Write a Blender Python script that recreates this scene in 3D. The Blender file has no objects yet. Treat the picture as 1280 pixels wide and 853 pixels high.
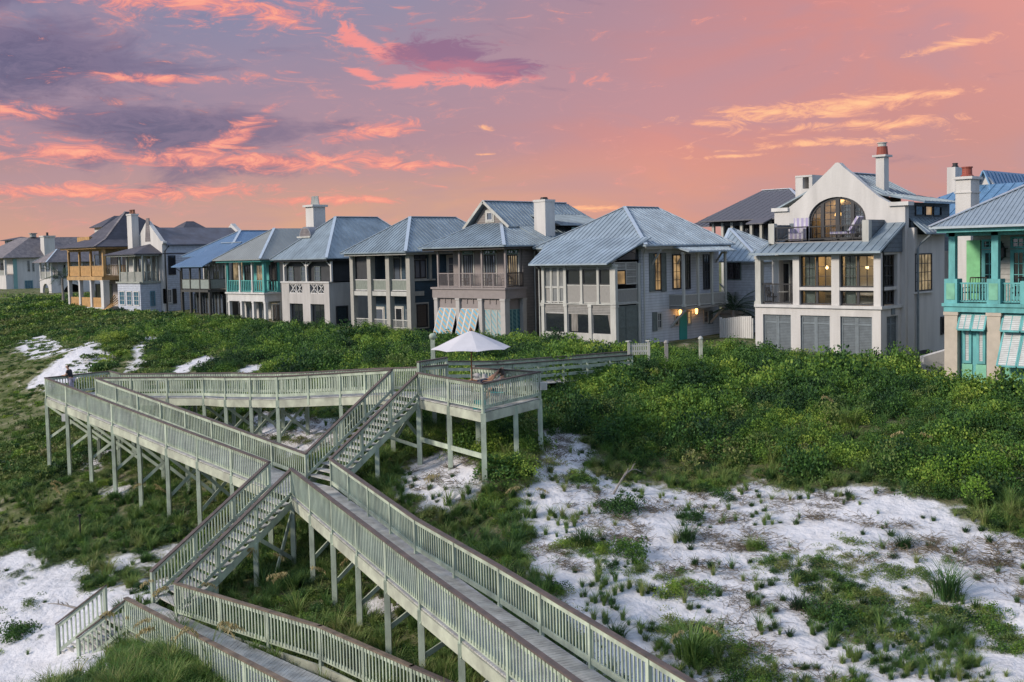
import bpy, math, random
import numpy as np
from mathutils import Vector, Matrix
from math import radians, sin, cos, pi, tan, atan2, hypot, sqrt
random.seed(7); rng = np.random.default_rng(7)
scn = bpy.context.scene
COL = bpy.data.collections.new('place'); scn.collection.children.link(COL)
# ---------------------------------------------------------------- camera
ZC = 15.0; F = 1350.0; YAW = radians(45.4); PITCH = radians(3.27); ROLL = radians(-1.29)
cam_d = bpy.data.cameras.new('camera'); cam = bpy.data.objects.new('camera', cam_d); COL.objects.link(cam)
Rm = Matrix.Rotation(YAW, 3, 'Z') @ Matrix.Rotation(pi/2 - PITCH, 3, 'X') @ Matrix.Rotation(ROLL, 3, 'Z')
cam.matrix_world = Matrix.Translation((0, 0, ZC)) @ Rm.to_4x4()
cam_d.sensor_width = 36; cam_d.lens = 36*F/1280; cam_d.clip_start = .5; cam_d.clip_end = 6000
PPX, PPY = 640.0, 395.0
cam_d.shift_y = -(426.5-PPY)/1280
scn.camera = cam
def ray(px, py):
    return (Rm @ Vector(((px-PPX)/F, -(py-PPY)/F, -1))).normalized()
def onY(px, py, Y):
    v = ray(px, py); t = Y/v.y; return v.x*t, ZC+v.z*t
def onX(px, py, X):
    v = ray(px, py); t = X/v.x; return v.y*t, ZC+v.z*t
def onZ(px, py, z):
    v = ray(px, py); t = (z-ZC)/v.z; return Vector((v.x*t, v.y*t, z))
FW = Vector((-sin(YAW), cos(YAW), 0)); RT = Vector((cos(YAW), sin(YAW), 0))
def atd(px, py, d):
    v = ray(px, py); t = d/v.dot(FW); return Vector((v.x*t, v.y*t, ZC+v.z*t))
def proj(p):
    q = Rm.transposed() @ (Vector(p)-Vector((0, 0, ZC)))
    return PPX + F*q.x/-q.z, PPY - F*q.y/-q.z
def rd(r, d, z=0):
    v = RT*r+FW*d; return Vector((v.x, v.y, z))
def hz(px): return 318-.0225*(px-640)
# ---------------------------------------------------------------- objects
ORG = {}
def tag(o, label=None, cat=None, group=None, kind=None):
    if label: o['label'] = label
    if cat: o['category'] = cat
    if group: o['group'] = group
    if kind: o['kind'] = kind
    return o
def thing(name, label, cat, loc, group=None):
    o = bpy.data.objects.new(name, None); COL.objects.link(o); o.location = loc
    o.empty_display_size = .3
    ORG[o.name] = Vector(loc); return tag(o, label, cat, group)
class MB:
    def __init__(s): s.v = []; s.f = []
    def add(s, vs, fs):
        n = len(s.v); s.v += [tuple(v) for v in vs]; s.f += [tuple(i+n for i in f) for f in fs]; return s
    def box(s, x0, x1, y0, y1, z0, z1):
        if x0 > x1: x0, x1 = x1, x0
        if y0 > y1: y0, y1 = y1, y0
        if z0 > z1: z0, z1 = z1, z0
        return s.add([(x0,y0,z0),(x1,y0,z0),(x1,y1,z0),(x0,y1,z0),(x0,y0,z1),(x1,y0,z1),(x1,y1,z1),(x0,y1,z1)],
              [(0,3,2,1),(4,5,6,7),(0,1,5,4),(1,2,6,5),(2,3,7,6),(3,0,4,7)])
    def beam(s, a, b, w, h, up=(0,0,1), t=None):
        """bar from a to b, w wide (sideways) and h high, centred on the line"""
        a = Vector(a); b = Vector(b); d = (b-a).normalized(); u = Vector(up)
        if abs(d.dot(u)) > .999: u = Vector((0,1,0))
        sd = d.cross(u).normalized(); uu = sd.cross(d).normalized()
        w2, h2 = w/2, h/2
        t = t or 1.0
        vs = [a-sd*w2-uu*h2, a+sd*w2-uu*h2, a+sd*w2+uu*h2, a-sd*w2+uu*h2]
        vs += [b-sd*w2*t-uu*h2*t, b+sd*w2*t-uu*h2*t, b+sd*w2*t+uu*h2*t, b-sd*w2*t+uu*h2*t]
        return s.add(vs, [(0,3,2,1),(4,5,6,7),(0,1,5,4),(1,2,6,5),(2,3,7,6),(3,0,4,7)])
    def vbar(s, a, b, w, h0, h1):
        """board whose section stays plumb: from a to b, z from +h0 to +h1"""
        a = Vector(a); b = Vector(b); d = (b-a); d.z = 0; d.normalize(); sd = Vector((d.y, -d.x, 0))*w/2
        z0 = Vector((0,0,h0)); z1 = Vector((0,0,h1))
        vs = [a-sd+z0, a+sd+z0, a+sd+z1, a-sd+z1, b-sd+z0, b+sd+z0, b+sd+z1, b-sd+z1]
        return s.add(vs, [(0,3,2,1),(4,5,6,7),(0,1,5,4),(1,2,6,5),(2,3,7,6),(3,0,4,7)])
    def prism(s, poly, off):
        """closed slab: polygon (3D pts) swept by vector off"""
        n = len(poly); off = Vector(off); P = [Vector(p) for p in poly]
        s.add(P+[p+off for p in P], [tuple(range(n))[::-1], tuple(range(n, 2*n))]+[(i, (i+1) % n, n+(i+1) % n, n+i) for i in range(n)])
        return s
    def lathe(s, prof, c=(0,0,0), n=12, cap=True):
        c = Vector(c); vs = []
        for (r, z) in prof:
            for k in range(n): vs.append((c.x+r*cos(2*pi*k/n), c.y+r*sin(2*pi*k/n), c.z+z))
        fs = []
        for i in range(len(prof)-1):
            for k in range(n):
                k2 = (k+1) % n; fs.append((i*n+k, i*n+k2, (i+1)*n+k2, (i+1)*n+k))
        if cap: fs += [tuple(range(n))[::-1], tuple((len(prof)-1)*n+k for k in range(n))]
        return s.add(vs, fs)
    def tube(s, pts, rad, n=6):
        """tapered tube through points; rad list or number"""
        P = [Vector(p) for p in pts]; R = rad if isinstance(rad, (list, tuple)) else [rad]*len(P)
        vs = []; fs = []
        for i, p in enumerate(P):
            d = (P[min(i+1, len(P)-1)]-P[max(i-1, 0)]).normalized()
            u = Vector((0,0,1)) if abs(d.z) < .9 else Vector((1,0,0))
            a = d.cross(u).normalized(); b = d.cross(a)
            for k in range(n): vs.append(p+(a*cos(2*pi*k/n)+b*sin(2*pi*k/n))*R[i])
        for i in range(len(P)-1):
            for k in range(n):
                k2 = (k+1) % n; fs.append((i*n+k, i*n+k2, (i+1)*n+k2, (i+1)*n+k))
        fs += [tuple(range(n)), tuple((len(P)-1)*n+k for k in range(n))[::-1]]
        return s.add(vs, fs)
    def build(s, name, mat, parent=None, smooth=False, label=None, shift=True):
        me = bpy.data.meshes.new(name)
        org = ORG.get(parent.name, Vector((0,0,0))) if parent else Vector((0,0,0))
        me.from_pydata([(v[0]-org.x, v[1]-org.y, v[2]-org.z) for v in s.v], [], s.f); me.update()
        if smooth:
            for p in me.polygons: p.use_smooth = True
        o = bpy.data.objects.new(name, me); COL.objects.link(o)
        if mat: me.materials.append(mat)
        if parent: o.parent = parent; ORG[o.name] = org
        if label: o['label'] = label
        return o
# ---------------------------------------------------------------- materials
def M(name, col, rough=.7, metal=0., var=.12, scale=3., bump=.0, bscale=20., kind=None, col2=None, emis=None, es=0., spec=.5, stretch=None, **kw):
    m = bpy.data.materials.new(name); m.use_nodes = True; nt = m.node_tree; N = nt.nodes; L = nt.links
    b = N['Principled BSDF']; b.inputs['Roughness'].default_value = rough; b.inputs['Metallic'].default_value = metal
    b.inputs['Specular IOR Level'].default_value = spec
    tc = N.new('ShaderNodeTexCoord'); geo = N.new('ShaderNodeNewGeometry')
    src = geo.outputs['Position']
    if stretch:
        mp = N.new('ShaderNodeMapping'); mp.inputs['Scale'].default_value = stretch; L.new(src, mp.inputs[0]); srcn = mp.outputs[0]
    else: srcn = src
    no = N.new('ShaderNodeTexNoise'); no.inputs['Scale'].default_value = scale; no.inputs['Detail'].default_value = 6; no.inputs['Roughness'].default_value = .6
    L.new(srcn, no.inputs['Vector'])
    c1 = tuple(col)+(1,); c2 = tuple(col2)+(1,) if col2 else tuple(c*(1-var*2.2) for c in col)+(1,)
    rp = N.new('ShaderNodeValToRGB'); rp.color_ramp.elements[0].position = .35; rp.color_ramp.elements[1].position = .68
    rp.color_ramp.elements[0].color = c2; rp.color_ramp.elements[1].color = c1
    L.new(no.outputs[0], rp.inputs[0]); out = rp.outputs[0]
    hgt = None
    def mth(op, a, bb=None, c=None):
        n = N.new('ShaderNodeMath'); n.operation = op
        for i, x in enumerate((a, bb, c)):
            if x is None: continue
            if hasattr(x, 'links'): L.new(x, n.inputs[i])
            else: n.inputs[i].default_value = x
        return n.outputs[0]
    sep = N.new('ShaderNodeSeparateXYZ'); L.new(src, sep.inputs[0])
    if kind == 'siding':                       # lap boards: shadow line every pitch
        p = kw.get('pitch', .18)
        fr = mth('FRACT', mth('DIVIDE', sep.outputs[2], p))
        line = mth('LESS_THAN', fr, .16)
        hgt = mth('SUBTRACT', 1, fr)
        mx = N.new('ShaderNodeMix'); mx.data_type = 'RGBA'; L.new(mth('MULTIPLY', line, .45), mx.inputs[0]); L.new(out, mx.inputs[6]); mx.inputs[7].default_value = tuple(c*.35 for c in col)+(1,); out = mx.outputs[2]
    if kind == 'louvre':
        p = kw.get('pitch', .07)
        fr = mth('FRACT', mth('DIVIDE', sep.outputs[2], p)); hgt = fr
        mx = N.new('ShaderNodeMix'); mx.data_type = 'RGBA'; L.new(mth('MULTIPLY', mth('LESS_THAN', fr, .3), .6), mx.inputs[0]); L.new(out, mx.inputs[6]); mx.inputs[7].default_value = tuple(c*.3 for c in col)+(1,); out = mx.outputs[2]
    if kind == 'shingle':
        fr = mth('FRACT', mth('DIVIDE', sep.outputs[2], kw.get('pitch', .16))); hgt = fr
        mx = N.new('ShaderNodeMix'); mx.data_type = 'RGBA'; L.new(mth('MULTIPLY', mth('LESS_THAN', fr, .25), .5), mx.inputs[0]); L.new(out, mx.inputs[6]); mx.inputs[7].default_value = tuple(c*.45 for c in col)+(1,); out = mx.outputs[2]
    if kind == 'stripe':                       # diagonal stripes of two paints
        ax = mth('ADD', mth('ADD', sep.outputs[0], mth('MULTIPLY', sep.outputs[1], .8)), mth('MULTIPLY', sep.outputs[2], kw.get('sl', 2.2)))
        fr = mth('LESS_THAN', mth('FRACT', mth('DIVIDE', ax, kw.get('pitch', .9))), .52)
        mx = N.new('ShaderNodeMix'); mx.data_type = 'RGBA'; L.new(fr, mx.inputs[0]); L.new(out, mx.inputs[6]); mx.inputs[7].default_value = tuple(kw['colb'])+(1,); out = mx.outputs[2]
    L.new(out, b.inputs['Base Color'])
    if bump or hgt is not None:
        bp = N.new('ShaderNodeBump'); bp.inputs['Strength'].default_value = 1; bp.inputs['Distance'].default_value = bump or .01
        if hgt is None:
            n2 = N.new('ShaderNodeTexNoise'); n2.inputs['Scale'].default_value = bscale; n2.inputs['Detail'].default_value = 5; L.new(src, n2.inputs['Vector']); hgt = n2.outputs[0]
        L.new(hgt, bp.inputs['Height']); L.new(bp.outputs[0], b.inputs['Normal'])
    if emis: b.inputs['Emission Color'].default_value = tuple(emis)+(1,); b.inputs['Emission Strength'].default_value = es
    return m
def glassmat(name, col, rough=.06, lit=None, es=0., lscale=1.2):
    m = bpy.data.materials.new(name); m.use_nodes = True; nt = m.node_tree; N = nt.nodes; L = nt.links
    b = N['Principled BSDF']; b.inputs['Base Color'].default_value = tuple(col)+(1,); b.inputs['Roughness'].default_value = rough
    b.inputs['Specular IOR Level'].default_value = .9; b.inputs['IOR'].default_value = 1.6
    geo = N.new('ShaderNodeNewGeometry')
    no = N.new('ShaderNodeTexNoise'); no.inputs['Scale'].default_value = .8; L.new(geo.outputs['Position'], no.inputs['Vector'])
    bp = N.new('ShaderNodeBump'); bp.inputs['Distance'].default_value = .01; L.new(no.outputs[0], bp.inputs['Height']); L.new(bp.outputs[0], b.inputs['Normal'])
    if lit:
        n2 = N.new('ShaderNodeTexNoise'); n2.inputs['Scale'].default_value = lscale; n2.inputs['Detail'].default_value = 3; L.new(geo.outputs['Position'], n2.inputs['Vector'])
        rp = N.new('ShaderNodeValToRGB'); rp.color_ramp.elements[0].position = .3; rp.color_ramp.elements[1].position = .75
        rp.color_ramp.elements[0].color = tuple(c*.12 for c in lit)+(1,); rp.color_ramp.elements[1].color = tuple(lit)+(1,)
        L.new(n2.outputs[0], rp.inputs[0]); L.new(rp.outputs[0], b.inputs['Emission Color']); b.inputs['Emission Strength'].default_value = es
    return m
# ---------------------------------------------------------------- terrain: thin plate surface through surveyed spots (pixel, drop below the camera)
CP = [(607,590,8.5),(564,588,8.7),(520,585,9.0),(490,575,8.8),(471,600,9.1),(637,562,8.1),(350,553,9.1),(282,548,9.4),(200,530,9.8),
 (64,581,11.0),(86,593,11.3),(111,606,11.4),(139,614,11.4),(188,629,11.5),(233,647,11.6),(300,660,11.6),
 (100,720,12.8),(0,690,13.0),(0,853,13.5),(101,678,12.4),(150,690,12.3),(60,600,11.9),(60,640,12.3),(73,813,13.1),
 (190,752,11.72),(160,780,12.0),(222,775,12.15),(400,830,12.2),(225,815,11.6),(300,850,11.75),(160,815,12.2),(365,706,11.65),(414,747,11.6),(465,788,11.4),(530,833,11.2),(565,845,11.0),(330,800,12.15),(250,880,11.6),(350,900,12.2),(450,880,12.3),
 (900,470,6.9),(1200,490,6.8),(1000,520,7.4),(1000,590,8.9),(1280,640,9.3),(800,600,9.3),(760,530,7.8),(1000,853,11.3),(1280,853,11.1),
 (700,560,8.5),(700,700,10.2),(850,853,11.5),(600,650,9.9),(1150,700,10.0),(900,700,10.2),(700,480,6.75),(800,470,6.7),(760,450,6.5),(670,462,6.6),(560,480,7.0),(600,465,6.8),
 (0,500,10.0),(0,430,8.2),(0,385,6.6),(100,440,7.0),(200,440,6.9),(300,430,6.8),(140,400,6.1),(60,385,5.9),(400,440,6.8),(500,440,6.7),(620,440,6.7),(400,500,7.9),(250,470,7.6),(100,480,8.6),(330,500,8.2),
 (700,1050,12.0),(1200,1050,11.9),(200,1050,12.6),(-200,800,13.7),(-200,600,12.6),(-300,450,9.0),(1500,700,9.8),(1500,500,6.6),(450,980,11.8)]
_P = [onZ(a, b, ZC-D) for a, b, D in CP]
for X in range(-200, 11, 14):
    _P.append(Vector((X, 55, 8.35+.9*min(1, max(0, (-X-50)/70))))); _P.append(Vector((X, 70, 8.5+.9*min(1, max(0, (-X-50)/70)))))
for X, Y, z in ((-150, 10, .9), (-200, 20, 1.2), (-120, -10, .6), (-60, -10, 1), (10, 10, 3.5), (10, 30, 6.4), (20, 50, 8.2), (-5, 5, 3), (-200, 45, 7.6), (-170, 40, 5.6)): _P.append(Vector((X, Y, z)))
_A = np.array([[p.x, p.y] for p in _P])/20; _Z = np.array([p.z for p in _P]); _n = len(_A)
def _U(r2): return r2*np.log(r2+1e-9)*.5
_K = _U(((_A[:, None]-_A[None])**2).sum(-1))+np.eye(_n)*.004
_Q = np.hstack([np.ones((_n, 1)), _A]); _M = np.zeros((_n+3, _n+3)); _M[:_n, :_n] = _K; _M[:_n, _n:] = _Q; _M[_n:, :_n] = _Q.T
_W = np.linalg.solve(_M, np.concatenate([_Z, np.zeros(3)]))
def vnoise(x, y, s, seed=0):
    x = np.asarray(x)/s+seed*17.3; y = np.asarray(y)/s-seed*9.1
    xi = np.floor(x); yi = np.floor(y); fx = x-xi; fy = y-yi; fx = fx*fx*(3-2*fx); fy = fy*fy*(3-2*fy)
    def h(a, b):
        q = np.sin(a*127.1+b*311.7+seed*74.7)*43758.5453; return q-np.floor(q)
    return (h(xi, yi)*(1-fx)+h(xi+1, yi)*fx)*(1-fy)+(h(xi, yi+1)*(1-fx)+h(xi+1, yi+1)*fx)*fy
def fbm(x, y, s, seed=0, o=4):
    t = 0; a = 1; n = 0
    for k in range(o): t = t+a*vnoise(x, y, s/2**k, seed+k); n += a; a *= .5
    return t/n
def terr(x, y, detail=True):
    x = np.asarray(x, float); y = np.asarray(y, float); sh = x.shape; xx = x.ravel(); yy = y.ravel(); out = np.empty(xx.size)
    for i in range(0, xx.size, 20000):
        a = np.stack([np.clip(xx[i:i+20000], -205, 30), np.clip(yy[i:i+20000], -12, 71)], 1)/20
        out[i:i+20000] = _U(((a[:, None]-_A[None])**2).sum(-1))@_W[:_n]+_W[_n]+a@_W[_n+1:]
    z = out.reshape(sh)
    if detail: z = z+(fbm(x, y, 5, 3)-.5)*.5+(fbm(x, y, 1.4, 5)-.5)*.3
    return z
def terr1(x, y): return float(terr(np.array([x]), np.array([y]))[0])
_gc = {}
def hit(px, py, lo=18, hi=260):
    """where the line of sight to a surveyed spot meets the ground"""
    v = ray(px, py); k = v.dot(FW); ds = np.linspace(lo, hi, 500); t = ds/k
    g = terr(v.x*t, v.y*t, False); zz = ZC+v.z*t; b = np.nonzero(zz < g)[0]
    i = b[0] if len(b) else -1
    return Vector((v.x*t[i], v.y*t[i], g[i]))
SANDPX = [  # bare sand: outline, share of plants that still grow there
 ([(690,525),(722,560),(760,570),(742,610),(800,600),(870,622),(930,600),(1000,598),(1080,618),(1180,645),(1290,665),(1420,700),(1500,1100),(760,1100),(800,870),(700,775),(635,690),(640,640),(665,600)], .0),
 ([(-60,704),(30,694),(70,706),(110,716),(150,726),(150,752),(185,722),(192,740),(235,750),(230,765),(152,760),(140,800),(120,870),(-60,870)], .0),
 ([(320,520),(352,508),(425,520),(418,560),(372,580),(330,560)], .0),
 ([(45,478),(78,448),(128,420),(140,432),(112,458),(84,484)], .0), ([(18,438),(30,424),(75,412),(105,424),(100,436),(60,448)], .0),
 ([(158,456),(192,418),(210,424),(196,446),(172,466)], .0), ([(222,470),(262,440),(275,444),(252,470)], .0), ([(120,446),(140,436),(146,441),(126,456)], .0), ([(282,470),(330,452),(330,470)], .0),
 ([(60,560),(130,570),(128,600),(90,590)], .0), ([(250,560),(300,575),(290,600),(255,600)], .0), ([(150,600),(185,598),(190,620),(160,625)], .0),
 ([(560,560),(600,595),(560,640),(500,640),(490,600)], .0), ([(440,740),(500,760),(500,800),(460,790)], .0), ([(120,700),(220,690),(215,705),(150,712)], .0),
]
SANDW = []
for poly, k in SANDPX:
    SANDW.append((np.array([[q.x, q.y] for q in (hit(*p) for p in poly)]), k))
def inpoly(x, y, P):
    c = np.zeros(x.shape, bool); n = len(P)
    for i in range(n):
        x1, y1 = P[i]; x2, y2 = P[i-1]
        c ^= ((y1 > y) != (y2 > y)) & (x < (x2-x1)*(y-y1)/(y2-y1+1e-12)+x1)
    return c
def sandmask(x, y):
    """1 on bare sand, 0 under plants; ragged edges"""
    wx = x+(fbm(x, y, 2.6, 11)-.5)*4.2+(fbm(x, y, .8, 14)-.5)*1.4; wy = y+(fbm(x, y, 2.6, 21)-.5)*4.2+(fbm(x, y, .8, 24)-.5)*1.4
    s = np.zeros(x.shape)
    for P, k in SANDW: s = np.maximum(s, inpoly(wx, wy, P).astype(float))
    return s
def sandsoft(x, y):
    s = np.zeros(x.shape)
    for a in range(6): s += sandmask(x+.55*cos(a*1.05), y+.55*sin(a*1.05))
    return s/6
# sheet, finer where it is near
def lines(lo, hi, a, b, st):
    core = list(np.arange(a, b, st)); L = []; R = []; x = a; k = st
    while x > lo: k *= 1.25; x -= k; L.append(x)
    x = core[-1]; k = st
    while x < hi: k *= 1.25; x += k; R.append(x)
    return np.array(L[::-1]+core+R)
gx = lines(-3000, 2500, -125, 8, .4); gy = lines(-1200, 4000, 8, 62, .4)
GX, GY = np.meshgrid(gx, gy, indexing='ij')
GZ = terr(GX, GY)
far = np.clip((np.hypot(GX+80, GY-40)-150)/300, 0, 1)
tgt = np.where(GY > 30, 9.0, np.clip((GY+20)*.05, -1, 9))
GZ = GZ*(1-far)+tgt*far
nX, nY = GX.shape
vv = np.stack([GX.ravel(), GY.ravel(), GZ.ravel()], 1)
ii, jj = np.meshgrid(np.arange(nX-1), np.arange(nY-1), indexing='ij'); q = (ii*nY+jj).ravel()
ff = np.stack([q, q+nY, q+nY+1, q+1], 1)
me = bpy.data.meshes.new('ground'); me.vertices.add(len(vv)); me.vertices.foreach_set('co', vv.ravel())
me.loops.add(ff.size); me.loops.foreach_set('vertex_index', ff.ravel().astype(np.int32))
me.polygons.add(len(ff)); me.polygons.foreach_set('loop_start', np.arange(0, ff.size, 4, dtype=np.int32)); me.update(); me.validate()
me.polygons.foreach_set('use_smooth', np.ones(len(ff), bool))
sm = sandsoft(GX.ravel(), GY.ravel()); at = me.attributes.new('sand', 'FLOAT', 'POINT'); at.data.foreach_set('value', sm.astype(np.float32))
ground = bpy.data.objects.new('ground', me); COL.objects.link(ground); tag(ground, kind='structure')
gm = bpy.data.materials.new('sand_and_litter'); gm.use_nodes = True; nt = gm.node_tree; N = nt.nodes; L = nt.links; b = N['Principled BSDF']; b.inputs['Roughness'].default_value = .95; b.inputs['Specular IOR Level'].default_value = .1
geo = N.new('ShaderNodeNewGeometry'); a_ = N.new('ShaderNodeAttribute'); a_.attribute_name = 'sand'
def nz(sc, det=6, r=.6, st=None):
    n = N.new('ShaderNodeTexNoise'); n.inputs['Scale'].default_value = sc; n.inputs['Detail'].default_value = det; n.inputs['Roughness'].default_value = r
    if st:
        mp = N.new('ShaderNodeMapping'); mp.inputs['Scale'].default_value = st; L.new(geo.outputs['Position'], mp.inputs[0]); L.new(mp.outputs[0], n.inputs['Vector'])
    else: L.new(geo.outputs['Position'], n.inputs['Vector'])
    return n.outputs[0]
def ramp(src, stops):
    r = N.new('ShaderNodeValToRGB'); L.new(src, r.inputs[0]); e = r.color_ramp.elements
    while len(e) > len(stops): e.remove(e[-1])
    for i, (p, c) in enumerate(stops):
        k = e[i] if i < len(e) else e.new(p)
        k.position = p; k.color = tuple(c)+(1,)
    return r.outputs[0]
sand = ramp(nz(1.3, 8, .7), [(.3, (.50, .49, .50)), (.5, (.65, .64, .66)), (.7, (.72, .71, .73))])
deb = ramp(nz(3.2, 8, .75), [(.0, (1, 1, 1)), (.64, (1, 1, 1)), (.72, (.38, .34, .27)), (1, (.2, .18, .12))])
mm = N.new('ShaderNodeMix'); mm.data_type = 'RGBA'; mm.blend_type = 'MULTIPLY'; mm.inputs[0].default_value = .6; L.new(sand, mm.inputs[6]); L.new(deb, mm.inputs[7])
lit = ramp(nz(.9, 6, .65), [(.3, (.05, .07, .025)), (.46, (.10, .12, .045)), (.6, (.20, .19, .11)), (.75, (.46, .43, .38))])
mx = N.new('ShaderNodeMix'); mx.data_type = 'RGBA'; _e = N.new('ShaderNodeMapRange'); _e.interpolation_type = 'SMOOTHSTEP'; _s = N.new('ShaderNodeMath'); _s.operation = 'ADD'; _q = N.new('ShaderNodeMath'); _q.operation = 'MULTIPLY_ADD'; _q.inputs[1].default_value = 1.5; _q.inputs[2].default_value = -.75; L.new(nz(1.6, 6, .7), _q.inputs[0]); L.new(_q.outputs[0], _s.inputs[0]); L.new(a_.outputs['Fac'], _s.inputs[1]); L.new(_s.outputs[0], _e.inputs[0]); _e.inputs[1].default_value = .25; _e.inputs[2].default_value = .75; L.new(_e.outputs[0], mx.inputs[0]); L.new(lit, mx.inputs[6]); L.new(mm.outputs[2], mx.inputs[7]); L.new(mx.outputs[2], b.inputs['Base Color'])
bp = N.new('ShaderNodeBump'); bp.inputs['Distance'].default_value = .2; bp.inputs['Strength'].default_value = .9; L.new(nz(2.2, 8, .62), bp.inputs['Height'])
bp2 = N.new('ShaderNodeBump'); bp2.inputs['Distance'].default_value = .05; bp2.inputs['Strength'].default_value = .7
vo = N.new('ShaderNodeTexVoronoi'); vo.inputs['Scale'].default_value = 2.4; vo.feature = 'SMOOTH_F1'; L.new(geo.outputs['Position'], vo.inputs['Vector']); L.new(vo.outputs[0], bp2.inputs['Height']); L.new(bp.outputs[0], bp2.inputs['Normal']); L.new(bp2.outputs[0], b.inputs['Normal'])
me.materials.append(gm)
# ---------------------------------------------------------------- sky and sun
w = bpy.data.worlds.new('World'); scn.world = w; w.use_nodes = True; nt = w.node_tree; N = nt.nodes; L = nt.links
for n in list(N): N.remove(n)
outw = N.new('ShaderNodeOutputWorld'); bg = N.new('ShaderNodeBackground'); L.new(bg.outputs[0], outw.inputs[0])
tc = N.new('ShaderNodeTexCoord')
def nd(t, **k):
    n = N.new(t)
    for a, b in k.items(): setattr(n, a, b)
    return n
def mt(op, *a):
    n = nd('ShaderNodeMath', operation=op)
    for i, x in enumerate(a):
        if hasattr(x, 'links'): L.new(x, n.inputs[i])
        else: n.inputs[i].default_value = x
    return n.outputs[0]
def rmp(src, stops, interp='LINEAR'):
    r = nd('ShaderNodeValToRGB'); r.color_ramp.interpolation = interp; L.new(src, r.inputs[0]); e = r.color_ramp.elements
    for i, (p, c) in enumerate(stops):
        k = e[i] if i < len(e) else e.new(p)
        k.position = p; k.color = (tuple(c)+(1,)) if hasattr(c, '__len__') else (c, c, c, 1)
    return r.outputs[0]
def mixc(f, a, b, bt='MIX'):
    n = nd('ShaderNodeMix', data_type='RGBA', blend_type=bt)
    for s, x in ((0, f), (6, a), (7, b)):
        if hasattr(x, 'links'): L.new(x, n.inputs[s])
        elif hasattr(x, '__len__'): n.inputs[s].default_value = tuple(x)+(1,)
        else: n.inputs[s].default_value = x
    return n.outputs[2]
def sr(r, g, b):
    f = lambda c: (c/12.92 if c <= .04045 else ((c+.055)/1.055)**2.4)
    return (f(r/255), f(g/255), f(b/255))
sp = nd('ShaderNodeSeparateXYZ'); L.new(tc.outputs['Generated'], sp.inputs[0])
# azimuth right of the camera heading, and elevation, in units of 100 px of the survey (0.0741 rad)
cr = mt('ADD', mt('MULTIPLY', sp.outputs[0], RT.x), mt('MULTIPLY', sp.outputs[1], RT.y)); cf = mt('ADD', mt('MULTIPLY', sp.outputs[0], FW.x), mt('MULTIPLY', sp.outputs[1], FW.y))
az = mt('DIVIDE', mt('ARCTAN2', cr, cf), .0741); el = mt('DIVIDE', mt('ARCSINE', sp.outputs[2]), .0741)
cmb = nd('ShaderNodeCombineXYZ'); L.new(az, cmb.inputs[0]); L.new(el, cmb.inputs[1])
def noise(sx, sy, sc, det=6, r=.55, off=0, dist=0, rot=0):
    mp = nd('ShaderNodeMapping'); mp.inputs['Scale'].default_value = (sx, sy, 1); mp.inputs['Location'].default_value = (off, off*.7, off*1.3); mp.inputs['Rotation'].default_value = (0, 0, rot); L.new(cmb.outputs[0], mp.inputs[0])
    n = nd('ShaderNodeTexNoise'); n.inputs['Scale'].default_value = sc; n.inputs['Detail'].default_value = det; n.inputs['Roughness'].default_value = r; n.inputs['Distortion'].default_value = dist
    L.new(mp.outputs[0], n.inputs['Vector']); return n.outputs[0]
def blob(px, py, rx, ry, rot=0):
    """soft ellipse at a bearing; 1 in the middle"""
    x0 = (px-640)/100; y0 = (318-.0225*(px-640)-py)/100
    dx = mt('SUBTRACT', az, x0); dy = mt('SUBTRACT', el, y0); c, s = cos(rot), sin(rot)
    u = mt('DIVIDE', mt('ADD', mt('MULTIPLY', dx, c), mt('MULTIPLY', dy, s)), rx/100); v = mt('DIVIDE', mt('SUBTRACT', mt('MULTIPLY', dy, c), mt('MULTIPLY', dx, s)), ry/100)
    r2 = mt('ADD', mt('MULTIPLY', u, u), mt('MULTIPLY', v, v))
    return mt('EXPONENT', mt('MULTIPLY', r2, -1.0))
azn = mt('MULTIPLY', mt('ADD', az, 8), 1/16)      # 0..1 from far left to far right of the view
eln = mt('DIVIDE', el, 4)
elc = nd('ShaderNodeClamp'); L.new(eln, elc.inputs[0]); eln = elc.outputs[0]
hor = rmp(azn, [(0, sr(198,150,136)), (.2, sr(216,160,132)), (.45, sr(222,166,126)), (.62, sr(220,150,122)), (.8, sr(192,134,126)), (1, sr(190,136,128))])
mid = rmp(azn, [(0, sr(158,122,136)), (.25, sr(162,128,142)), (.45, sr(178,130,136)), (.62, sr(212,134,124)), (.8, sr(198,130,122)), (1, sr(204,136,126))])
top = rmp(azn, [(0, sr(118,112,142)), (.3, sr(128,130,160)), (.42, sr(142,134,158)), (.56, sr(162,128,142)), (.74, sr(208,132,124)), (1, sr(234,156,140))])
fr = mixc(rmp(eln, [(.02, 0), (.35, 1)]), hor, mid); fr = mixc(rmp(eln, [(.3, 0), (.8, 1)]), fr, top)
def addm(*a):
    r = a[0]
    for x in a[1:]: r = mt('MAXIMUM', r, x)
    return r
def cl(mask, n, k=2.6, off=-.45, soft=.5):
    return rmp(mt('DIVIDE', mt('ADD', mt('MULTIPLY', mt('SUBTRACT', n, .5), k), mt('ADD', mask, off)), soft), [(0, 0), (1, 1)], 'EASE')
nA = noise(.8, 2.6, 1.05, 6, .62, 3, .5, .06); nB = noise(.8, 2.6, 2.3, 7, .70, 13, 1.0, .05)
fr = mixc(mt('MULTIPLY', rmp(noise(.45, 1.5, .75, 4, .55, 71, .6), [(.38, 0), (.62, 1)], 'EASE'), .42), fr, sr(172,136,150))
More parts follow.
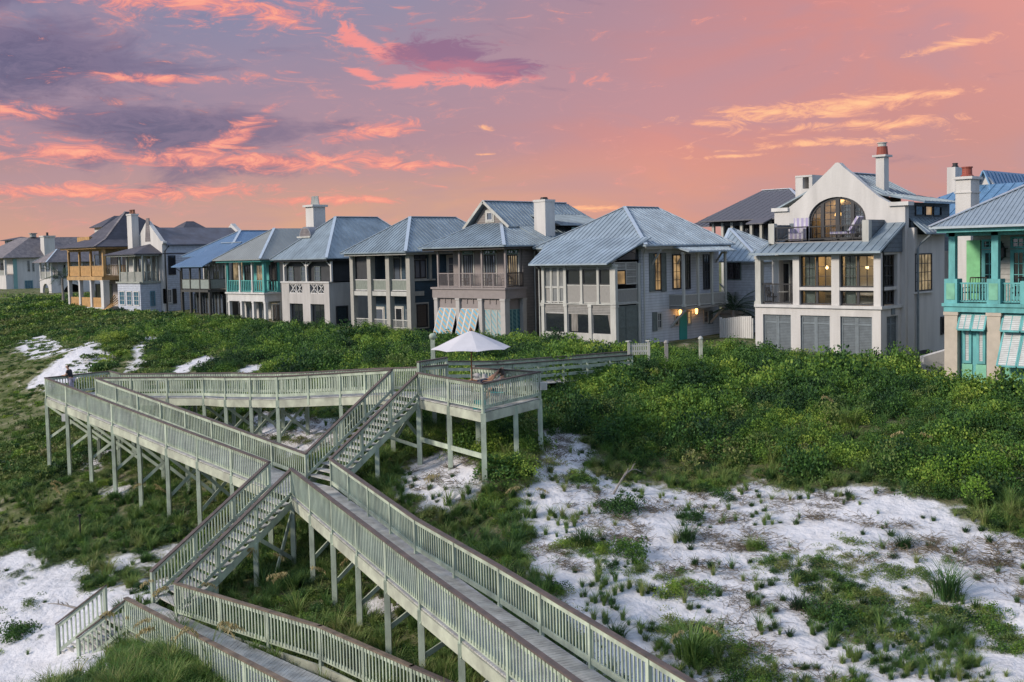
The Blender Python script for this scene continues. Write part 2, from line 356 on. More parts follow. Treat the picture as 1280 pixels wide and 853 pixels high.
# thin broken veil over everything, rosier low down
fr = mixc(mt('MULTIPLY', cl(rmp(azn, [(0, .42), (.5, .34), (.7, .2), (1, .24)]), nB, 2.2, -.36, .6), .55), fr, sr(226,150,142))
dark = addm(blob(60,110,220,70), blob(230,180,220,52,-.06), blob(20,25,130,34), blob(330,205,120,18))
fr = mixc(mt('MULTIPLY', cl(dark, nA, 2.6, -.3, .7), .72), fr, sr(108,92,124))
fr = mixc(mt('MULTIPLY', cl(mt('MULTIPLY', dark, 1), nB, 2.2, -.62, .6), .7), fr, sr(84,78,112))
pinkm = addm(blob(230,12,240,34,-.1), blob(120,22,160,16), blob(350,30,90,20,-.2), blob(330,205,230,16,-.04), blob(130,200,90,20), blob(470,170,80,13,.15), blob(50,158,110,11), blob(225,114,110,8), blob(500,210,80,8), blob(378,100,28,4), blob(180,245,230,12), blob(560,2,90,10), blob(340,152,40,9,.4), blob(420,252,110,7), blob(290,185,60,14,.3))
pk = cl(pinkm, nB, 3.4, -.34, .85); fr = mixc(mt('MULTIPLY', pk, .92), fr, sr(244,140,126))
fr = mixc(mt('MULTIPLY', cl(pinkm, nB, 4.2, -.8, .9), .85), fr, sr(255,176,140))
c3 = cl(addm(blob(530,105,60,10,.1), blob(600,104,100,10,-.02), blob(468,64,46,12,-.5), blob(465,101,30,7,-.3), blob(515,72,40,10,-.4)), nB, 2.6, -.3, .5); fr = mixc(mt('MULTIPLY', c3, .9), fr, sr(246,142,132))
c4 = cl(addm(blob(560,75,72,26,-.1), blob(630,90,60,15,-.05)), nB, 2.4, -.25, .5); fr = mixc(mt('MULTIPLY', c4, .92), fr, sr(142,98,128)); c5 = cl(blob(590,90,100,14,-.05), nB, 2, -.4, .6); fr = mixc(mt('MULTIPLY', c5, .45), fr, sr(216,118,124))
gold = addm(blob(1010,146,160,15,.04), blob(1110,136,90,8), blob(920,199,60,3), blob(880,158,40,6), blob(1160,82,55,7,.1), blob(740,262,50,5), blob(605,161,22,4,-.2), blob(610,195,20,2), blob(1010,186,130,7), blob(1060,166,120,8))
fr = mixc(mt('MULTIPLY', cl(gold, nB, 3.4, -.38, .6), .8), fr, sr(250,170,130)); fr = mixc(mt('MULTIPLY', cl(gold, nB, 2.6, -.75, .5), .7), fr, sr(255,200,140))
# overhead and behind the camera the sky is a plain cool dusk blue
back = rmp(mt('ABSOLUTE', az), [(0, 0), (1, 1)])
ab = mt('ABSOLUTE', az); fside = nd('ShaderNodeMapRange'); L.new(ab, fside.inputs[0]); fside.inputs[1].default_value = 9; fside.inputs[2].default_value = 16
fup = nd('ShaderNodeMapRange'); L.new(el, fup.inputs[0]); fup.inputs[1].default_value = 4.5; fup.inputs[2].default_value = 9
cool = rmp(nd('ShaderNodeMath').outputs[0], [(0, (0, 0, 0)), (1, (0, 0, 0))])
BACKC = (.44, .55, .76); BACKS = 1.0
bk = mixc(mt('MAXIMUM', fside.outputs[0], fup.outputs[0]), fr, tuple(c*BACKS for c in BACKC))
sky = nd('ShaderNodeTexSky'); sky.sky_type = 'NISHITA'; sky.sun_disc = False; sky.sun_elevation = radians(12); sky.sun_rotation = radians(200)
add = mixc(1.0, bk, mixc(1.0, sky.outputs[0], (.012, .012, .012), 'MULTIPLY'), 'ADD')
below = mt('LESS_THAN', sp.outputs[2], -.001)
add = mixc(below, add, (.25, .28, .32))
L.new(add, bg.inputs[0]); bg.inputs[1].default_value = 1.0
sd = bpy.data.lights.new('sun', 'SUN'); sd.energy = 3.6; sd.angle = radians(10); sd.color = (1, .88, .76)
so = bpy.data.objects.new('sun', sd); COL.objects.link(so)
# sun low over the gulf, behind the camera to its left
sdir = (RT*(-.92)+FW*(-.38)+Vector((0, 0, .50))).normalized()
so.rotation_euler = sdir.to_track_quat('Z', 'Y').to_euler()
sky.sun_elevation = math.asin(sdir.z); sky.sun_rotation = atan2(sdir.x, sdir.y)
vs = scn.view_settings; vs.view_transform = 'Standard'; vs.look = 'None'; vs.exposure = 0; vs.gamma = 1
w.cycles.sampling_method = 'MANUAL'; w.cycles.sample_map_resolution = 256
scn.cycles.max_bounces = 5; scn.cycles.diffuse_bounces = 2; scn.cycles.glossy_bounces = 3; scn.cycles.transmission_bounces = 4; scn.cycles.transparent_max_bounces = 6
scn.cycles.use_denoising = True; scn.cycles.use_adaptive_sampling = True; scn.cycles.adaptive_threshold = .02
scn.cycles.caustics_reflective = False; scn.cycles.caustics_refractive = False
# ---------------------------------------------------------------- the boardwalk
SAGE = (.30,.38,.31)
m_sage = M('sage_painted_wood', (.49,.565,.44), .8, col2=(.27,.31,.25), scale=1.9, bump=.006, bscale=45, stretch=(1,1,.5))
m_fascia = M('weathered_sage_board', (.52,.55,.43), .85, col2=(.30,.31,.25), scale=1.3, bump=.004, bscale=25)
m_cap = M('brown_weathered_cap', (.13,.095,.085), .8, var=.2, scale=3, bump=.003, bscale=40, col2=(.07,.06,.055))
m_deck = M('grey_deck_boards', (.52,.51,.48), .85, col2=(.30,.29,.27), scale=2.2, bump=.004, bscale=40)
H = 1.1
bw = thing('boardwalk', 'sage green timber beach boardwalk on tall posts zigzagging down the dune', 'boardwalk', tuple(onZ(365, 640, ZC-11.6)))
def q(px, py, D):                     # deck point under a surveyed rail top
    p = onZ(px, py, ZC-D); p.z -= H; return p
def rail(a, b, n=None, ends=(1, 1), out=None, fascia=True, side=0, cap=m_cap, spacing=.155, plumb_low=.34):
    """one straight run of balustrade between deck points a and b"""
    a = Vector(a); b = Vector(b); ln = (b-a).length; d = b-a; dh = Vector((d.x, d.y, 0)); hl = dh.length; u = dh.normalized(); sd = Vector((u.y, -u.x, 0))
    n = n or max(1, round(ln/2.5))
    mb = MB(); mb.vbar(a, b, .045, H-.17, H-.03); mb.vbar(a, b, .045, .1, .24)
    k = int(hl/spacing); s_ = sd*.035*(1 if side == 0 else side)
    for i in range(1, k):
        p = a+(b-a)*(i/k); mb.vbar(p-u*.024+s_, p+u*.024+s_, .03, .16, H-.06)
    r = mb.build('railing', m_sage, bw)
    MB().vbar(a-u*.05, b+u*.05, .15, H-.03, H+.02).build('handrail', cap, r)
    for i in range(n+1):
        if i == 0 and not ends[0]: continue
        if i == n and not ends[1]: continue
        p = a+(b-a)*(i/n); z = Vector((0, 0, 1))
        MB().beam(p-z*plumb_low, p+z*(H-.04), .10, .10, up=u).build('post', m_sage, r)
    if fascia:
        MB().vbar(a+sd*.0, b+sd*.0, .06, -.42, -.06).build('fascia_board', m_fascia, bw)
    return r
def deck(poly_l, poly_r, w=.14, gap=.012):
    """planked deck between two edge lines with the same number of points"""
    mb = MB()
    for i in range(len(poly_l)-1):
        a, b, c, d = [Vector(v) for v in (poly_l[i], poly_l[i+1], poly_r[i], poly_r[i+1])]
        n = max(1, int(((b-a).length+(d-c).length)/2/w))
        for k in range(n):
            t0 = k/n; t1 = (k+1-gap/w)/n; dz = Vector((0, 0, -.04-random.random()*.004))
            p = [a+(b-a)*t0, a+(b-a)*t1, c+(d-c)*t1, c+(d-c)*t0]
            mb.prism([x+dz for x in p], (0, 0, .04))
    return mb.build('deck', m_deck, bw)
def support(p, top=-.06, r=.085, sink=.4):
    g = terr1(p.x, p.y); 
    if p.z+top-g < .25: return g
    MB().beam((p.x, p.y, g-sink), (p.x, p.y, p.z+top), 2*r, 2*r, up=FW).build('support_post', m_sage, bw); return g
def brace(a, b): MB().beam(a, b, .05, .14).build('cross_brace', m_sage, bw)
def bents(La, Lb, Ra, Rb, n, skip=(), x=True, ends=(True, True)):
    for i in range(n+1):
        if i in skip or (i == 0 and not ends[0]) or (i == n and not ends[1]): continue
        t = i/n; pl = La+(Lb-La)*t; pr = Ra+(Rb-Ra)*t
        gl = support(pl); gr = support(pr)
        MB().beam(pl+Vector((0,0,-.2)), pr+Vector((0,0,-.2)), .05, .25).build('joist', m_sage, bw)
        if x and min(pl.z-gl, pr.z-gr) > 1.3:
            h = min(pl.z-gl, pr.z-gr, 2.6); z = Vector((0,0,1)); of = FW*.08
            brace(pl-z*.35-of, pr-z*(.35+h*.75)-of); brace(pr-z*.35+of, pl-z*(.35+h*.75)+of)
def stairs(tl, tr, bl, br, n):
    st = MB(); 
    for a, b in ((tl, bl), (tr, br)): st.vbar(a+Vector((0,0,-.1)), b+Vector((0,0,-.1)), .06, -.28, .02)
    s = st.build('stair', m_sage, bw)
    for k in range(1, n):
        t0 = (k-.55)/n; t1 = (k+.55)/n; z = -((tl.z-bl.z)/n)*k
        p = [tl+(bl-tl)*t0, tr+(br-tr)*t0, tr+(br-tr)*t1, tl+(bl-tl)*t1]; zz = tl.z+z
        e = (tr-tl).normalized()*.04
        MB().prism([Vector((p[0].x, p[0].y, zz-.045))-e, Vector((p[1].x, p[1].y, zz-.045))+e, Vector((p[2].x, p[2].y, zz-.045))+e, Vector((p[3].x, p[3].y, zz-.045))-e], (0,0,.045)).build('tread', m_deck, s)
    return s
# survey of rail tops
A = q(522,466,4.95); A2 = q(489,462,4.95); PB = q(603,479.5,4.95); PC = q(674,465,4.95); PD = q(590,459.7,4.95); PE = q(558.5,456,4.95); PF = q(523.8,459,4.95)
w425 = q(425,466.2,5.33); w254 = q(254,471,6.05); w120 = q(120,472.5,6.24)
O1 = q(57,472.3,6.28); O2 = q(137,464,6.26)
JL = q(335.7,577.5,7.9); JF = q(363.8,585.8,7.9); JB = q(382,567.2,7.9); JR = q(413.6,574,7.9)
def off(p, d, z=0): return Vector((p.x+d.x, p.y+d.y, p.z+z))
nb = Vector((0, 1, 0))*1.9
# upper walk: front side in four straight runs, back side 1.9 m inland
front = [A2, w425, q(346,470.6,5.62), q(281,471.6,5.9), w254, w120]
def seg_norm(a, b):
    u = (b-a); u.z = 0; u.normalize(); v = Vector((-u.y, u.x, 0)); return v if v.dot(FW) > 0 else -v
bk = []
for i, p in enumerate(front):
    ns = []
    if i > 0: ns.append(seg_norm(front[i-1], p))
    if i < len(front)-1: ns.append(seg_norm(p, front[i+1]))
    v = sum(ns, Vector()).normalized()*1.95; bk.append(off(p, v))
bk[0] = PF+(PF-A)*0
for i in range(len(front)-1):
    rail(front[i], front[i+1], ends=(i == 0, 1)); rail(bk[i], bk[i+1], ends=(i == 0, 1), side=-1)
    bents(front[i], front[i+1], bk[i], bk[i+1], max(1, round((front[i]-front[i+1]).length/2.6)), ends=(i == 0, True))
deck(front, bk)
rail(bk[-1], O2, side=-1); rail(O2, O1, side=-1)
deck([w120, O1], [bk[-1], O2])
# long ramp down to the middle landing
rail(O1, JL, 8); rail(w120, JB, 8, side=-1); deck([O1, JL], [w120, JB]); bents(O1, JL, w120, JB, 8, skip=(8,))
deck([JL, JF], [JB, JR]); support(JL, r=.09); support(JF, r=.09); support(JR); support(JB)
# platform
rail(A, PB, 2, side=1); rail(PB, PC, 1, side=1); rail(PC, PD, 2, side=-1)
deck([A2, A, PB], [PF, PE, PC]); 
mb = MB(); mb.prism([PC+Vector((0,0,-.05)), PE+Vector((0,0,-.05)), PD+Vector((0,0,-.05))], (0,0,.02)); mb.build('deck', m_deck, bw)
for p in (A, PB, (A+PB)/2, PB+(PC-PB)*.55, PC, A+(PF-A)*.5, PB+(PD-PB)*.5+Vector((0,0,0)), PE, A2): support(Vector(p), r=.1)
MB().beam(A+Vector((0,0,-1.75)), PB+Vector((0,0,-1.75)), .05, .2).build('cross_brace', m_sage, bw)
brace(A+Vector((0,0,-2.1)), A2+(JB-A2)*.3+Vector((0,0,-.5)))
rail(PF, PE, 1, side=-1)
# flight from the platform down to the middle landing
stairs(A2, A, JB, JR, 15); rail(A2, JB, 3, fascia=False, ends=(0, 0)); rail(A, JR, 3, fascia=False, ends=(0, 0))
for t in (.5,): support(A+(JR-A)*t, -.3); support(A2+(JB-A2)*t, -.3)
# straight walk from the landing out to the right foreground
WL = [JF, q(524.4,707.9,8.15), q(635,788.5,8.35)]; u = (WL[2]-WL[1]).normalized(); WL.append(WL[2]+u*14)
WR = [JR, q(518.7,647.9,8.15), q(623.7,707.9,8.35)]; WR.append(q(811,820,8.42)); WR.append(WR[3]+(WR[3]-WR[2]).normalized()*9)
for i in range(3): rail(WL[i], WL[i+1], ends=(i == 0, 1))
for i in range(4): rail(WR[i], WR[i+1], ends=(i == 0, 1), side=-1)
WRr = [JR]+[off(p, seg_norm(WL[1], WL[2])*0) for p in ()]
nv = Vector((-u.y, u.x, 0)); nv = nv if nv.dot(RT) > 0 else -nv
def on_line(poly, p):                # foot of p across the walk on the other edge
    best = None
    for i in range(len(poly)-1):
        a, b = poly[i], poly[i+1]; d = b-a; t = max(0, min(1, (p-a).dot(d)/d.dot(d))); c = a+d*t
        if best is None or (c-p).length < (best-p).length: best = c
    return best
WR2 = [JR]+[on_line(WR, p) for p in WL[1:]]
deck(WL, WR2)
for i in range(3):
    n = max(1, round((WL[i]-WL[i+1]).length/2.6)); bents(WL[i], WL[i+1], WR2[i], WR2[i+1], n, ends=(False, True))
# flight down to the lowest walk
DL = q(189.7,714,10.6); DR = q(219.7,729,10.6); DF = q(157.8,747.8,10.6); DB = q(130.6,731.9,10.6)
stairs(JL, JF, DL, DR, 15); rail(JL, DL, 3, fascia=False, ends=(0, 1)); rail(JF, DR, 3, fascia=False, ends=(0, 0))
for t in (.35, .7): support(JL+(DL-JL)*t, -.3); support(JF+(DR-JF)*t, -.3)
brace(JF+Vector((0,0,-.5)), JF+(DR-JF)*.18+Vector((0,0,-2.2))); brace(JF+Vector((0,0,-2.4)), JF+(DR-JF)*.3+Vector((0,0,-.4)))
# lowest walk, running out of the picture, and the short flight to the beach
m_capd = M('dry_brown_cap', (.20,.15,.11), .85, var=.25, scale=3, bump=.003, bscale=40, col2=(.09,.07,.055))
E1 = q(515,833,10.6); E0 = q(400,783,10.6); ub = (E1-E0).normalized()
G0 = q(220.6,780.6,10.6); G1 = G0+(G0-DF).normalized()*9
rail(DR, E0, cap=m_capd, side=1); rail(E0, E1, cap=m_capd, side=1, ends=(0, 1)); rail(E1, E1+ub*9, ends=(0, 1), side=1)
fr_l = on_line([DF, DF+(G0-DF).normalized()*40], E1+ub*9)
rail(DF, fr_l, cap=m_capd, side=1)
deck([DF, fr_l], [DL, E1+ub*9])
KB = q(72,779.7,12.0); KF = q(97.8,796.6,12.0)
stairs(DB, DF, KB, KF, 9); rail(DB, KB, 1, fascia=False, plumb_low=.9); rail(DF, KF, 1, fascia=False, ends=(0, 1), plumb_low=.9)
deck([DB, DL], [DF, DF+(DR-DL)])
# walk from the platform inland, with three plain boards for a rail
def plank_rail(a, b, n):
    mb = MB()
    for h in (.3, .62): mb.vbar(a, b, .04, h, h+.15)
    mb.vbar(a, b, .04, H-.2, H-.04)
    r = mb.build('railing', m_sage, bw); MB().vbar(a, b, .15, H-.035, H+.01).build('handrail', m_cap, r)
    for i in range(n+1):
        p = a+(b-a)*(i/n); MB().beam(p-Vector((0,0,.6)), p+Vector((0,0,H-.04)), .10, .10, up=FW).build('post', m_sage, r)
U1 = q(557,451.5,5.0); U2 = q(622,451.5,5.2); U3 = q(787,439,5.5)
V1 = q(592,457,5.0); V2 = q(640,454.5,5.2); V3 = q(790,443.5,5.5)
plank_rail(U1, U2, 2); plank_rail(U2, U3, 5); plank_rail(V1, V2, 1); plank_rail(V2, V3, 5); deck([U1, U2, U3], [V1, V2, V3])
deck([PF, U1], [PE, V1])
b1 = q(523,452.5,4.7); b2 = q(557.5,447,4.7); rail(b1, b2, 1, fascia=False); rail(PF, b1, 1, fascia=False, ends=(0,1))
# ---------------------------------------------------------------- house kit
VI1=(660,290,5.687); VI2=(790,290,5.6875); VI0=(640,240,8.); VL1=(930,170,4.741); VL2=(930,300,4.741); VM1=(1120,180,7.975); VM2=(1120,280,4.2625)
VK=(860,220,9.143); VH1=(530,240,8.); VH2=(530,300,6.5625); VG=(420,260,5.33); VF=(340,240,4.74); VE=(215,270,6.093); VC=(135,250,5.69); VB=(70,250,5.683); VA=(0,280,7.758)
def P(v, x, y): return v[0]+x/v[2], v[1]+y/v[2]
def FXZ(v, x, y, Y): return onY(*P(v, x, y), Y)
def SYZ(v, x, y, X): return onX(*P(v, x, y), X)
def fb(mb, f, u0, u1, n0, n1, z0, z1):
    """box on a facade: f=('F',y) faces the sea, f=('S',x) faces east"""
    if f[0] == 'F': return mb.box(u0, u1, f[1]-n1, f[1]-n0, z0, z1)
    return mb.box(f[1]+n0, f[1]+n1, u0, u1, z0, z1)
m_white = M('white_paint', (.62,.61,.59), .65, var=.1, scale=1.4, stretch=(1.5,1.5,.3))
m_trim = M('pale_trim', (.50,.50,.46), .7, var=.12, scale=1.6, stretch=(1.5,1.5,.35))
m_stucco = M('white_stucco', (.60,.58,.555), .85, var=.09, scale=.9, bump=.012, bscale=9, stretch=(1.6,1.6,.22))
m_stucco2 = M('warm_grey_stucco', (.50,.46,.43), .85, var=.13, stretch=(1.6,1.6,.25), scale=.9, bump=.01, bscale=14)
m_metal = M('standing_seam_zinc', (.29,.36,.41), .5, metal=.35, var=.16, scale=.9, stretch=(1,1,.3))
m_metal2 = M('pale_galvanised_roof', (.37,.45,.51), .5, metal=.3, var=.15, scale=.9, stretch=(1,1,.3))
m_metalg = M('grey_metal_roof', (.26,.27,.30), .5, metal=.35, var=.08, scale=.5)
m_blue = M('blue_metal_roof', (.16,.27,.42), .42, metal=.4, var=.07, scale=.5)
m_mgreen = M('weathered_green_roof', (.30,.32,.31), .5, metal=.3, var=.08, scale=.5)
m_slate = M('dark_slate_shingle', (.085,.08,.10), .6, var=.2, scale=1.3, kind='shingle', pitch=.2, col2=(.05,.048,.06))
m_slateb = M('brown_grey_shingle', (.24,.21,.21), .7, var=.2, scale=1.3, kind='shingle', pitch=.25, col2=(.12,.11,.12))
m_slater = M('slate_tile_roof', (.13,.135,.17), .6, var=.2, scale=.9, kind='shingle', pitch=.18, col2=(.09,.085,.10))
m_cap2 = M('pale_ridge_flashing', (.55,.62,.68), .4, metal=.4, var=.05)
m_glass = glassmat('dark_window_glass', (.018,.022,.028))
m_glassr = glassmat('sky_reflecting_glass', (.10,.12,.15), .05)
m_lit = glassmat('lamplit_window_glass', (.03,.025,.02), .08, lit=(1.,.62,.26), es=.55, lscale=1.1)
m_litw = glassmat('warm_lit_glass', (.05,.04,.03), .08, lit=(1.,.74,.42), es=.42, lscale=1.6)  # warm room light put into the pane as uneven emission, no curtain modelled
m_black = M('black_iron', (.02,.02,.022), .5, var=.1)
m_dkframe = M('dark_bronze_frame', (.03,.03,.034), .5, var=.1)
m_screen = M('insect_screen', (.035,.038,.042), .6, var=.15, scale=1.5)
m_fl = M('porch_floor_boards', (.30,.28,.26), .8, var=.1, scale=2)
def house(lab, cat, X0, Y0, z0, group='beach houses lined up along the dune'):
    return thing('beach_house', lab, cat, (X0, Y0, z0), group)
def wbox(par, x0, x1, y0, y1, z0, z1, mat, name='wall'): return MB().box(x0, x1, y0, y1, z0, z1).build(name, mat, par)
def win(par, f, u0, u1, z0, z1, fm, gm=None, cols=2, rows=3, fw=.10, n=0., name='window', mun=.035, trim=None, tw=.14, deep=.08):
    if u0 > u1: u0, u1 = u1, u0
    if z0 > z1: z0, z1 = z1, z0
    mb = MB()
    for a in ((u0, u0+fw, z0, z1), (u1-fw, u1, z0, z1), (u0+fw, u1-fw, z0, z0+fw), (u0+fw, u1-fw, z1-fw, z1)): fb(mb, f, a[0], a[1], n, n+deep, a[2], a[3])
    for i in range(1, cols):
        c = u0+fw+(u1-u0-2*fw)*i/cols; fb(mb, f, c-mun/2, c+mun/2, n, n+deep*.7, z0+fw, z1-fw)
    for j in range(1, rows):
        c = z0+fw+(z1-z0-2*fw)*j/rows; fb(mb, f, u0+fw, u1-fw, n, n+deep*.66, c-mun/2, c+mun/2)
    w_ = mb.build(name, fm, par)
    fb(MB(), f, u0+fw-.01, u1-fw+.01, n+.004, n+.02, z0+fw-.01, z1-fw+.01).build('pane', gm or m_glass, w_)
    if trim:
        t = MB()
        for a in ((u0-tw, u0-.002, z0-tw, z1+tw), (u1+.002, u1+tw, z0-tw, z1+tw), (u0, u1, z0-tw, z0-.002), (u0, u1, z1+.002, z1+tw)): fb(t, f, a[0], a[1], n, n+.045, a[2], a[3])
        t.build('trim', trim, w_)
    return w_
def shutter(par, f, u0, u1, z0, z1, fm, pm, leaves=1, n=.02, fw=.07, mids=(.5,), name='shutter', lab=None):
    if u0 > u1: u0, u1 = u1, u0
    if z0 > z1: z0, z1 = z1, z0
    for k in range(leaves):
        a = u0+(u1-u0)*k/leaves+.005; b = u0+(u1-u0)*(k+1)/leaves-.005; mb = MB()
        for r in ((a, a+fw, z0, z1), (b-fw, b, z0, z1), (a+fw, b-fw, z0, z0+fw), (a+fw, b-fw, z1-fw, z1)): fb(mb, f, r[0], r[1], n, n+.06, r[2], r[3])
        for m_ in mids: c = z0+(z1-z0)*m_; fb(mb, f, a+fw, b-fw, n, n+.055, c-fw/2, c+fw/2)
        s = mb.build(name, fm, par, label=lab); fb(MB(), f, a+fw-.01, b-fw+.01, n+.003, n+.03, z0+fw-.01, z1-fw+.01).build('louvre_panel', pm, s)
def column(par, x, y, z0, z1, w, mat, cap=True, w2=None):
    mb = MB(); w2 = w2 or w; mb.box(x-w/2, x+w/2, y-w2/2, y+w2/2, z0, z1)
    if cap:
        for (a, b) in ((z0, z0+.22), (z1-.16, z1-.003)): mb.box(x-w/2-.04, x+w/2+.04, y-w2/2-.04, y+w2/2+.04, a, b)
    return mb.build('column', mat, par)
def hrail(par, a, b, z, h, mat, style='bal', spacing=.13, pm=None, post=True, name='balcony_railing', bw_=.03, lab=None):
    """level balcony railing from a=(x,y) to b=(x,y), foot at z"""
    a3 = Vector((a[0], a[1], z)); b3 = Vector((b[0], b[1], z)); ln = (b3-a3).length; mb = MB()
    mb.vbar(a3, b3, .07, h-.07, h); mb.vbar(a3, b3, .05, .06, .13); u = (b3-a3).normalized()
    if post:
        for p in (a3, b3): mb.beam(p, p+Vector((0,0,h)), .09, .09, up=u)
    if style == 'bal':
        k = max(2, int(ln/spacing))
        for i in range(1, k):
            p = a3+(b3-a3)*(i/k); mb.vbar(p-u*bw_/2, p+u*bw_/2, bw_, .1, h-.05)
    r = mb.build(name, mat, par, label=lab)
    if style == 'panel': MB().vbar(a3, b3, .03, .13, h-.07).build('panel', pm or mat, r)
    if style == 'x':
        mm_ = MB(); k = max(1, round(ln/h/1.0))
        for i in range(k):
            p = a3+(b3-a3)*(i/k); q_ = a3+(b3-a3)*((i+1)/k); mm_.beam(p+Vector((0,0,.12)), q_+Vector((0,0,h-.08)), .04, .06); mm_.beam(p+Vector((0,0,h-.08)), q_+Vector((0,0,.12)), .035, .055)
            mm_.beam((p+q_)/2+Vector((0,0,.12)), (p+q_)/2+Vector((0,0,h-.08)), .03, .05, up=u)
        mm_.build('cross_pattern', mat, r)
    return r
def roof(par, polys, mat, rib=.55, ribh=.045, th=.10, caps=(), name='roof', capm=None, fascia=True, ribw=.045, lab=None):
    mb = MB()
    for poly in polys:
        pp = [Vector(p) for p in poly]; n = Vector((0,0,0))
        for i in range(len(pp)): n += (pp[i]).cross(pp[(i+1) % len(pp)])
        n.normalize()
        if n.z < 0: n = -n
        mb.prism(pp, (0, 0, -th))
        if rib and n.z < .999:
            e = Vector((0,0,1)).cross(n).normalized(); s = n.cross(e).normalized()
            us = [p.dot(e) for p in pp]; vs_ = [p.dot(s) for p in pp]; o = pp[0]; w0 = o.dot(n); k = math.floor(min(us)/rib)
            uu = (k+.5)*rib
            while uu < max(us):
                cr_ = []
                for i in range(len(pp)):
                    a, b = us[i], us[(i+1) % len(pp)]
                    if (a-uu)*(b-uu) < 0: t = (uu-a)/(b-a); cr_.append(vs_[i]+(vs_[(i+1) % len(pp)]-vs_[i])*t)
                if len(cr_) >= 2:
                    v0, v1 = min(cr_), max(cr_)
                    if v1-v0 > .3:
                        A_ = e*uu+s*(v0+.03)+n*(w0+ribh/2-.005); B_ = e*uu+s*(v1-.08)+n*(w0+ribh/2-.005); mb.beam(A_, B_, ribw, ribh, up=n)
                uu += rib
    r = mb.build(name, mat, par, label=lab)
    if caps:
        for a, b in caps: a = Vector(a); b = Vector(b); MB().beam(a+Vector((0,0,.03)), b+Vector((0,0,.03)), .26, .05).build('ridge_cap', capm or m_cap2, r)
    return r
def hip(x0, x1, y0, y1, ze, xr, yr0, yr1, zr, ye=None):
    A_=(x0,y0,ze); B_=(x1,y0,ze); C_=(x1,y1,ze); D_=(x0,y1,ze); R0=(xr,yr0,zr); R1=(xr,yr1,zr)
    return [[A_,B_,R0],[B_,C_,R1,R0],[C_,D_,R1],[D_,A_,R0,R1]], [(A_,R0),(B_,R0),(R0,R1),(C_,R1)]
def soffit(par, x0, x1, y0, y1, z, mat, th=.18, inset=.25):
    return MB().box(x0+inset, x1-inset, y0+inset, y1-inset, z-th-.1, z-.102).build('soffit', mat, par)
def chimney(par, x0, x1, y0, y1, z0, z1, mat, pots=0, potm=None, capw=.12, caph=.18, poth=.6, name='chimney', taper=None):
    mb = MB(); mb.box(x0, x1, y0, y1, z0, z1-caph); mb.box(x0-capw, x1+capw, y0-capw, y1+capw, z1-caph, z1); c = mb.build(name, mat, par)
    for k in range(pots):
        cx = x0+(x1-x0)*(k+.5)/pots; r = min(.3, (x1-x0)/pots*.34)
        MB().lathe([(r*1.15, 0), (r*1.1, .1), (r*.9, .12), (r*.82, poth*.8), (r*.98, poth*.84), (r*.95, poth)], (cx, (y0+y1)/2, z1), 12).build('chimney_pot', potm or mat, c, smooth=False)
    return c
def pipe(par, pts, r=.05, mat=None, name='downpipe'): return MB().tube(pts, r, 6).build(name, mat or m_trim, par)
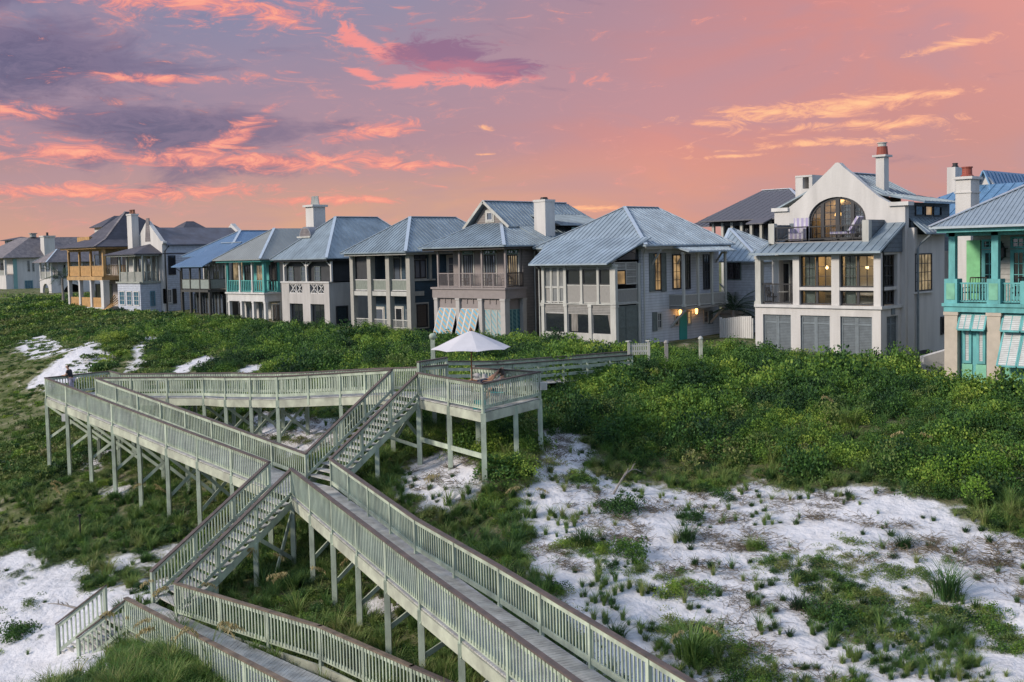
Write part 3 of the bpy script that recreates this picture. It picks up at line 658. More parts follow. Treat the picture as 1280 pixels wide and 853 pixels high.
# ================================================================ white clapboard house (middle right)
def house_clapboard():
    Y0 = 57.; X0, zb = onY(766, 436, Y0); zb -= .1
    xl = onY(676.7, 430, Y0)[0]; m_clap = M('white_lap_siding', (.58,.60,.64), .65, var=.1, scale=1.1, stretch=(1.5,1.5,.3), kind='siding', pitch=.2)
    m_gt = M('greige_trim', (.44,.43,.40), .7, var=.06); m_gs = M('grey_green_shutter', (.19,.22,.21), .7, kind='louvre', pitch=.09)
    m_pan = M('grey_board_panel', (.30,.29,.27), .8, var=.1, scale=4, stretch=(6,6,1)); m_blind = M('porch_blind', (.32,.31,.29), .8, kind='louvre', pitch=.12); m_cur = M('pale_curtain', (.30,.28,.25), .9, stretch=(8,8,.4), var=.3)
    R = house('white clapboard beach house with a two storey screened porch and lamplit side windows', 'house', X0, Y0, zb)
    zf = FXZ(VI1, 610, 520, Y0)[1]; zf1 = FXZ(VI1, 610, 492, Y0)[1]; ze = FXZ(VI1, 600, 228, Y0)[1]
    Yp = SYZ(VI1, 797, 400, X0)[0]; X1 = X0+.15; Yb = SYZ(VI2, 620, 400, X1)[0]
    xm0 = onY(665.8, 312, Yp-.7)[0]; xm1, zme = onY(807.6, 306.5, Yp-.7)
    X1 = min(X1, xm1-.5)
    # main body
    wbox(R, xm0+.8, X1, Yp, Yb, zb-1, zme-.25, m_clap)
    f = ('S', X1); 
    # windows on the east wall
    def sw(x0, x1, y0, y1, **k):
        a = SYZ(VI2, x0, (y0+y1)/2, X1)[0]; b = SYZ(VI2, x1, (y0+y1)/2, X1)[0]; xc = (x0+x1)/2
        return a, b, SYZ(VI2, xc, y1, X1)[1], SYZ(VI2, xc, y0, X1)[1]
    a, b, c, d = sw(155, 205, 150, 420); win(R, f, a, b, c, d, m_dkframe, m_lit, 2, 4)
    a, b, c, d = sw(120, 155, 150, 425); shutter(R, f, a, b, c, d, m_gs, m_gs); a, b, c, d = sw(205, 240, 150, 425); shutter(R, f, a, b, c, d, m_gs, m_gs)
    for x0, x1, g in ((285, 345, m_lit), (375, 412, m_glass), (505, 550, m_glass)): a, b, c, d = sw(x0, x1, 160, 408); win(R, f, a, b, c, d, m_dkframe, g, 2, 4)
    a, b, c, d = sw(175, 210, 572, 690); win(R, f, a, b, c, d, m_gt, m_glass, 2, 2); a, b, c, d = sw(143, 175, 570, 705); shutter(R, f, a, b, c, d, m_gs, m_gs)
    a, b, c, d = sw(505, 540, 560, 650); win(R, f, a, b, c, d, m_gt, m_glass, 2, 2); a, b, c, d = sw(540, 570, 560, 655); shutter(R, f, a, b, c, d, m_gs, m_gs)
    a, b, c, d = sw(300, 330, 590, 670); win(R, f, a, b, c, d, m_gt, m_glass, 1, 2)
    a, b, c, d = sw(388, 418, 560, 660); win(R, f, a, b, c, d, m_gt, m_lit, 1, 2)
    m_door = M('turquoise_door', (.03,.30,.26), .5, var=.05); a, b, c, d = sw(335, 385, 575, 770); fb(MB(), f, a, b, .01, .09, zb, d).build('door', m_door, R)
    # bay balcony on brackets
    ya = SYZ(VI2, 265, 470, X1)[0]; yb2 = SYZ(VI2, 562, 460, X1)[0]; zbf = SYZ(VI2, 350, 525, X1)[1]; zbr = SYZ(VI2, 350, 415, X1)[1]; zt = SYZ(VI2, 400, 145, X1)[1]
    ba = MB(); ba.box(X1, X1+1.35, ya, yb2, zbf-.18, zbf).build('balcony_floor', m_fl, R)
    for a_, b_ in (((X1, ya), (X1+1.3, ya)), ((X1+1.3, ya), (X1+1.3, yb2)), ((X1+1.3, yb2), (X1, yb2))): hrail(R, a_, b_, zbf, zbr-zbf-.25, m_gt, 'panel', pm=m_pan)
    for k in range(4): column(R, X1+1.3, ya+(yb2-ya)*k/3, zbf, zt, .16, m_trim)
    for yy in (ya+.15, yb2-.15): MB().beam((X1, yy, zbf-1.5), (X1+1.3, yy, zbf-.25), .14, .16).build('bracket', m_gt, R)
    for yy in (Yp+1.2, Yp+4.2, Yb-.4): MB().beam((X1, yy, zme-1.4), (X1+.8, yy, zme-.35), .1, .12).build('bracket', m_gt, R)
    for yy in (ya+.9, ya+2.9):
        l = MB().lathe([(.02,.3),(.12,.22),(.09,-.1),(.03,-.14)], (X1+.3, yy, zbf-.55), 6).build('porch_lantern', m_lampg, R)
    # porch: two storeys of screens
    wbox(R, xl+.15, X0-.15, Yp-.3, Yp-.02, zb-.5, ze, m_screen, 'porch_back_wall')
    MB().box(xl, X0, Y0, Yp, zf1-.02-.3, zf).build('porch_floor', m_fl, R); MB().box(xl+.05, X0-.05, Y0+.05, Yp-.05, zb-.6, zb+.12).build('plinth', m_trim, R)
    xs = lambda x, y=400: FXZ(VI1, x, y, Y0)[0]; zz = lambda y, x=610: FXZ(VI1, x, y, Y0)[1]
    for x in (100, 262, 377, 495, 612): column(R, xs(x)+(0 if x > 100 else .1), Y0+.1, zf, ze-.05, .26 if x in (100, 262, 612) else .2, m_trim)
    for x in (160, 210): column(R, xs(x), Y0+.1, zf, ze-.05, .1, m_trim, False)
    for x in (103, 265, 438, 612): column(R, xs(x), Y0+.1, zb-.4, zf1-.3, .28, m_trim)
    MB().box(xl-.05, X0+.05, Y0-.05, Y0+.25, zf1-.3, zf+.04).build('beam', m_trim, R); MB().box(X0-.25, X0+.06, Y0+.25, Yp, zf1-.3, zf+.04).build('beam', m_trim, R)
    MB().box(xl, X0, Y0, Y0+.2, ze-.22, ze-.02).build('beam', m_trim, R)
    top = [xs(262), xs(377), xs(495), xs(612)]
    for i in range(3):
        a_, b_ = top[i]+.12, top[i+1]-.12
        hrail(R, (a_, Y0+.1), (b_, Y0+.1), zf, zz(378)-zf, m_trim, 'panel', pm=m_pan, post=False)
        win(R, ('F', Y0+.15), a_, b_, zz(375), zz(268), m_dkframe, m_glass, 1, 1, fw=.05, name='porch_screen')
        MB().box(a_, b_, Y0+.05, Y0+.12, zz(268), zz(238)).build('blind', m_blind, R)
    for a_, b_ in ((100, 160), (160, 210), (210, 262)): win(R, ('F', Y0+.15), xs(a_)+.06, xs(b_)-.06, zz(395), zz(240), m_trim, m_screenp, 1, 1, fw=.05, name='porch_screen'); win(R, ('F', Y0+.15), xs(a_)+.06, xs(b_)-.06, zf+.1, zz(398), m_trim, m_screenp if a_ > 100 else m_pan, 1, 1, fw=.07, name='porch_screen')
    lo = [xs(103), xs(265), xs(438), xs(612)]
    for i in range(3):
        a_, b_ = lo[i]+.15, lo[i+1]-.15
        MB().box(a_, b_, Y0+.04, Y0+.1, zz(585), zf1-.3).build('blind', m_blind, R)
        win(R, ('F', Y0+.15), a_, b_, zz(735), zz(588), m_gt, m_glass, 1, 1, fw=.05, name='porch_screen')
        MB().box(a_, b_, Y0+.04, Y0+.12, zb-.3, zz(735)).build('base_panel', m_trim, R)
        if i: 
            for s_, e_ in (((b_, b_-.55) if i == 2 else (a_+.9, a_+.3)),): MB().prism([(s_, Y0+.12, zz(590)), (e_, Y0+.12, zz(590)), (e_+(.25 if i == 2 else 0), Y0+.12, zz(720)), (s_, Y0+.12, zz(720))], (0, -.02, 0)).build('curtain', m_cur, R)
    # porch east side
    s = ('S', X0-.08)
    for yy in (Y0+.12, Yp-.15): column(R, X0-.05, yy, zb-.4, ze, .24, m_trim)
    ss = lambda x, y: SYZ(VI1, x, y, X0)
    hrail(R, (X0-.05, Y0+.25), (X0-.05, Yp-.3), zf, 1.05, m_trim, 'panel', pm=m_pan, post=False)
    win(R, s, Y0+.25, (Y0+Yp)/2, ss(680, 375)[1], ss(680, 275)[1], m_dkframe, m_lit, 1, 1, fw=.05, name='porch_screen'); shutter(R, s, (Y0+Yp)/2, Yp-.3, ss(700, 375)[1], ss(700, 215)[1], m_gt, m_blind, mids=(.35, .66))
    shutter(R, s, Y0+.25, (Y0+Yp)/2, ss(680, 270)[1], ss(680, 215)[1], m_gt, m_blind)
    shutter(R, s, Y0+.28, Yp-.28, zb, zf1-.4, m_gs, m_gs, leaves=2)
    # roofs
    xm = (xm0+xm1)/2; yr0, zr = SYZ(VI0, 1125, 150, xm); yr1 = onX(821.8, 261, xm)[0]; yr1 = max(yr1, yr0+3)
    ye0 = Yp-.7; ye1 = Yb+.8; T = .45
    polys, caps = hip(xm0, xm1, ye0, ye1, zme, xm, yr0, yr1, zr); roof(R, polys, m_metal2, .42, caps=caps, capm=m_cap2)
    sl = (zr-zme)/(yr0-ye0)
    zs = SYZ(VI0, 800, 475, xm)[1]; ys = ye0+(zs-zme)/sl
    xw = lambda y: ((y-ye0)/(yr0-ye0))
    tl = xm0+(xm-xm0)*xw(ys)+.0; 
    roof(R, [[(xl-.45, Y0-.75, ze+.05), (X0+.2, Y0-.75, ze+.05), (X0+1.0, ys, zs+.04), (tl+.2, ys, zs+.04)]], m_metal2, .42, th=.1)
    MB().box(xl, X0-.1, Y0+.1, Yp, ze-.02, ze+.25).build('porch_ceiling', m_gt, R)
    MB().prism([(X0-.1, Y0+.1, ze), (X0-.1, Yp, ze), (X0-.1, Yp, zme-.1)], (-.1,0,0)).build('gable_infill', m_glass, R)
    roof(R, [[(X1-.1, ya-.5, zme+.15), (X1+2.0, ya-.3, zt+.1), (X1+2.0, yb2+.5, zt+.1), (X1-.1, yb2+.8, zme+.15)]], m_metal2, .42)
    soffit(R, xm0, xm1, ye0, ye1, zme, m_gt)
    pipe(R, [(xm1-.1, ye0+.1, zme-.15), (X1+.1, Yp+.15, zme-.6), (X1+.1, Yp+.15, zb)], .05, m_trim); pipe(R, [(xl-.1, Y0-.6, ze), (xl-.05, Y0-.05, ze-.35), (xl-.05, Y0-.05, zb)], .05)
    return dict(X0=X0, Yb=Yb, zb=zb, X1=X1)
m_lampg = M('lamp_glow', (.9,.5,.2), .5, emis=(1.,.45,.12), es=6)
m_lampw = M('warm_bulb', (.9,.7,.4), .5, emis=(1.,.62,.25), es=9)
m_screenp = M('pale_insect_screen', (.20,.21,.21), .7, var=.12, scale=2)
HI = house_clapboard()
# ================================================================ taupe house with striped shutters
def house_taupe():
    Y0 = 57.; X0, zb = onY(633, 425, Y0); zb -= .3; m_tp = M('taupe_lap_siding', (.24,.215,.20), .7, var=.06, kind='siding', pitch=.22); m_tpf = M('taupe_fascia_paint', (.27,.235,.225), .7, var=.06)
    m_col = M('stone_column_paint', (.42,.40,.38), .75, var=.05); m_br = M('dark_brown_rail', (.07,.06,.055), .6); m_st = M('blue_and_tan_striped_shutter', (.46,.34,.22), .7, var=.1, kind='stripe', colb=(.13,.34,.46), pitch=.62, sl=1.5); m_stf = M('faded_blue_shutter', (.22,.38,.42), .7, kind='stripe', colb=(.34,.36,.33), pitch=.42, sl=.9)
    R = house('taupe beach house with blue and tan striped hinged shutters on its lower storey', 'house', X0, Y0, zb)
    xs = lambda x, y=600: FXZ(VH2, x, y, Y0)[0]; zz = lambda y, x=655: FXZ(VH2, x, y, Y0)[1]
    xl = xs(90); zf = zz(395); zf0 = zz(485); ze = FXZ(VH1, 810, 535, Y0-.6)[1]
    Yp = SYZ(VH2, 825, 300, X0)[0]; Yb = Yp+10
    wbox(R, xl, X0-.15, Yp, Yb, zb-1, ze-.2, m_tp)
    wbox(R, xl+.25, X0-.3, Y0+1.9, Y0+2.1, zf, ze-.2, m_tpf, 'porch_back_wall')
    MB().box(xl-.12, X0+.12, Y0-.12, Yp, zf0, zf).build('porch_floor', m_tpf, R); MB().box(xl-.22, X0+.22, Y0-.22, Yp+.02, zf-.13, zf+.02).build('cornice', m_tpf, R)
    for x in (105, 283, 467, 656): column(R, xs(x), Y0+.12, zb-.5, zf0, .42 if x != 656 else .5, m_col)
    for x in (108, 284, 468, 660): column(R, xs(x, 200), Y0+.12, zf, ze-.15, .16, m_tpf, False)
    MB().box(xl, X0, Y0+.05, Y0+.25, ze-.35, ze-.12).build('beam', m_br, R)
    b4 = [xs(108, 330), xs(195, 330), xs(284, 330), xs(375, 330), xs(468, 330), xs(562, 330), xs(660, 330)]
    for i in range(6): hrail(R, (b4[i], Y0+.1), (b4[i+1], Y0+.1), zf, 1.15, m_tpf, 'bal', .1, post=(i % 2 == 0), bw_=.022)
    hrail(R, (X0-.12, Y0+.2), (X0-.12, Yp-.1), zf, 1.15, m_br, 'bal', .09, bw_=.025)
    bkf = ('F', Y0+1.9)
    for x0, x1 in ((325, 405), (500, 590), (690, 775)):
        a = FXZ(VH2, x0, 200, Y0+1.9)[0]; b = FXZ(VH2, x1, 200, Y0+1.9)[0]; t = FXZ(VH2, x1, 120, Y0+1.9)[1]; t2 = FXZ(VH2, x1, 70, Y0+1.9)[1]
        b = min(b, X0-.45); a = min(a, b-.9)
        win(R, bkf, a, b, zf+.1, t, m_dkframe, m_litw if x0 == 690 else m_glassr, 4, 1, trim=m_trim, name='porch_door', mun=.1); win(R, bkf, a, b, t+.05, min(t2, ze-.35), m_tealf, m_glassr, 4, 1, fw=.06)
    # lower bays: board head, shutters propped open in the first two
    lo = [xs(105), xs(283), xs(467), xs(656)]
    for i in range(3):
        a, b = lo[i]+.22, lo[i+1]-.22; MB().box(a, b, Y0+.1, Y0+.2, zz(572), zf0).build('head_panel', m_tpf, R)
        for t in (.33, .66): MB().box(a+(b-a)*t-.05, a+(b-a)*t+.05, Y0+.04, Y0+.09, zz(530), zz(490)).build('peg', m_tpf, R)
        zt_ = zz(575); z0_ = zb
        if i < 2:
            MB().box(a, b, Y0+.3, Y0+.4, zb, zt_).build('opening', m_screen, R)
            n = Vector((0, -.75, z0_-zt_+.35)); 
            for k in range(3):
                u0 = a+(b-a)*k/3; u1 = a+(b-a)*(k+1)/3; p = MB(); T_ = Vector((0, Y0+.1, zt_))
                q0 = Vector((u0+.03, Y0+.08, zt_)); q1 = Vector((u1-.03, Y0+.08, zt_)); p.prism([q0, q1, q1+n, q0+n], (0, -.03, 0)); s = p.build('shutter', m_st, R)
                fr_ = MB(); fr_.beam(q0, q0+n, .07, .07); fr_.beam(q1, q1+n, .07, .07); fr_.beam(q0, q1, .07, .07); fr_.beam(q0+n, q1+n, .07, .07); fr_.build('shutter_frame', m_white, s)
        else: shutter(R, ('F', Y0+.2), a, b, zb, zt_, m_trim, m_stf, leaves=3, fw=.05, mids=())
    shutter(R, ('S', X0-.35), Y0+.5, Yp-.2, zb, zz(575), m_tealf, m_teald, leaves=3, fw=.05, mids=()); MB().box(X0-.4, X0-.3, Y0+.4, Yp, zz(575), zf0).build('head_panel', m_tpf, R)
    column(R, X0-.15, Yp-.1, zb-.5, zf0, .4, m_col)
    for y_, z0_, z1_ in ((Yp+1.6, zb+1.6, zb+2.3), (Yp+1.6, zb+.3, zb+.8)): win(R, ('S', X0-.15), y_, y_+.5, z0_, z1_, m_tpf, m_glass, 1, 1)
    # roofs
    exl = onY(522, 308, Y0-.8)[0]; exr = X0+.8; yg = Y0+3.2
    ap = onY(*P(VH1, 770, 310), yg); la = onY(*P(VH1, 530, 318), yg); ze_ = ze
    eb = Yb+.6
    roof(R, [[(exl, Y0-.8, ze_), (exr, Y0-.8, ze_), (ap[0], yg, ap[1]), (la[0], yg, ap[1])], [(exr, Y0-.8, ze_), (exr, eb, ze_), (ap[0], eb, ap[1]), (ap[0], yg, ap[1])], [(exl, eb, ze_), (exl, Y0-.8, ze_), (la[0], yg, ap[1]), (la[0], eb, ap[1])]], m_metal, .42, caps=[((exr, Y0-.8, ze_), (ap[0], yg, ap[1])), ((exl, Y0-.8, ze_), (la[0], yg, ap[1]))])
    soffit(R, exl, exr, Y0-.8, eb, ze_, m_br)
    gp = onY(*P(VH1, 630, 92), yg+.2); gl = onY(*P(VH1, 440, 335), yg+.2); gr = onY(*P(VH1, 880, 372), yg+.2); zg = (gl[1]+gr[1])/2; ybk = onX(707.5, 258.5, gp[0])[0]
    MB().prism([(gl[0]+.3, yg+.2, zg-.2), (gr[0]-.3, yg+.2, zg-.2), (gp[0], yg+.2, gp[1]-.15)], (0, .2, 0)).build('gable_wall', m_tp, R)
    fx_, fz_ = (gr[0]-gp[0]), gp[1]-zg; dx = .5
    lowr = (gr[0]+1.2, zg-1.2*fz_/fx_*.55)
    roof(R, [[(gl[0], yg-.25, zg), (gp[0], yg-.25, gp[1]), (gp[0], ybk, gp[1]), (gl[0], ybk+2, zg)], [(gr[0], yg-.25, zg), (gp[0], yg-.25, gp[1]), (gp[0], ybk, gp[1]), (gr[0], ybk+2, zg)]], m_metal, .42, caps=[((gp[0], yg-.25, gp[1]), (gp[0], ybk, gp[1]))])
    roof(R, [[(gr[0]-.05, yg+1, zg+.02), (gr[0]-.05, eb+1, zg+.02), (exr, eb+1, ze_+.05), (exr, yg+1, ze_+.05)]], m_metal, .42)
    ba = MB(); ba.beam((gl[0]-.1, yg-.28, zg-.08), (gp[0], yg-.28, gp[1]-.05), .06, .22); ba.beam((gr[0]+.1, yg-.28, zg-.08), (gp[0], yg-.28, gp[1]-.05), .06, .22); ba.build('bargeboard', m_trim, R)
    a = onY(*P(VH1, 628, 240), yg+.2); win(R, ('F', yg+.2), a[0], a[0]+.75, onY(*P(VH1, 640, 290), yg)[1], onY(*P(VH1, 640, 200), yg)[1], m_white, m_glassr, 1, 1, trim=m_trim)
    # chimney on the east slope, dormer behind it
    cy = onX(*P(VI0, 360, 470), X0-.6)[0]; xa = X0-1.6
    c0 = onX(*P(VI0, 360, 76), X0-1)
    wd = 1.25; chimney(R, X0-1.9, X0-1.9+wd, cy-.2, cy+.9, zb, onX(*P(VI0, 360, 80), X0-1.2)[1], m_stucco, 1, m_black, capw=.05, poth=.2)
    y1 = cy+2.6; zt = onX(*P(VI0, 600, 330), X0-1.2)[1]; wbox(R, gp[0]+.6, X0-1.0, y1-.8, y1+4.6, zg, zt, m_tp, 'dormer'); 
    for k in range(2): win(R, ('S', X0-1.0), y1+.6+k*1.3, y1+1.5+k*1.3, zt-1.15, zt-.2, m_tealf, m_glass, 2, 1)
    roof(R, [[(gp[0]+.2, y1-1.3, zt+1.3), (X0-.4, y1-1.3, zt+.02), (X0-.4, y1+5, zt+.02), (gp[0]+.2, y1+5, zt+1.3)]], m_metal, .42)
    pipe(R, [(exr-.1, Yp+1.2, ze_-.1), (X0-.05, Yp+1.2, ze_-.5), (X0-.05, Yp+1.2, zb)], .06)
    return dict(X0=X0, zb=zb, zf=zf, Y0=Y0)
m_tealf = M('pale_teal_frame', (.20,.36,.34), .6, var=.05); m_teald = M('deep_teal_shutter', (.05,.17,.20), .7, kind='stripe', colb=(.09,.22,.24), pitch=.4, sl=1.2)
HH = house_taupe()
# ================================================================ navy house with stone coloured columns
def house_navy():
    Y0 = 57.; X0, zb = onY(513, 417, Y0); zb -= .3; m_nv = M('navy_lap_siding', (.025,.065,.10), .6, var=.1, kind='siding', pitch=.2); m_col = M('khaki_column_paint', (.36,.35,.31), .75, var=.06)
    m_wav = M('sage_board_panel', (.24,.27,.23), .8, var=.15, scale=3, stretch=(5,5,1))
    R = house('navy blue beach house with four tall khaki square columns and a ribbed silver hip roof', 'house', X0, Y0, zb)
    xs = lambda x, y=550: FXZ(VG, x, y, Y0)[0]; zz = lambda y, x=485: FXZ(VG, x, y, Y0)[1]
    zf = zz(560); zf0 = zz(590); ze = zz(290); xl = xs(92); Yr = Y0+1.7; Yb = Y0+14
    wbox(R, xl+.3, X0-.25, Yr, Yb, zb-1, ze-.1, m_nv); wbox(R, X0-.45, X0-.2, Y0+.35, Yr, zb-1, ze-.1, m_nv)
    MB().box(xl, X0-.1, Y0+.05, Yr, zf0, zf).build('porch_floor', m_trim, R); MB().box(xl, X0-.1, Y0+.02, Yr, zb-.8, zb+.1).build('plinth', m_trim, R)
    cx = [xs(107), xs(225), xs(348), xs(485)]
    for i, c in enumerate(cx): column(R, c, Y0+.2, zb-.6, ze-.1, .5 if i else .45, m_col)
    for i in range(3):
        a, b = cx[i]+.24, cx[i+1]-.24
        hrail(R, (a, Y0+.2), (b, Y0+.2), zf, zz(478)-zf, m_white, 'panel', pm=m_wav, post=False); hrail(R, (a, Y0+.2), (b, Y0+.2), zb+.1, zz(750)-zb-.1, m_trim, 'bal', .12, post=False)
        hrail(R, (a, Y0+.23), (b, Y0+.23), zb+.4, .35, m_trim, 'none', post=False)
    win(R, ('F', Y0+.35), cx[0]+.24, cx[1]-.24, zz(478), ze-.25, m_dkframe, m_screen, 1, 1, fw=.05, name='porch_screen')
    for i in (1, 2): a, b = cx[i]+.3, cx[i+1]-.5; win(R, ('F', Yr), a+.15, b+.15, zf+.2, ze-.6, m_dkframe, m_glassr, 2, 1, trim=m_trim, mun=.14); win(R, ('F', Yr), a+.15, b+.15, ze-.58, ze-.3, m_dkframe, m_glassr, 2, 1, fw=.05)
    win(R, ('F', Yr), cx[0]+.5, cx[1]-.3, zb+.2, zb+2.2, m_white, m_glassr, 1, 1, trim=m_trim); win(R, ('F', Yr), cx[1]+.4, cx[2]-.2, zb+.2, zb+2.3, m_white, m_glass, 2, 1, trim=m_trim, mun=.1)
    win(R, ('F', Yr), cx[2]+.3, cx[2]+.8, zb+1.2, zb+2.1, m_white, m_glass, 1, 1, trim=m_trim, tw=.08); win(R, ('F', Yr), cx[3]-.8, cx[3]-.4, zb+1.2, zb+2.1, m_white, m_glass, 1, 1, trim=m_trim, tw=.08)
    f = ('S', X0-.2); S = lambda x, y: SYZ(VG, x, y, X0-.2)
    a, b = S(520, 400)[0], S(598, 400)[0]; MB().box(X0-.2, X0-.12, Y0+.4, S(660, 480)[0], S(550, 487)[1], S(550, 477)[1]).build('belt_trim', m_trim, R)
    win(R, f, a, b, S(555, 470)[1], S(555, 345)[1], m_dkframe, m_glassr, 2, 1, trim=m_trim, mun=.16, tw=.08); win(R, f, a, b, S(555, 343)[1], S(555, 315)[1], m_dkframe, m_glassr, 2, 1, fw=.05)
    column(R, X0-.2, S(625, 400)[0], S(625, 478)[1], ze-.1, .25, m_col, False)
    a, b = S(535, 720)[0], S(610, 720)[0]; win(R, f, a, b, S(570, 795)[1], S(570, 640)[1], m_dkframe, m_glass, 1, 1, trim=m_trim, tw=.12)
    y = S(625, 400)[0]+2.0; win(R, f, y, y+1.1, S(625, 478)[1], ze-.5, m_trim, m_glassr, 1, 3, trim=m_trim)
    ex0 = onY(*P(VG, 25, 288), Y0-.9)[0]; ex1 = X0+.75; xr = (ex0+ex1)/2; yr0, zr = onX(*P(VG, 493, 60), xr); yr1 = onX(569.4, 273, xr)[0]
    polys, caps = hip(ex0, ex1, Y0-.9, yr1+(yr0-Y0), ze, xr, yr0, yr1, zr); roof(R, polys, m_metal, .42, caps=caps); soffit(R, ex0, ex1, Y0-.9, yr1+(yr0-Y0), ze, m_trim)
house_navy()
# ================================================================ grey stucco house with cross pattern openings
def house_cross():
    Y0 = 57.; X0, zb = onY(413, 413, Y0); zb -= .4
    R = house('pale grey stucco beach house with crossed balcony openings, screened upper porch and tall white chimney', 'house', X0, Y0, zb)
    xs = lambda x, y=600: FXZ(VF, x, y, Y0)[0]; zz = lambda y, x=345: FXZ(VF, x, y, Y0)[1]; m_g = M('light_grey_stucco', (.48,.46,.44), .85, var=.12, stretch=(1.6,1.6,.25), scale=.9, bump=.008)
    xl = xs(58); zf = zz(540); ze = zz(392); Yb = Y0+13
    # lower walls with real openings
    b = MB(); op = [(xs(102), xs(180)), (xs(225), xs(308))]; zt = zz(668); z1 = zz(545); z0 = zz(605)
    b.box(xl, op[0][0], Y0, Y0+.3, zb-1, zf); b.box(op[0][1], op[1][0], Y0, Y0+.3, zb-1, zf); b.box(op[1][1], X0, Y0, Y0+.3, zb-1, zf)
    for o in op: b.box(o[0], o[1], Y0, Y0+.3, zt, z0); b.box(o[0], o[1], Y0, Y0+.3, z1, zf)
    b.box(X0-.3, X0, Y0+.3, Yb, zb-1, zf); b.box(xl, xl+.3, Y0+.3, Yb, zb-1, zf); b.build('wall', m_g, R)
    wbox(R, xl+.3, X0-.3, Y0+2.2, Yb, zf, ze-.1, m_screen, 'inner_wall'); MB().box(xl-.08, X0+.08, Y0-.08, Y0+.32, zf, zf+.12).build('cornice', m_white, R)
    for o in op:
        win(R, ('F', Y0+.3), o[0], o[1], zb-.6, zt, m_dkframe, m_glass, 2, 1, name='glass_door')
        w_ = o[1]-o[0]; hh = z1-z0; c = MB()
        for k in range(2):
            a_ = o[0]+w_*k/2; c_ = a_+w_/2
            c.beam((a_, Y0+.1, z0), (c_, Y0+.1, z1), .06, .07); c.beam((a_, Y0+.14, z1), (c_, Y0+.14, z0), .05, .06)
        c.box(o[0]+w_/2-.05, o[0]+w_/2+.05, Y0+.05, Y0+.17, z0, z1); c.box(o[0], o[1], Y0+.05, Y0+.17, z0, z0+.07); c.box(o[0], o[1], Y0+.05, Y0+.17, z1-.07, z1)
        for q_ in (.25, .75): c.box(o[0]+w_*q_-.03, o[0]+w_*q_+.03, Y0+.06, Y0+.16, z0, z1)
        c.build('cross_pattern', m_white, R); MB().box(o[0], o[1], Y0+.4, Y0+.45, z0, z1).build('opening', m_glass, R)
    for x in (65, 197, 343):
        cx = xs(x, 450); column(R, cx, Y0+.15, zf+.12, ze-.05, .18, m_white, False)
        for s in (-1, 1):
            if (x == 65 and s < 0) or (x == 343 and s > 0): continue
            MB().beam((cx, Y0+.15, zf+1.5), (cx+s*1.05, Y0+.15, ze-.1), .1, .12).build('bracket', m_white, R)
    xsn = [xs(65), xs(197), xs(343)]
    for i in range(2): win(R, ('F', Y0+.5), xsn[i]+.1, xsn[i+1]-.1, zf+.15, ze-.1, m_dkframe, m_screen, 1, 1, fw=.06, name='porch_screen')
    MB().box(xl+.1, X0, Y0+.05, Y0+.3, ze-.25, ze-.06).build('beam', m_dkframe, R)
    for k in range(3): a_ = xs(78)+k*2.2; win(R, ('F', Y0+.47), a_, a_+.9, zf+.15, ze-.75, m_gcur, m_glassr, 1, 3, fw=.05, name='window')
    S = lambda x, y: SYZ(VF, x, y, X0); a, b_ = S(380, 760)[0], S(450, 760)[0]; win(R, ('S', X0), a, b_, zb-.6, S(410, 675)[1], m_dkframe, m_glass, 1, 1, name='glass_door')
    y0 = Y0+.6
    for k in range(4): win(R, ('S', X0-.12), y0+k*3, y0+2.9+k*3, zf+.1, ze-.1, m_dkframe, m_screen, 1, 1, fw=.06, name='porch_screen')
    ex0 = onY(337, 321.6, Y0-.7)[0]; ex1 = X0+.7; xr = (ex0+ex1)/2; yr0, zr = onX(*P(VF, 375, 148), xr); yr1 = onX(471.6, 273, xr)[0]
    polys, caps = hip(ex0, ex1, Y0-.7, yr1+(yr0-Y0), ze, xr, yr0, yr1, zr); roof(R, polys, m_metal, .45, ribh=.02, caps=caps); soffit(R, ex0, ex1, Y0-.7, yr1+(yr0-Y0), ze, m_dkframe)
    # half round dormer on the front slope
    sl = (zr-ze)/(yr0-Y0+.7); yd = Y0+1.6; zd = ze+sl*(yd-Y0+.7); xd = FXZ(VF, 197, 320, yd)[0]; rd_ = .95; d = MB(); n = 14
    arc = [(xd+rd_*cos(pi*k/n), zd+.1+rd_*.95*sin(pi*k/n)) for k in range(n+1)]
    d.prism([(x, yd, z) for x, z in arc], (0, 1.9, 0)); dm = d.build('dormer', m_metalg, R); arc2 = [(xd+rd_*.85*cos(pi*k/n), zd+.12+rd_*.8*sin(pi*k/n)) for k in range(n+1)]
    MB().prism([(x, yd-.02, z) for x, z in arc2], (0, .03, 0)).build('pane', m_slateb, dm); MB().box(xd-rd_-.15, xd+rd_+.15, yd-.2, yd+.3, zd-.05, zd+.1).build('sill', m_trim, dm)
    # tall chimney on the west slope
    xc = xl+.4; cy, cz = onX(*P(VF, 255, 90), xc); chimney(R, xc-.75, xc+.55, cy-.6, cy+.8, zb, cz+.2, m_stucco, 0, capw=.2, caph=.2)
    for k in range(2): MB().lathe([(.33,0),(.3,.1),(.2,.85),(.16,.86)], (xc-.4+k*.6, cy+.1, cz+.2), 4).build('chimney_pot', m_trim, R)
m_gcur = M('grey_green_door', (.16,.2,.19), .7)
house_cross()
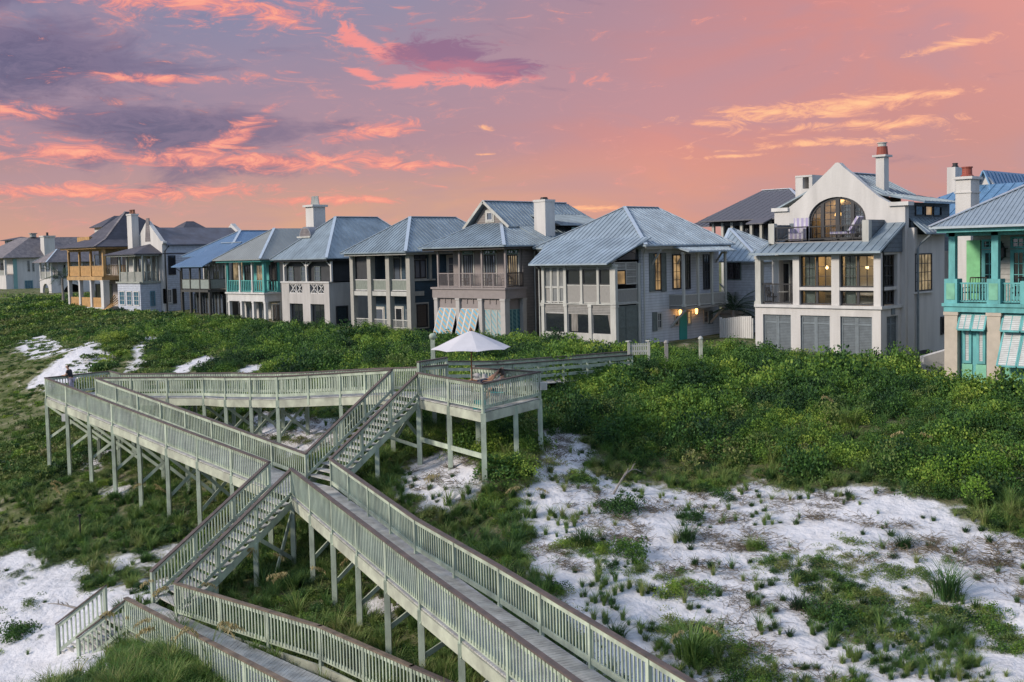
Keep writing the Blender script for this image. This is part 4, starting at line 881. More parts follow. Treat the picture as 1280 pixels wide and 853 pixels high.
# ================================================================ teal porch house
def house_teal():
    Y0 = 57.; X0, zb = onY(331.5, 402, Y0); zb -= .6
    R = house('white beach house with bright teal upper porch and weathered grey roof', 'house', X0, Y0, zb)
    m_tl = M('teal_paint', (.08,.36,.34), .6, var=.08); xs = lambda x, y=550: FXZ(VE, x, y, Y0)[0]; zz = lambda y, x=700: FXZ(VE, x, y, Y0)[1]; xl = xs(412); zf = zz(590); ze = zz(328); Yp = Y0+1.9; Yb = Y0+13
    wbox(R, xl+.15, X0-.15, Yp, Yb, zb-.6, ze-.1, m_stucco); wbox(R, xl+.1, X0-.05, Y0+.05, Yp-.01, zz(655), zf-.1, m_white, 'porch_beam'); MB().box(xl-.1, X0+.1, Y0-.1, Yp, zf-.1, zf+.06).build('cornice', m_white, R)
    wbox(R, xl+.35, X0-.2, Yp-.06, Yp-.02, zf+.06, ze-.2, m_tl, 'porch_back_wall')
    cx = [xs(420), xs(512), xs(606), xs(697)]
    for i, c in enumerate(cx): column(R, c, Y0+.15, zf+.06, ze-.12, .2 if i < 3 else .3, m_tl if i in (0,) else (m_white if i < 3 else m_tl)); column(R, xs((425, 518, 608, 697)[i]), Y0+.2, zb-.6, zz(655), .32, m_white)
    column(R, X0-.15, Yp-.15, zf, ze-.12, .25, m_tl)
    for i in range(3):
        hrail(R, (cx[i], Y0+.15), (cx[i+1], Y0+.15), zf+.06, 1.2, m_tl, 'bal', .32, post=False, bw_=.1)
        a = cx[i]+.45; win(R, ('F', Yp-.06), a, a+1.15, zf+.2, ze-.6, m_trim if i == 1 else m_dkframe, m_litw if i == 1 else m_glass, 2, 3)
        win(R, ('F', Yp), a, a+1.5, zb-.3, zz(665), m_trim, m_litw if i == 2 else m_glassr, 2, 1, name='glass_door')
    MB().box(xl, X0, Y0+.05, Y0+.25, ze-.3, ze-.1).build('beam', m_tl, R)
    hrail(R, (X0-.15, Y0+.3), (X0-.15, Yp-.2), zf+.06, 1.2, m_tl, 'bal', .3, post=False, bw_=.1)
    f = ('S', X0-.15); S = lambda x, y: SYZ(VE, x, y, X0-.15); a, b = S(760, 700)[0], S(825, 700)[0]; win(R, f, a, b, zb-.3, S(790, 668)[1], m_trim, m_glass, 2, 1); win(R, f, a, b, S(790, 497)[1], S(790, 340)[1], m_dkframe, m_glass, 2, 3)
    ex0 = onY(*P(VE, 305, 322), Y0-.8)[0]; ex1 = X0+.7; xr = (ex0+ex1)/2; yr0, zr = onX(*P(VE, 778, 95), xr); yr1 = yr0+9
    polys, caps = hip(ex0, ex1, Y0-.8, yr1+(yr0-Y0), ze, xr, yr0, yr1, zr); roof(R, polys, m_mgreen, .45, ribh=.02, caps=caps[:2]+caps[3:]); soffit(R, ex0, ex1, Y0-.8, yr1+(yr0-Y0), ze, m_tl)
    for k in range(2): MB().lathe([(.3,0),(.3,.5),(.42,.55),(.05,.75)], (xr-.3-k*2.4, yr0+4.5, zr-.5-k*.5), 8).build('roof_vent', m_black, R)
    pipe(R, [(xl+.05, Y0, ze-.1), (xl+.05, Y0, zb)], .06, m_trim)
house_teal()
# ================================================================ dark timber porch with a blue roof
def house_blue():
    Y0 = 57.; X0, zb = onY(261, 392, Y0); zb -= .5
    R = house('dark timber framed beach house under a bright blue metal roof', 'house', X0, Y0, zb)
    m_dk = M('dark_timber', (.06,.06,.055), .7, var=.15); m_pg = M('pale_green_panel', (.26,.30,.28), .8, var=.1); xs = lambda x, y=550: FXZ(VE, x, y, Y0)[0]; zz = lambda y, x=280: FXZ(VE, x, y, Y0)[1]
    xl = xs(68); zf = zz(565); ze = zz(382); Yp = Y0+2.6; Yb = Y0+13; ze2 = ze+1.1
    wbox(R, xl+.2, X0-.1, Yp, Yb, zb-.6, ze2, m_stb); wbox(R, xl+.5, X0-.4, Y0+1.4, Y0+1.6, zb-.6, zf-.1, m_screen, 'inner_wall')
    MB().box(xl, X0, Y0, Yp, zf-.25, zf).build('porch_floor', m_dk, R)
    cx = [xs(70), xs(135), xs(208), xs(280)]
    for c in cx: column(R, c, Y0+.12, zf, ze-.05, .16, m_dk, False); column(R, c, Y0+.12, zb-.6, zf-.25, .26, m_dk, False)
    MB().box(xl, X0, Y0+.05, Y0+.2, ze-.22, ze-.03).build('beam', m_dk, R)
    for i in range(3):
        hrail(R, (cx[i]+.08, Y0+.12), (cx[i+1]-.08, Y0+.12), zf, 1.15, m_dk, 'panel', pm=m_pg, post=False)
        for k in range(3): a = cx[i]+.35+k*.75; win(R, ('F', Y0+1.4), a, a+.6, zb-.2, zf-.5, m_dk, m_glassr, 1, 1, fw=.06)
        a = cx[i]+.4; win(R, ('F', Yp), a, a+1.5, zf+.1, ze2-.9, m_white, m_glassr if i == 2 else m_glass, 2, 1, trim=m_trim)
    for y in (Yp-.1,): column(R, X0-.12, y, zb-.6, ze, .2, m_dk, False)
    hrail(R, (X0-.1, Y0+.2), (X0-.1, Yp-.2), zf, 1.15, m_dk, 'panel', pm=m_pg, post=False)
    f = ('S', X0-.1)
    for k in range(4): win(R, f, Yp+.4+k*1.9, Yp+1.7+k*1.9, zf+.3, ze2-.6, m_dk, m_litw if k == 0 else m_glassr, 2, 1)
    wbox(R, X0-.1, X0-.02, Yp+.1, Yb, zb-.6, zf-.1, m_dk, 'cladding'); win(R, ('S', X0-.02), Yp+.9, Yp+2.4, zb+.1, zb+2.2, m_trim, m_glassr, 1, 1)
    for k in range(3): a = Y0+.4; 
    # roof: hip over the body, lower lean-to over the porch
    e0, z2 = onY(*P(VE, 70, 318), Yp-.6); ex1 = X0+.6; xr = (e0+ex1)/2; yr0, zr = onX(*P(VE, 520, 112), xr); yr1 = yr0+8; z2 = ze2
    polys, caps = hip(e0, ex1, Yp-.6, yr1+(yr0-Yp), z2, xr, yr0, yr1, zr); roof(R, polys, m_blue, .45, ribh=.02, caps=caps)
    sl = (zr-z2)/(yr0-Yp+.6); yt = Yp+1.6; zt = z2+sl*(yt-Yp+.6)
    roof(R, [[(xl-.7, Y0-.7, ze), (X0+.3, Y0-.7, ze), (X0+.1, yt, zt+.06), (xl+1.6, yt, zt+.06)]], m_blue, .45, ribh=.02, caps=[((X0+.1, yt, zt+.06), (xl+1.6, yt, zt+.06))])
    pipe(R, [(xl-.6, Y0-.6, ze), (xl-.05, Y0, ze-.5), (xl-.05, Y0, zb)], .06, m_black)
m_stb = M('pale_grey_siding', (.42,.42,.44), .7, kind='siding', pitch=.2)
house_blue()
# ================================================================ white gabled house with small hipped porch
def house_gable():
    Y0 = 56.; X0, zb = onY(176.6, 391, Y0); zb -= .5
    R = house('white gabled beach house with dark slate roof, small hipped porch and twin chimney pots', 'house', X0, Y0, zb)
    m_w = M('bluish_white_siding', (.50,.54,.62), .7, kind='siding', pitch=.24); m_gp = M('grey_green_porch_paint', (.34,.36,.32), .7); m_bg = M('blue_sash', (.10,.25,.33), .6)
    xs = lambda x, y=600: FXZ(VC, x, y, Y0)[0]; zz = lambda y, x=235: FXZ(VC, x, y, Y0)[1]; xl = xs(68); zf = zz(588); ze = zz(383)
    Yg = SYZ(VC, 375, 600, X0)[0]; Yg = min(Yg, Y0+7); X1, zt = FXZ(VC, 383, 302, Yg); Yb = SYZ(VC, 525, 600, X1)[0]+8
    wbox(R, xl, X0, Y0, Yg-.02, zb-.8, zf-.1, m_w, 'porch_base'); MB().box(xl-.15, X0+.15, Y0-.15, Yg, zf-.1, zf+.08).build('cornice', m_gp, R)
    for x0, x1 in ((80, 118), (132, 168), (182, 220)): win(R, ('F', Y0), xs(x0), xs(x1), zz(755), zz(650), m_white, m_glbl, 2, 3)
    S = lambda x, y: SYZ(VC, x, y, X0); win(R, ('S', X0), S(300, 700)[0], S(335, 700)[0], S(318, 755)[1], S(318, 648)[1], m_bg, m_glbl, 2, 3)
    for x in (75, 127, 178, 234): column(R, xs(x, 450), Y0+.15, zf, ze-.1, .2, m_gp, False)
    cxs = [xs(75), xs(127), xs(178), xs(234)]
    for i in range(3): hrail(R, (cxs[i]+.1, Y0+.15), (cxs[i+1]-.1, Y0+.15), zf, 1.2, m_gp, 'panel', pm=m_panw, post=False)
    wbox(R, xl+1.5, X0-1.0, Y0+1.8, Y0+2.0, zf, ze-.2, m_cream, 'porch_back_wall'); wbox(R, X0-1.1, X0-.9, Y0+2, Yg, zf, ze-.2, m_cream, 'porch_back_wall')
    for k in range(2): win(R, ('F', Y0+1.8), xl+1.8+k*2.1, xl+3.1+k*2.1, zf+.1, ze-.5, m_trim, m_glass, 1, 1, name='glass_door')
    for k in range(3): win(R, ('S', X0-.9), Y0+2.5+k*1.5, Y0+3.4+k*1.5, zf+.1, ze-.5, m_trim, m_glass, 2, 1, name='glass_door')
    n = 3
    for k in range(1, n+1): column(R, X0-.15, Y0+.15+(Yg-Y0-.5)*k/n, zf, ze-.1, .18, m_gp, False)
    hrail(R, (X0-.12, Y0+.2), (X0-.12, Yg-.2), zf, 1.2, m_gp, 'bal', .16, post=False, bw_=.05)
    zr_ = SYZ(VC, 290, 312, X0-2.2)[1]; pr = hip(xl-1.5, X0+.7, Y0-.9, Yg+4, ze, (xl+X0)/2+.6, Y0+2.6, Yg+1, zr_); roof(R, pr[0], m_slate, 0, caps=()); soffit(R, xl-1.5, X0+.7, Y0-.9, Yg, ze, m_gp)
    # gable wall with swept parapet
    ax, az_ = FXZ(VC, 275, 160, Yg); lx, lz = FXZ(VC, 190, 320, Yg)
    MB().prism([(lx, Yg, zb-.8), (X1, Yg, zb-.8), (X1, Yg, zt-.3), (X1+.25, Yg, zt-.1), (X1+.25, Yg, zt+.1), (X1-.25, Yg, zt+.15), (ax+.45, Yg, az_-.15), (ax, Yg, az_+.15), (ax-.45, Yg, az_-.15), (lx+.2, Yg, lz+.15), (lx-.25, Yg, lz+.1)], (0, .5, 0)).build('gable_wall', m_stucco, R)
    wx = ax+.2; MB().prism([(wx-.75, Yg-.03, lz+.3), (wx+.55, Yg-.03, lz+.3), (wx+.4, Yg-.03, lz+3.0), (wx-.3, Yg-.03, lz+3.0)], (0, .1, 0)).build('attic_shutter', m_slateb, R)
    wbox(R, lx+.1, X1-.05, Yg+.5, Yb, zb-.8, zt-.3, m_w)
    S = lambda x, y: SYZ(VC, x, y, X1-.05); f = ('S', X1-.05)
    win(R, f, S(427, 460)[0], S(480, 460)[0], S(450, 533)[1], S(450, 395)[1], m_dkframe, m_glass, 2, 2); win(R, f, S(415, 690)[0], S(455, 690)[0], S(435, 735)[1], S(435, 635)[1], m_white, m_glassr, 2, 2)
    shutter(R, f, S(390, 690)[0], S(412, 690)[0], S(400, 738)[1], S(400, 632)[1], m_black, m_black); shutter(R, f, S(460, 690)[0], S(487, 690)[0], S(475, 738)[1], S(475, 632)[1], m_black, m_black)
    rz = onX(*P(VE, 300, 88), ax)[1]; eL = SYZ(VC, 420, 358, X1+.3)[1]; yb_ = onX(288.9, 284.8, ax)[0]; rz = az_-.6
    roof(R, [[(X1+.35, Yg+.4, zt-.25), (ax, Yg+.4, rz), (ax, yb_, rz), (X1+.35, yb_, zt-.25)], [(lx-.35, Yg+.4, zt-.25), (ax, Yg+.4, rz), (ax, yb_, rz), (lx-.35, yb_, zt-.25)]], m_slater, 0)
    MB().prism([(X1+.3, yb_, zt-.8), (X1+.3, yb_, zt+.1), (ax+.4, yb_, rz+.2), (ax, yb_, rz+.5), (ax-.4, yb_, rz+.2), (lx-.3, yb_, zt+.1), (lx-.3, yb_, zt-.8)], (0, .6, 0)).build('rear_parapet', m_stucco, R)
    wbox(R, lx+.1, X1-.05, Yb, yb_, zb-.8, zt-.3, m_w)
    c0 = onY(166.6, 300, Yg-.3)[0]; c1 = onY(180.5, 300, Yg-.3)[0]; chimney(R, c0-.2, c0+1.0, Yg-.9, Yg-.05, zb, onY(173, 267.5, Yg)[1], m_stucco, 2, m_clay, capw=.06, poth=.5)
    pipe(R, [(X1+.3, Yg+.7, zt-.4), (X1+.06, Yg+.3, zt-1), (X1+.06, Yg+.3, zb)], .08, m_black)
m_panw = M('pale_rail_panel', (.36,.37,.34), .8, kind='louvre', pitch=.14); m_cream = M('cream_wall_paint', (.46,.42,.36), .75, var=.05); m_glbl = glassmat('bluish_window_glass', (.04,.12,.18)); m_clay = M('terracotta_chimney_pot', (.28,.12,.07), .8, var=.15)
house_gable()
# ================================================================ orange timber porch house under a dark roof
def house_orange():
    Y0 = 56.; X0, zb = onY(129.5, 383, Y0); zb -= .3
    R = house('beach house being rebuilt with bare orange timber porches and dark shingle roof', 'house', X0, Y0, zb)
    m_or = M('fresh_orange_timber', (.50,.31,.13), .7, var=.15, scale=2, stretch=(1,1,.5)); m_op = M('orange_plywood', (.50,.29,.11), .75, var=.15)
    xs = lambda x, y=500: FXZ(VB, x, y, Y0)[0]; zz = lambda y, x=335: FXZ(VB, x, y, Y0)[1]; xl = xs(83); zf = zz(545); ze = zz(330); Yp = Y0+3.2; Yb = Y0+14
    wbox(R, xl+2.0, X0-1.2, Yp, Yb, zb-.8, ze-.1, m_stucco2); MB().box(xl-.1, X0+.1, Y0-.1, Yb, zb-1.2, zb+.12).build('plinth', m_stucco, R); MB().box(xl-.1, X0+.1, Y0-.1, Yb, zf-.45, zf).build('porch_floor', m_or, R)
    for i, x in enumerate((80, 160, 240, 331)):
        column(R, xs(x)+(.15 if i == 0 else 0), Y0+.2, zf, ze-.2, .24 if i < 3 else .34, m_or); column(R, xs(x)+(.15 if i == 0 else 0), Y0+.2, zb, zf-.45, .42 if i < 3 else .75, m_white)
    c = [xs(80)+.15, xs(160), xs(240), xs(331)]
    for i in range(3):
        hrail(R, (c[i]+.15, Y0+.2), (c[i+1]-.15, Y0+.2), zf, 1.3, m_or, 'panel', pm=m_op, post=False); MB().box(c[i]+.25, c[i+1]-.35, Y0+.15, Y0+.22, zb+.12, zb+1.3).build('plywood_guard', m_op, R)
        MB().box(c[i]+.1, c[i+1]-.1, Y0+.1, Y0+.3, ze-.55, ze-.3).build('lintel', m_or, R)
        a = c[i]+.7; win(R, ('F', Yp), a, a+1.6, zf+.1, ze-.9, m_trim, m_glass, 1, 1, name='glass_door'); win(R, ('F', Yp), a, a+1.6, zb+.2, zf-1, m_dkframe, m_glass, 1, 1, name='glass_door')
    for k in range(1, 4): column(R, X0-.2, Y0+.2+k*3.2, zf, ze-.2, .28, m_or, False); column(R, X0-.2, Y0+.2+k*3.2, zb, zf-.45, .5, m_white, False)
    hrail(R, (X0-.2, Y0+.5), (X0-.2, Y0+9.8), zf, 1.3, m_or, 'bal', .2, post=False, bw_=.05)
    for k in range(3): win(R, ('S', X0-1.2), Yp+.8+k*2.6, Yp+2.4+k*2.6, zf+.1, ze-.8, m_stucco2, m_glass, 1, 1, name='glass_door')
    wbox(R, X0-1.35, X0-1.15, Yp, Y0+10, zb, zf-.5, m_screen, 'inner_wall')
    MB().box(xl, X0, Y0+.05, Y0+.35, ze-.3, ze-.12).build('beam', m_or, R); MB().box(X0-.4, X0-.05, Y0+.35, Y0+10, ze-.3, ze-.12).build('beam', m_or, R)
    ex0 = onY(*P(VB, 8, 328), Y0-1.2)[0]; ex1 = X0+.9; xr = (ex0+ex1)/2+.6; yr0, zr = onX(*P(VB, 492, 84), xr); yb_ = yr0+8.5
    bt = (zr-ze)*.13; i0 = 2.4       # belled eaves: a flatter ring below the main slopes
    x0i, x1i, y0i, y1i = ex0+i0, ex1-i0, Y0-1.2+i0, yb_-i0; zi = ze+bt+.35
    A_, B_, C_, D_ = (ex0, Y0-1.2, ze), (ex1, Y0-1.2, ze), (ex1, yb_, ze), (ex0, yb_, ze); a_, b_, c_, d_ = (x0i, y0i, zi), (x1i, y0i, zi), (x1i, y1i, zi), (x0i, y1i, zi); R0 = (xr, yr0, zr); R1 = (xr, yr0+.5, zr)
    roof(R, [[A_, B_, b_, a_], [B_, C_, c_, b_], [C_, D_, d_, c_], [D_, A_, a_, d_], [a_, b_, R0], [b_, c_, R1, R0], [c_, d_, R1], [d_, a_, R0, R1]], m_slate, 0, caps=[(B_, b_), (b_, R0)], capm=m_slateb)
    soffit(R, ex0, ex1, Y0-1.2, yb_, ze, m_or)
    # two dormers and the rear roof
    yd = Y0+1.2; w0 = FXZ(VB, 150, 280, yd); w1 = FXZ(VB, 235, 262, yd); d = wbox(R, w0[0], w1[0], yd, yd+2.5, FXZ(VB, 190, 300, yd)[1], w1[1], m_op, 'dormer')
    yd = Y0+3.4; w0 = FXZ(VB, 275, 250, yd); w1 = FXZ(VB, 345, 190, yd); wbox(R, w0[0], w1[0], yd, yd+4, w0[1], w1[1], m_stucco, 'dormer'); xa = (w0[0]+w1[0])/2; za = FXZ(VB, 385, 116, yd+2)[1]
    roof(R, [[(w0[0]-.4, yd-.5, w1[1]), (w1[0]+.4, yd-.5, w1[1]), (xa, yd+2, za)], [(w1[0]+.4, yd-.5, w1[1]), (w1[0]+.4, yd+5, w1[1]), (xa, yd+5, za), (xa, yd+2, za)], [(w0[0]-.4, yd-.5, w1[1]), (w0[0]-.4, yd+5, w1[1]), (xa, yd+5, za), (xa, yd+2, za)]], m_slate, 0)
    yq = yr0+4; r1 = onX(182.5, 273.7, xr); r2 = onX(204.4, 282.5, xr+2)
    roof(R, [[(ex0, yq, ze), (ex1, yq, ze), (xr+.5, yq+4, r1[1]-.3)], [(ex1, yq, ze), (ex1, yq+9, ze), (xr+.5, yq+5, r1[1]-.3), (xr+.5, yq+4, r1[1]-.3)]], m_slate, 0); wbox(R, ex0+1, ex1-1, yq+.5, yq+8, zb, ze, m_stucco2)
    # pile of loose boards leaning at the corner
    t = thing('board_pile', 'loose orange boards leaning by the corner of the half rebuilt porch', 'boards', (X0+1, Y0+.5, zb))
    for k in range(5): MB().beam((X0+.3+k*.25, Y0-.2, zb-.1), (X0+.1+k*.3, Y0+1.4, zb+1.6-k*.2), .25, .05).build('board', m_op, t)
house_orange()
# ================================================================ big white gabled house with the arched window (right)
def house_arch():
    Y0 = 57.; X0, zb = onY(*P(VL2, 812, 760), Y0); zb -= .4
    R = house('large white stucco beach house with curved gable and big arched lit window', 'house', X0, Y0, zb)
    m_sh = M('blue_grey_shutter', (.17,.20,.22), .65, kind='louvre', pitch=.09); m_shf = M('blue_grey_shutter_frame', (.18,.215,.235), .6); m_gs = M('slate_blue_siding', (.13,.16,.19), .65, kind='siding', pitch=.24); m_int = M('cream_interior', (.75,.62,.42), .8, var=.05)
    xs = lambda x, y=400: FXZ(VL2, x, y, Y0)[0]; zz = lambda y, x=812: FXZ(VL2, x, y, Y0)[1]
    xl = xs(290); xw = xs(66); zf = zz(400); ze = FXZ(VL1, 790, 682, Y0-.5)[1]
    Yg = SYZ(VL2, 930, 400, X0)[0]
    cols = [xs(66), xs(112), xs(277), xs(334), xs(508), xs(570), xs(758), X0]
    # ground storey: wall with three shuttered openings
    b = MB(); zt = zz(460)
    for i in (0, 2, 4, 6): b.box(cols[i], cols[i+1], Y0, Y0+.4, zb-1, zt)
    b.box(xw, X0, Y0, Y0+.4, zt, zf-.12); b.box(xw, xw+.4, Y0+.4, Yg+2, zb-1, zf-.12); b.box(X0-.4, X0, Y0+.4, Y0+.7, zb-1, zf-.12); b.box(X0-.4, X0, Yg-.35, Yg, zb-1, zf-.12); b.box(X0-.4, X0, Y0+.7, Yg-.35, zt, zf-.12)
    b.build('wall', m_stucco, R)
    for i in (1, 3, 5): shutter(R, ('F', Y0+.2), cols[i], cols[i+1], zb-.6, zt, m_shf, m_sh, leaves=2, fw=.1, mids=(.1, .88))
    shutter(R, ('S', X0-.2), Y0+.7, Yg-.35, zb-.6, zt, m_shf, m_sh, leaves=2, fw=.1, mids=(.1, .88)); 
    s = SYZ(VL2, 882, 422, X0); MB().box(X0, X0+.05, s[0]-.2, s[0]+.2, s[1]-.2, s[1]+.2).build('vent_grille', m_shf, R)
    # lit room behind the bay
    MB().box(xw, X0+.12, Y0-.12, Yg, zf-.12, zf+.05).build('sill_course', m_white, R)
    bc = [xl, xs(328), xs(518), xs(565), xs(768), X0]; zg1 = zz(88); zg0 = zz(382); zgm = zz(292)
    b = MB()
    for i in (0, 2, 4): b.box(bc[i], bc[i+1], Y0, Y0+.4, zf+.05, ze-.02)
    for i in (1, 3): b.box(bc[i], bc[i+1], Y0, Y0+.4, zg1, ze-.02); b.box(bc[i], bc[i+1], Y0+.02, Y0+.2, zgm-.1, zgm+.08)
    ysa, ysb = SYZ(VL2, 822, 300, X0)[0], SYZ(VL2, 910, 300, X0)[0]; ysb = min(ysb, Yg-.25)
    b.box(X0-.4, X0, Y0+.4, ysa, zf+.05, ze-.02); b.box(X0-.4, X0, ysb, Yg, zf+.05, ze-.02); b.box(X0-.4, X0, ysa, ysb, zg1, ze-.02); b.box(X0-.3, X0-.05, ysa, ysb, zgm-.1, zgm+.08); b.box(xl, xl+.3, Y0+.4, Yg+1, zf+.05, ze-.02)
    b.build('wall', m_stucco, R)
    for i in (1, 3):
        for (z0, z1, r) in ((zf+.08, zgm-.1, 1), (zgm+.08, zg1, 3)):
            for k in range(2):
                u0 = bc[i]+(bc[i+1]-bc[i])*k/2; u1 = bc[i]+(bc[i+1]-bc[i])*(k+1)/2; win(R, ('F', Y0+.3), u0, u1, z0, z1, m_dkframe, m_clear, 2 if r == 3 else 1, r, fw=.08, mun=.03)
    for (z0, z1, r) in ((zf+.08, zgm-.1, 1), (zgm+.08, zg1, 3)): win(R, ('S', X0-.3), ysa, ysb, z0, z1, m_dkframe, m_clear, 4, r, fw=.08, mun=.05)
    rm = MB(); rm.box(xl+.3, X0-.42, Y0+4.6, Y0+4.7, zf-.1, ze+.4); rm.box(xl+.3, xl+.35, Y0+.5, Y0+4.6, zf-.1, ze+.4); rm.build('interior_wall', m_int, R); MB().box(xl+.3, X0-.42, Y0+.4, Y0+4.6, zf-.14, zf).build('interior_floor', m_fl, R); MB().box(xl+.3, X0-.42, Y0+.4, Y0+4.6, ze-.04, ze+.02).build('interior_ceiling', m_int, R)
    for k in range(5):
        x = xl+.7+k*(X0-xl-2)/5; MB().box(x, x+.6, Y0+3.2, Y0+3.3, zf, zf+1.2).box(x, x+.6, Y0+2.7, Y0+3.198, zf+.35, zf+.5).build('dining_chair', m_slateb, R)
    MB().box(xl+.9, X0-1.2, Y0+1.9, Y0+2.6, zf+.72, zf+.8).build('table', m_slateb, R); MB().box(xl+1.5, xl+2.3, Y0+4.4, Y0+4.598, zf+.9, zf+2.2).build('picture', m_slateb, R); MB().box(xl+3.0, xl+3.9, Y0+4.4, Y0+4.598, zf, zf+2.2).build('cabinet', m_slateb, R)
    for k in (1, 3): MB().box(bc[k]+.1, bc[k]+(bc[k+1]-bc[k])*.36, Y0+.5, Y0+.56, zf, ze-.1).build('curtain', m_gcur, R)
    for px_, py_ in ((1033.6, 334.6), (1059.2, 334.6), (1084, 334.6), (1111.5, 327)):
        x, z = onY(px_, py_, Y0+2.4); x = min(x, X0-.8); lf = MB(); lf.lathe([(.02,.1),(.075,.06),(.09,0),(.06,-.07),(.02,-.1)], (x, Y0+2.4, z), 10).build('pendant_lamp', m_lampw, R); MB().tube([(x, Y0+2.4, z+.1), (x, Y0+2.4, ze)], .015, 4).build('pendant_cord', m_black, R)
    addlamp((xl+X0)/2-1.5, Y0+2.2, ze-.5, 22); addlamp((xl+X0)/2+1.5, Y0+2.2, ze-.5, 34)
    # left wing: open porch with iron railing
    column(R, xw+.2, Y0+.2, zf, ze-.2, .38, m_trim); MB().box(xw, xl, Y0+.05, Y0+.35, ze-.45, ze-.15).build('beam', m_trim, R)
    hrail(R, (xw+.4, Y0+.2), (xl, Y0+.2), zf+.05, 1.25, m_black, 'bal', .1, post=False, bw_=.02); hrail(R, (xw+.2, Y0+.4), (xw+.2, Yg), zf+.05, 1.25, m_black, 'bal', .12, post=False, bw_=.02)
    MB().box(xw, xl, Y0, Yg+.5, zf-.1, zf).build('porch_floor', m_fl, R)
    a = FXZ(VL2, 228, 200, Yg-.2)[0]; wbox(R, xw+1.7, xl+.2, Yg-.6, Yg-.3, zf, ze-.1, m_stucco); win(R, ('F', Yg-.6), xl-1.15, xl-.05, zf+.05, ze-.5, m_dkframe, m_litw, 2, 3, name='glass_door')
    column(R, FXZ(VL2, 200, 200, Y0+1.6)[0], Y0+1.6, zf, ze-.2, .5, m_white, False)
    win(R, ('F', Yg-.3), xw+.5, xw+1.2, zf+.05, ze-.6, m_trim, m_glass, 1, 1); wbox(R, xw+.3, xw+1.7, Yg-.3, Yg-.1, zf, ze-.1, m_stb)
    # facade gable, with the arched opening left open
    G = lambda x, y: FXZ(VL1, x, y, Yg)
    ax, az_ = G(552, 160); zS = G(700, 300); 
    gl = G(180, 430)[0]; glc = G(265, 430); gr0 = G(870, 400); gr1 = G(955, 385); 
    acx = G(548, 500)[0]; ar = (G(718, 500)[0]-G(378, 500)[0])/2; zsp = G(548, 500)[1]; ztop = G(548, 362)[1]; zfl = G(548, 612)[1]-.05; arh = ztop-zsp
    zpl = G(900, 392)[1]; zpr = zpl
    prof = [(gl, zpl-.25), (G(262, 0)[0], G(262, 425)[1]), (G(330, 0)[0], G(330, 372)[1]), (G(400, 0)[0], G(400, 300)[1]), (G(470, 0)[0], G(470, 232)[1]), (G(520, 0)[0], G(520, 183)[1]), (ax-.12, az_), (ax+.12, az_), (G(590, 0)[0], G(590, 188)[1]), (G(650, 0)[0], G(650, 235)[1]), (G(730, 0)[0], G(730, 305)[1]), (G(800, 0)[0], G(800, 362)[1]), (gr0[0], gr0[1]), (gr1[0], zpl-.25)]
    n = 20; arc = [(acx+ar*cos(pi*k/n), zsp+arh*sin(pi*k/n)) for k in range(n+1)]   # right to left
    mb = MB(); out = [(gl, ze-.5)]+prof+[(gr1[0], ze-.5)]
    # left half and right half meet on the axis above the arch
    top = (ax, az_+.02); L_ = [(gl, ze-.5)]+[p for p in prof if p[0] < ax]+[top]+arc[n//2:]+[(acx-ar, ze-.5)]
    R_ = [top]+[p for p in prof if p[0] > ax]+[(gr1[0], ze-.5), (acx+ar, ze-.5)]+arc[:n//2+1]
    for half in (L_, R_): mb.prism([(x, Yg, z) for x, z in half], (0, .45, 0))
    mb.build('gable_wall', m_stucco, R)
    for a_, b_ in ((G(165, 0)[0], G(262, 0)[0]), (G(860, 0)[0], gr1[0]+.25)): MB().box(a_, b_, Yg-.15, Yg+.6, zpl-.22, zpl).build('cornice', m_white, R)
    # below, the facade and the pilaster east of the bay
    wbox(R, X0-.4, gr1[0], Yg, Yg+.45, zb-1, ze-.5, m_stucco)
    X1 = G(995, 560)[0]; zb2 = G(960, 545)[1]; wbox(R, gr1[0], X1, Yg+.3, Yg+.7, zb-1, zb2, m_stucco)
    # arched window
    fr = MB(); w = .16
    for k in range(n):
        (x0, z0), (x1, z1) = arc[k], arc[k+1]; fr.beam((x0*.97+acx*.03, Yg+.2, z0-.05), (x1*.97+acx*.03, Yg+.2, z1-.05), .12, .2)
    fr.box(acx-ar, acx-ar+.14, Yg+.14, Yg+.26, zfl, zsp); fr.box(acx+ar-.14, acx+ar, Yg+.14, Yg+.26, zfl, zsp)
    dx = lambda x: G(x, 500)[0]
    for x, t in ((458, .24), (548, .26), (636, .24)): 
        h = zsp+arh*sqrt(max(0, 1-((dx(x)-acx)/ar)**2)); fr.box(dx(x)-t/2, dx(x)+t/2, Yg+.13, Yg+.27, zfl, h-.05)
    fr.box(acx-ar, acx+ar, Yg+.13, Yg+.26, zfl, zfl+.15)
    for k in range(1, 6):
        z = zfl+(ztop-zfl)*k/6.2; hw = ar if z < zsp else ar*sqrt(max(0, 1-((z-zsp)/arh)**2)); fr.box(acx-hw+.1, acx+hw-.1, Yg+.18, Yg+.22, z-.02, z+.02)
    for x in (418, 504, 590, 680): h = zsp+arh*sqrt(max(0, 1-((dx(x)-acx)/ar)**2)); fr.box(dx(x)-.02, dx(x)+.02, Yg+.18, Yg+.22, zfl, h-.05)
    fw_ = fr.build('window', m_dkframe, R); MB().prism([(x, Yg+.19, z) for x, z in arc]+[(acx-ar, Yg+.19, zfl), (acx+ar, Yg+.19, zfl)], (0, .01, 0)).build('pane', m_clear, fw_)
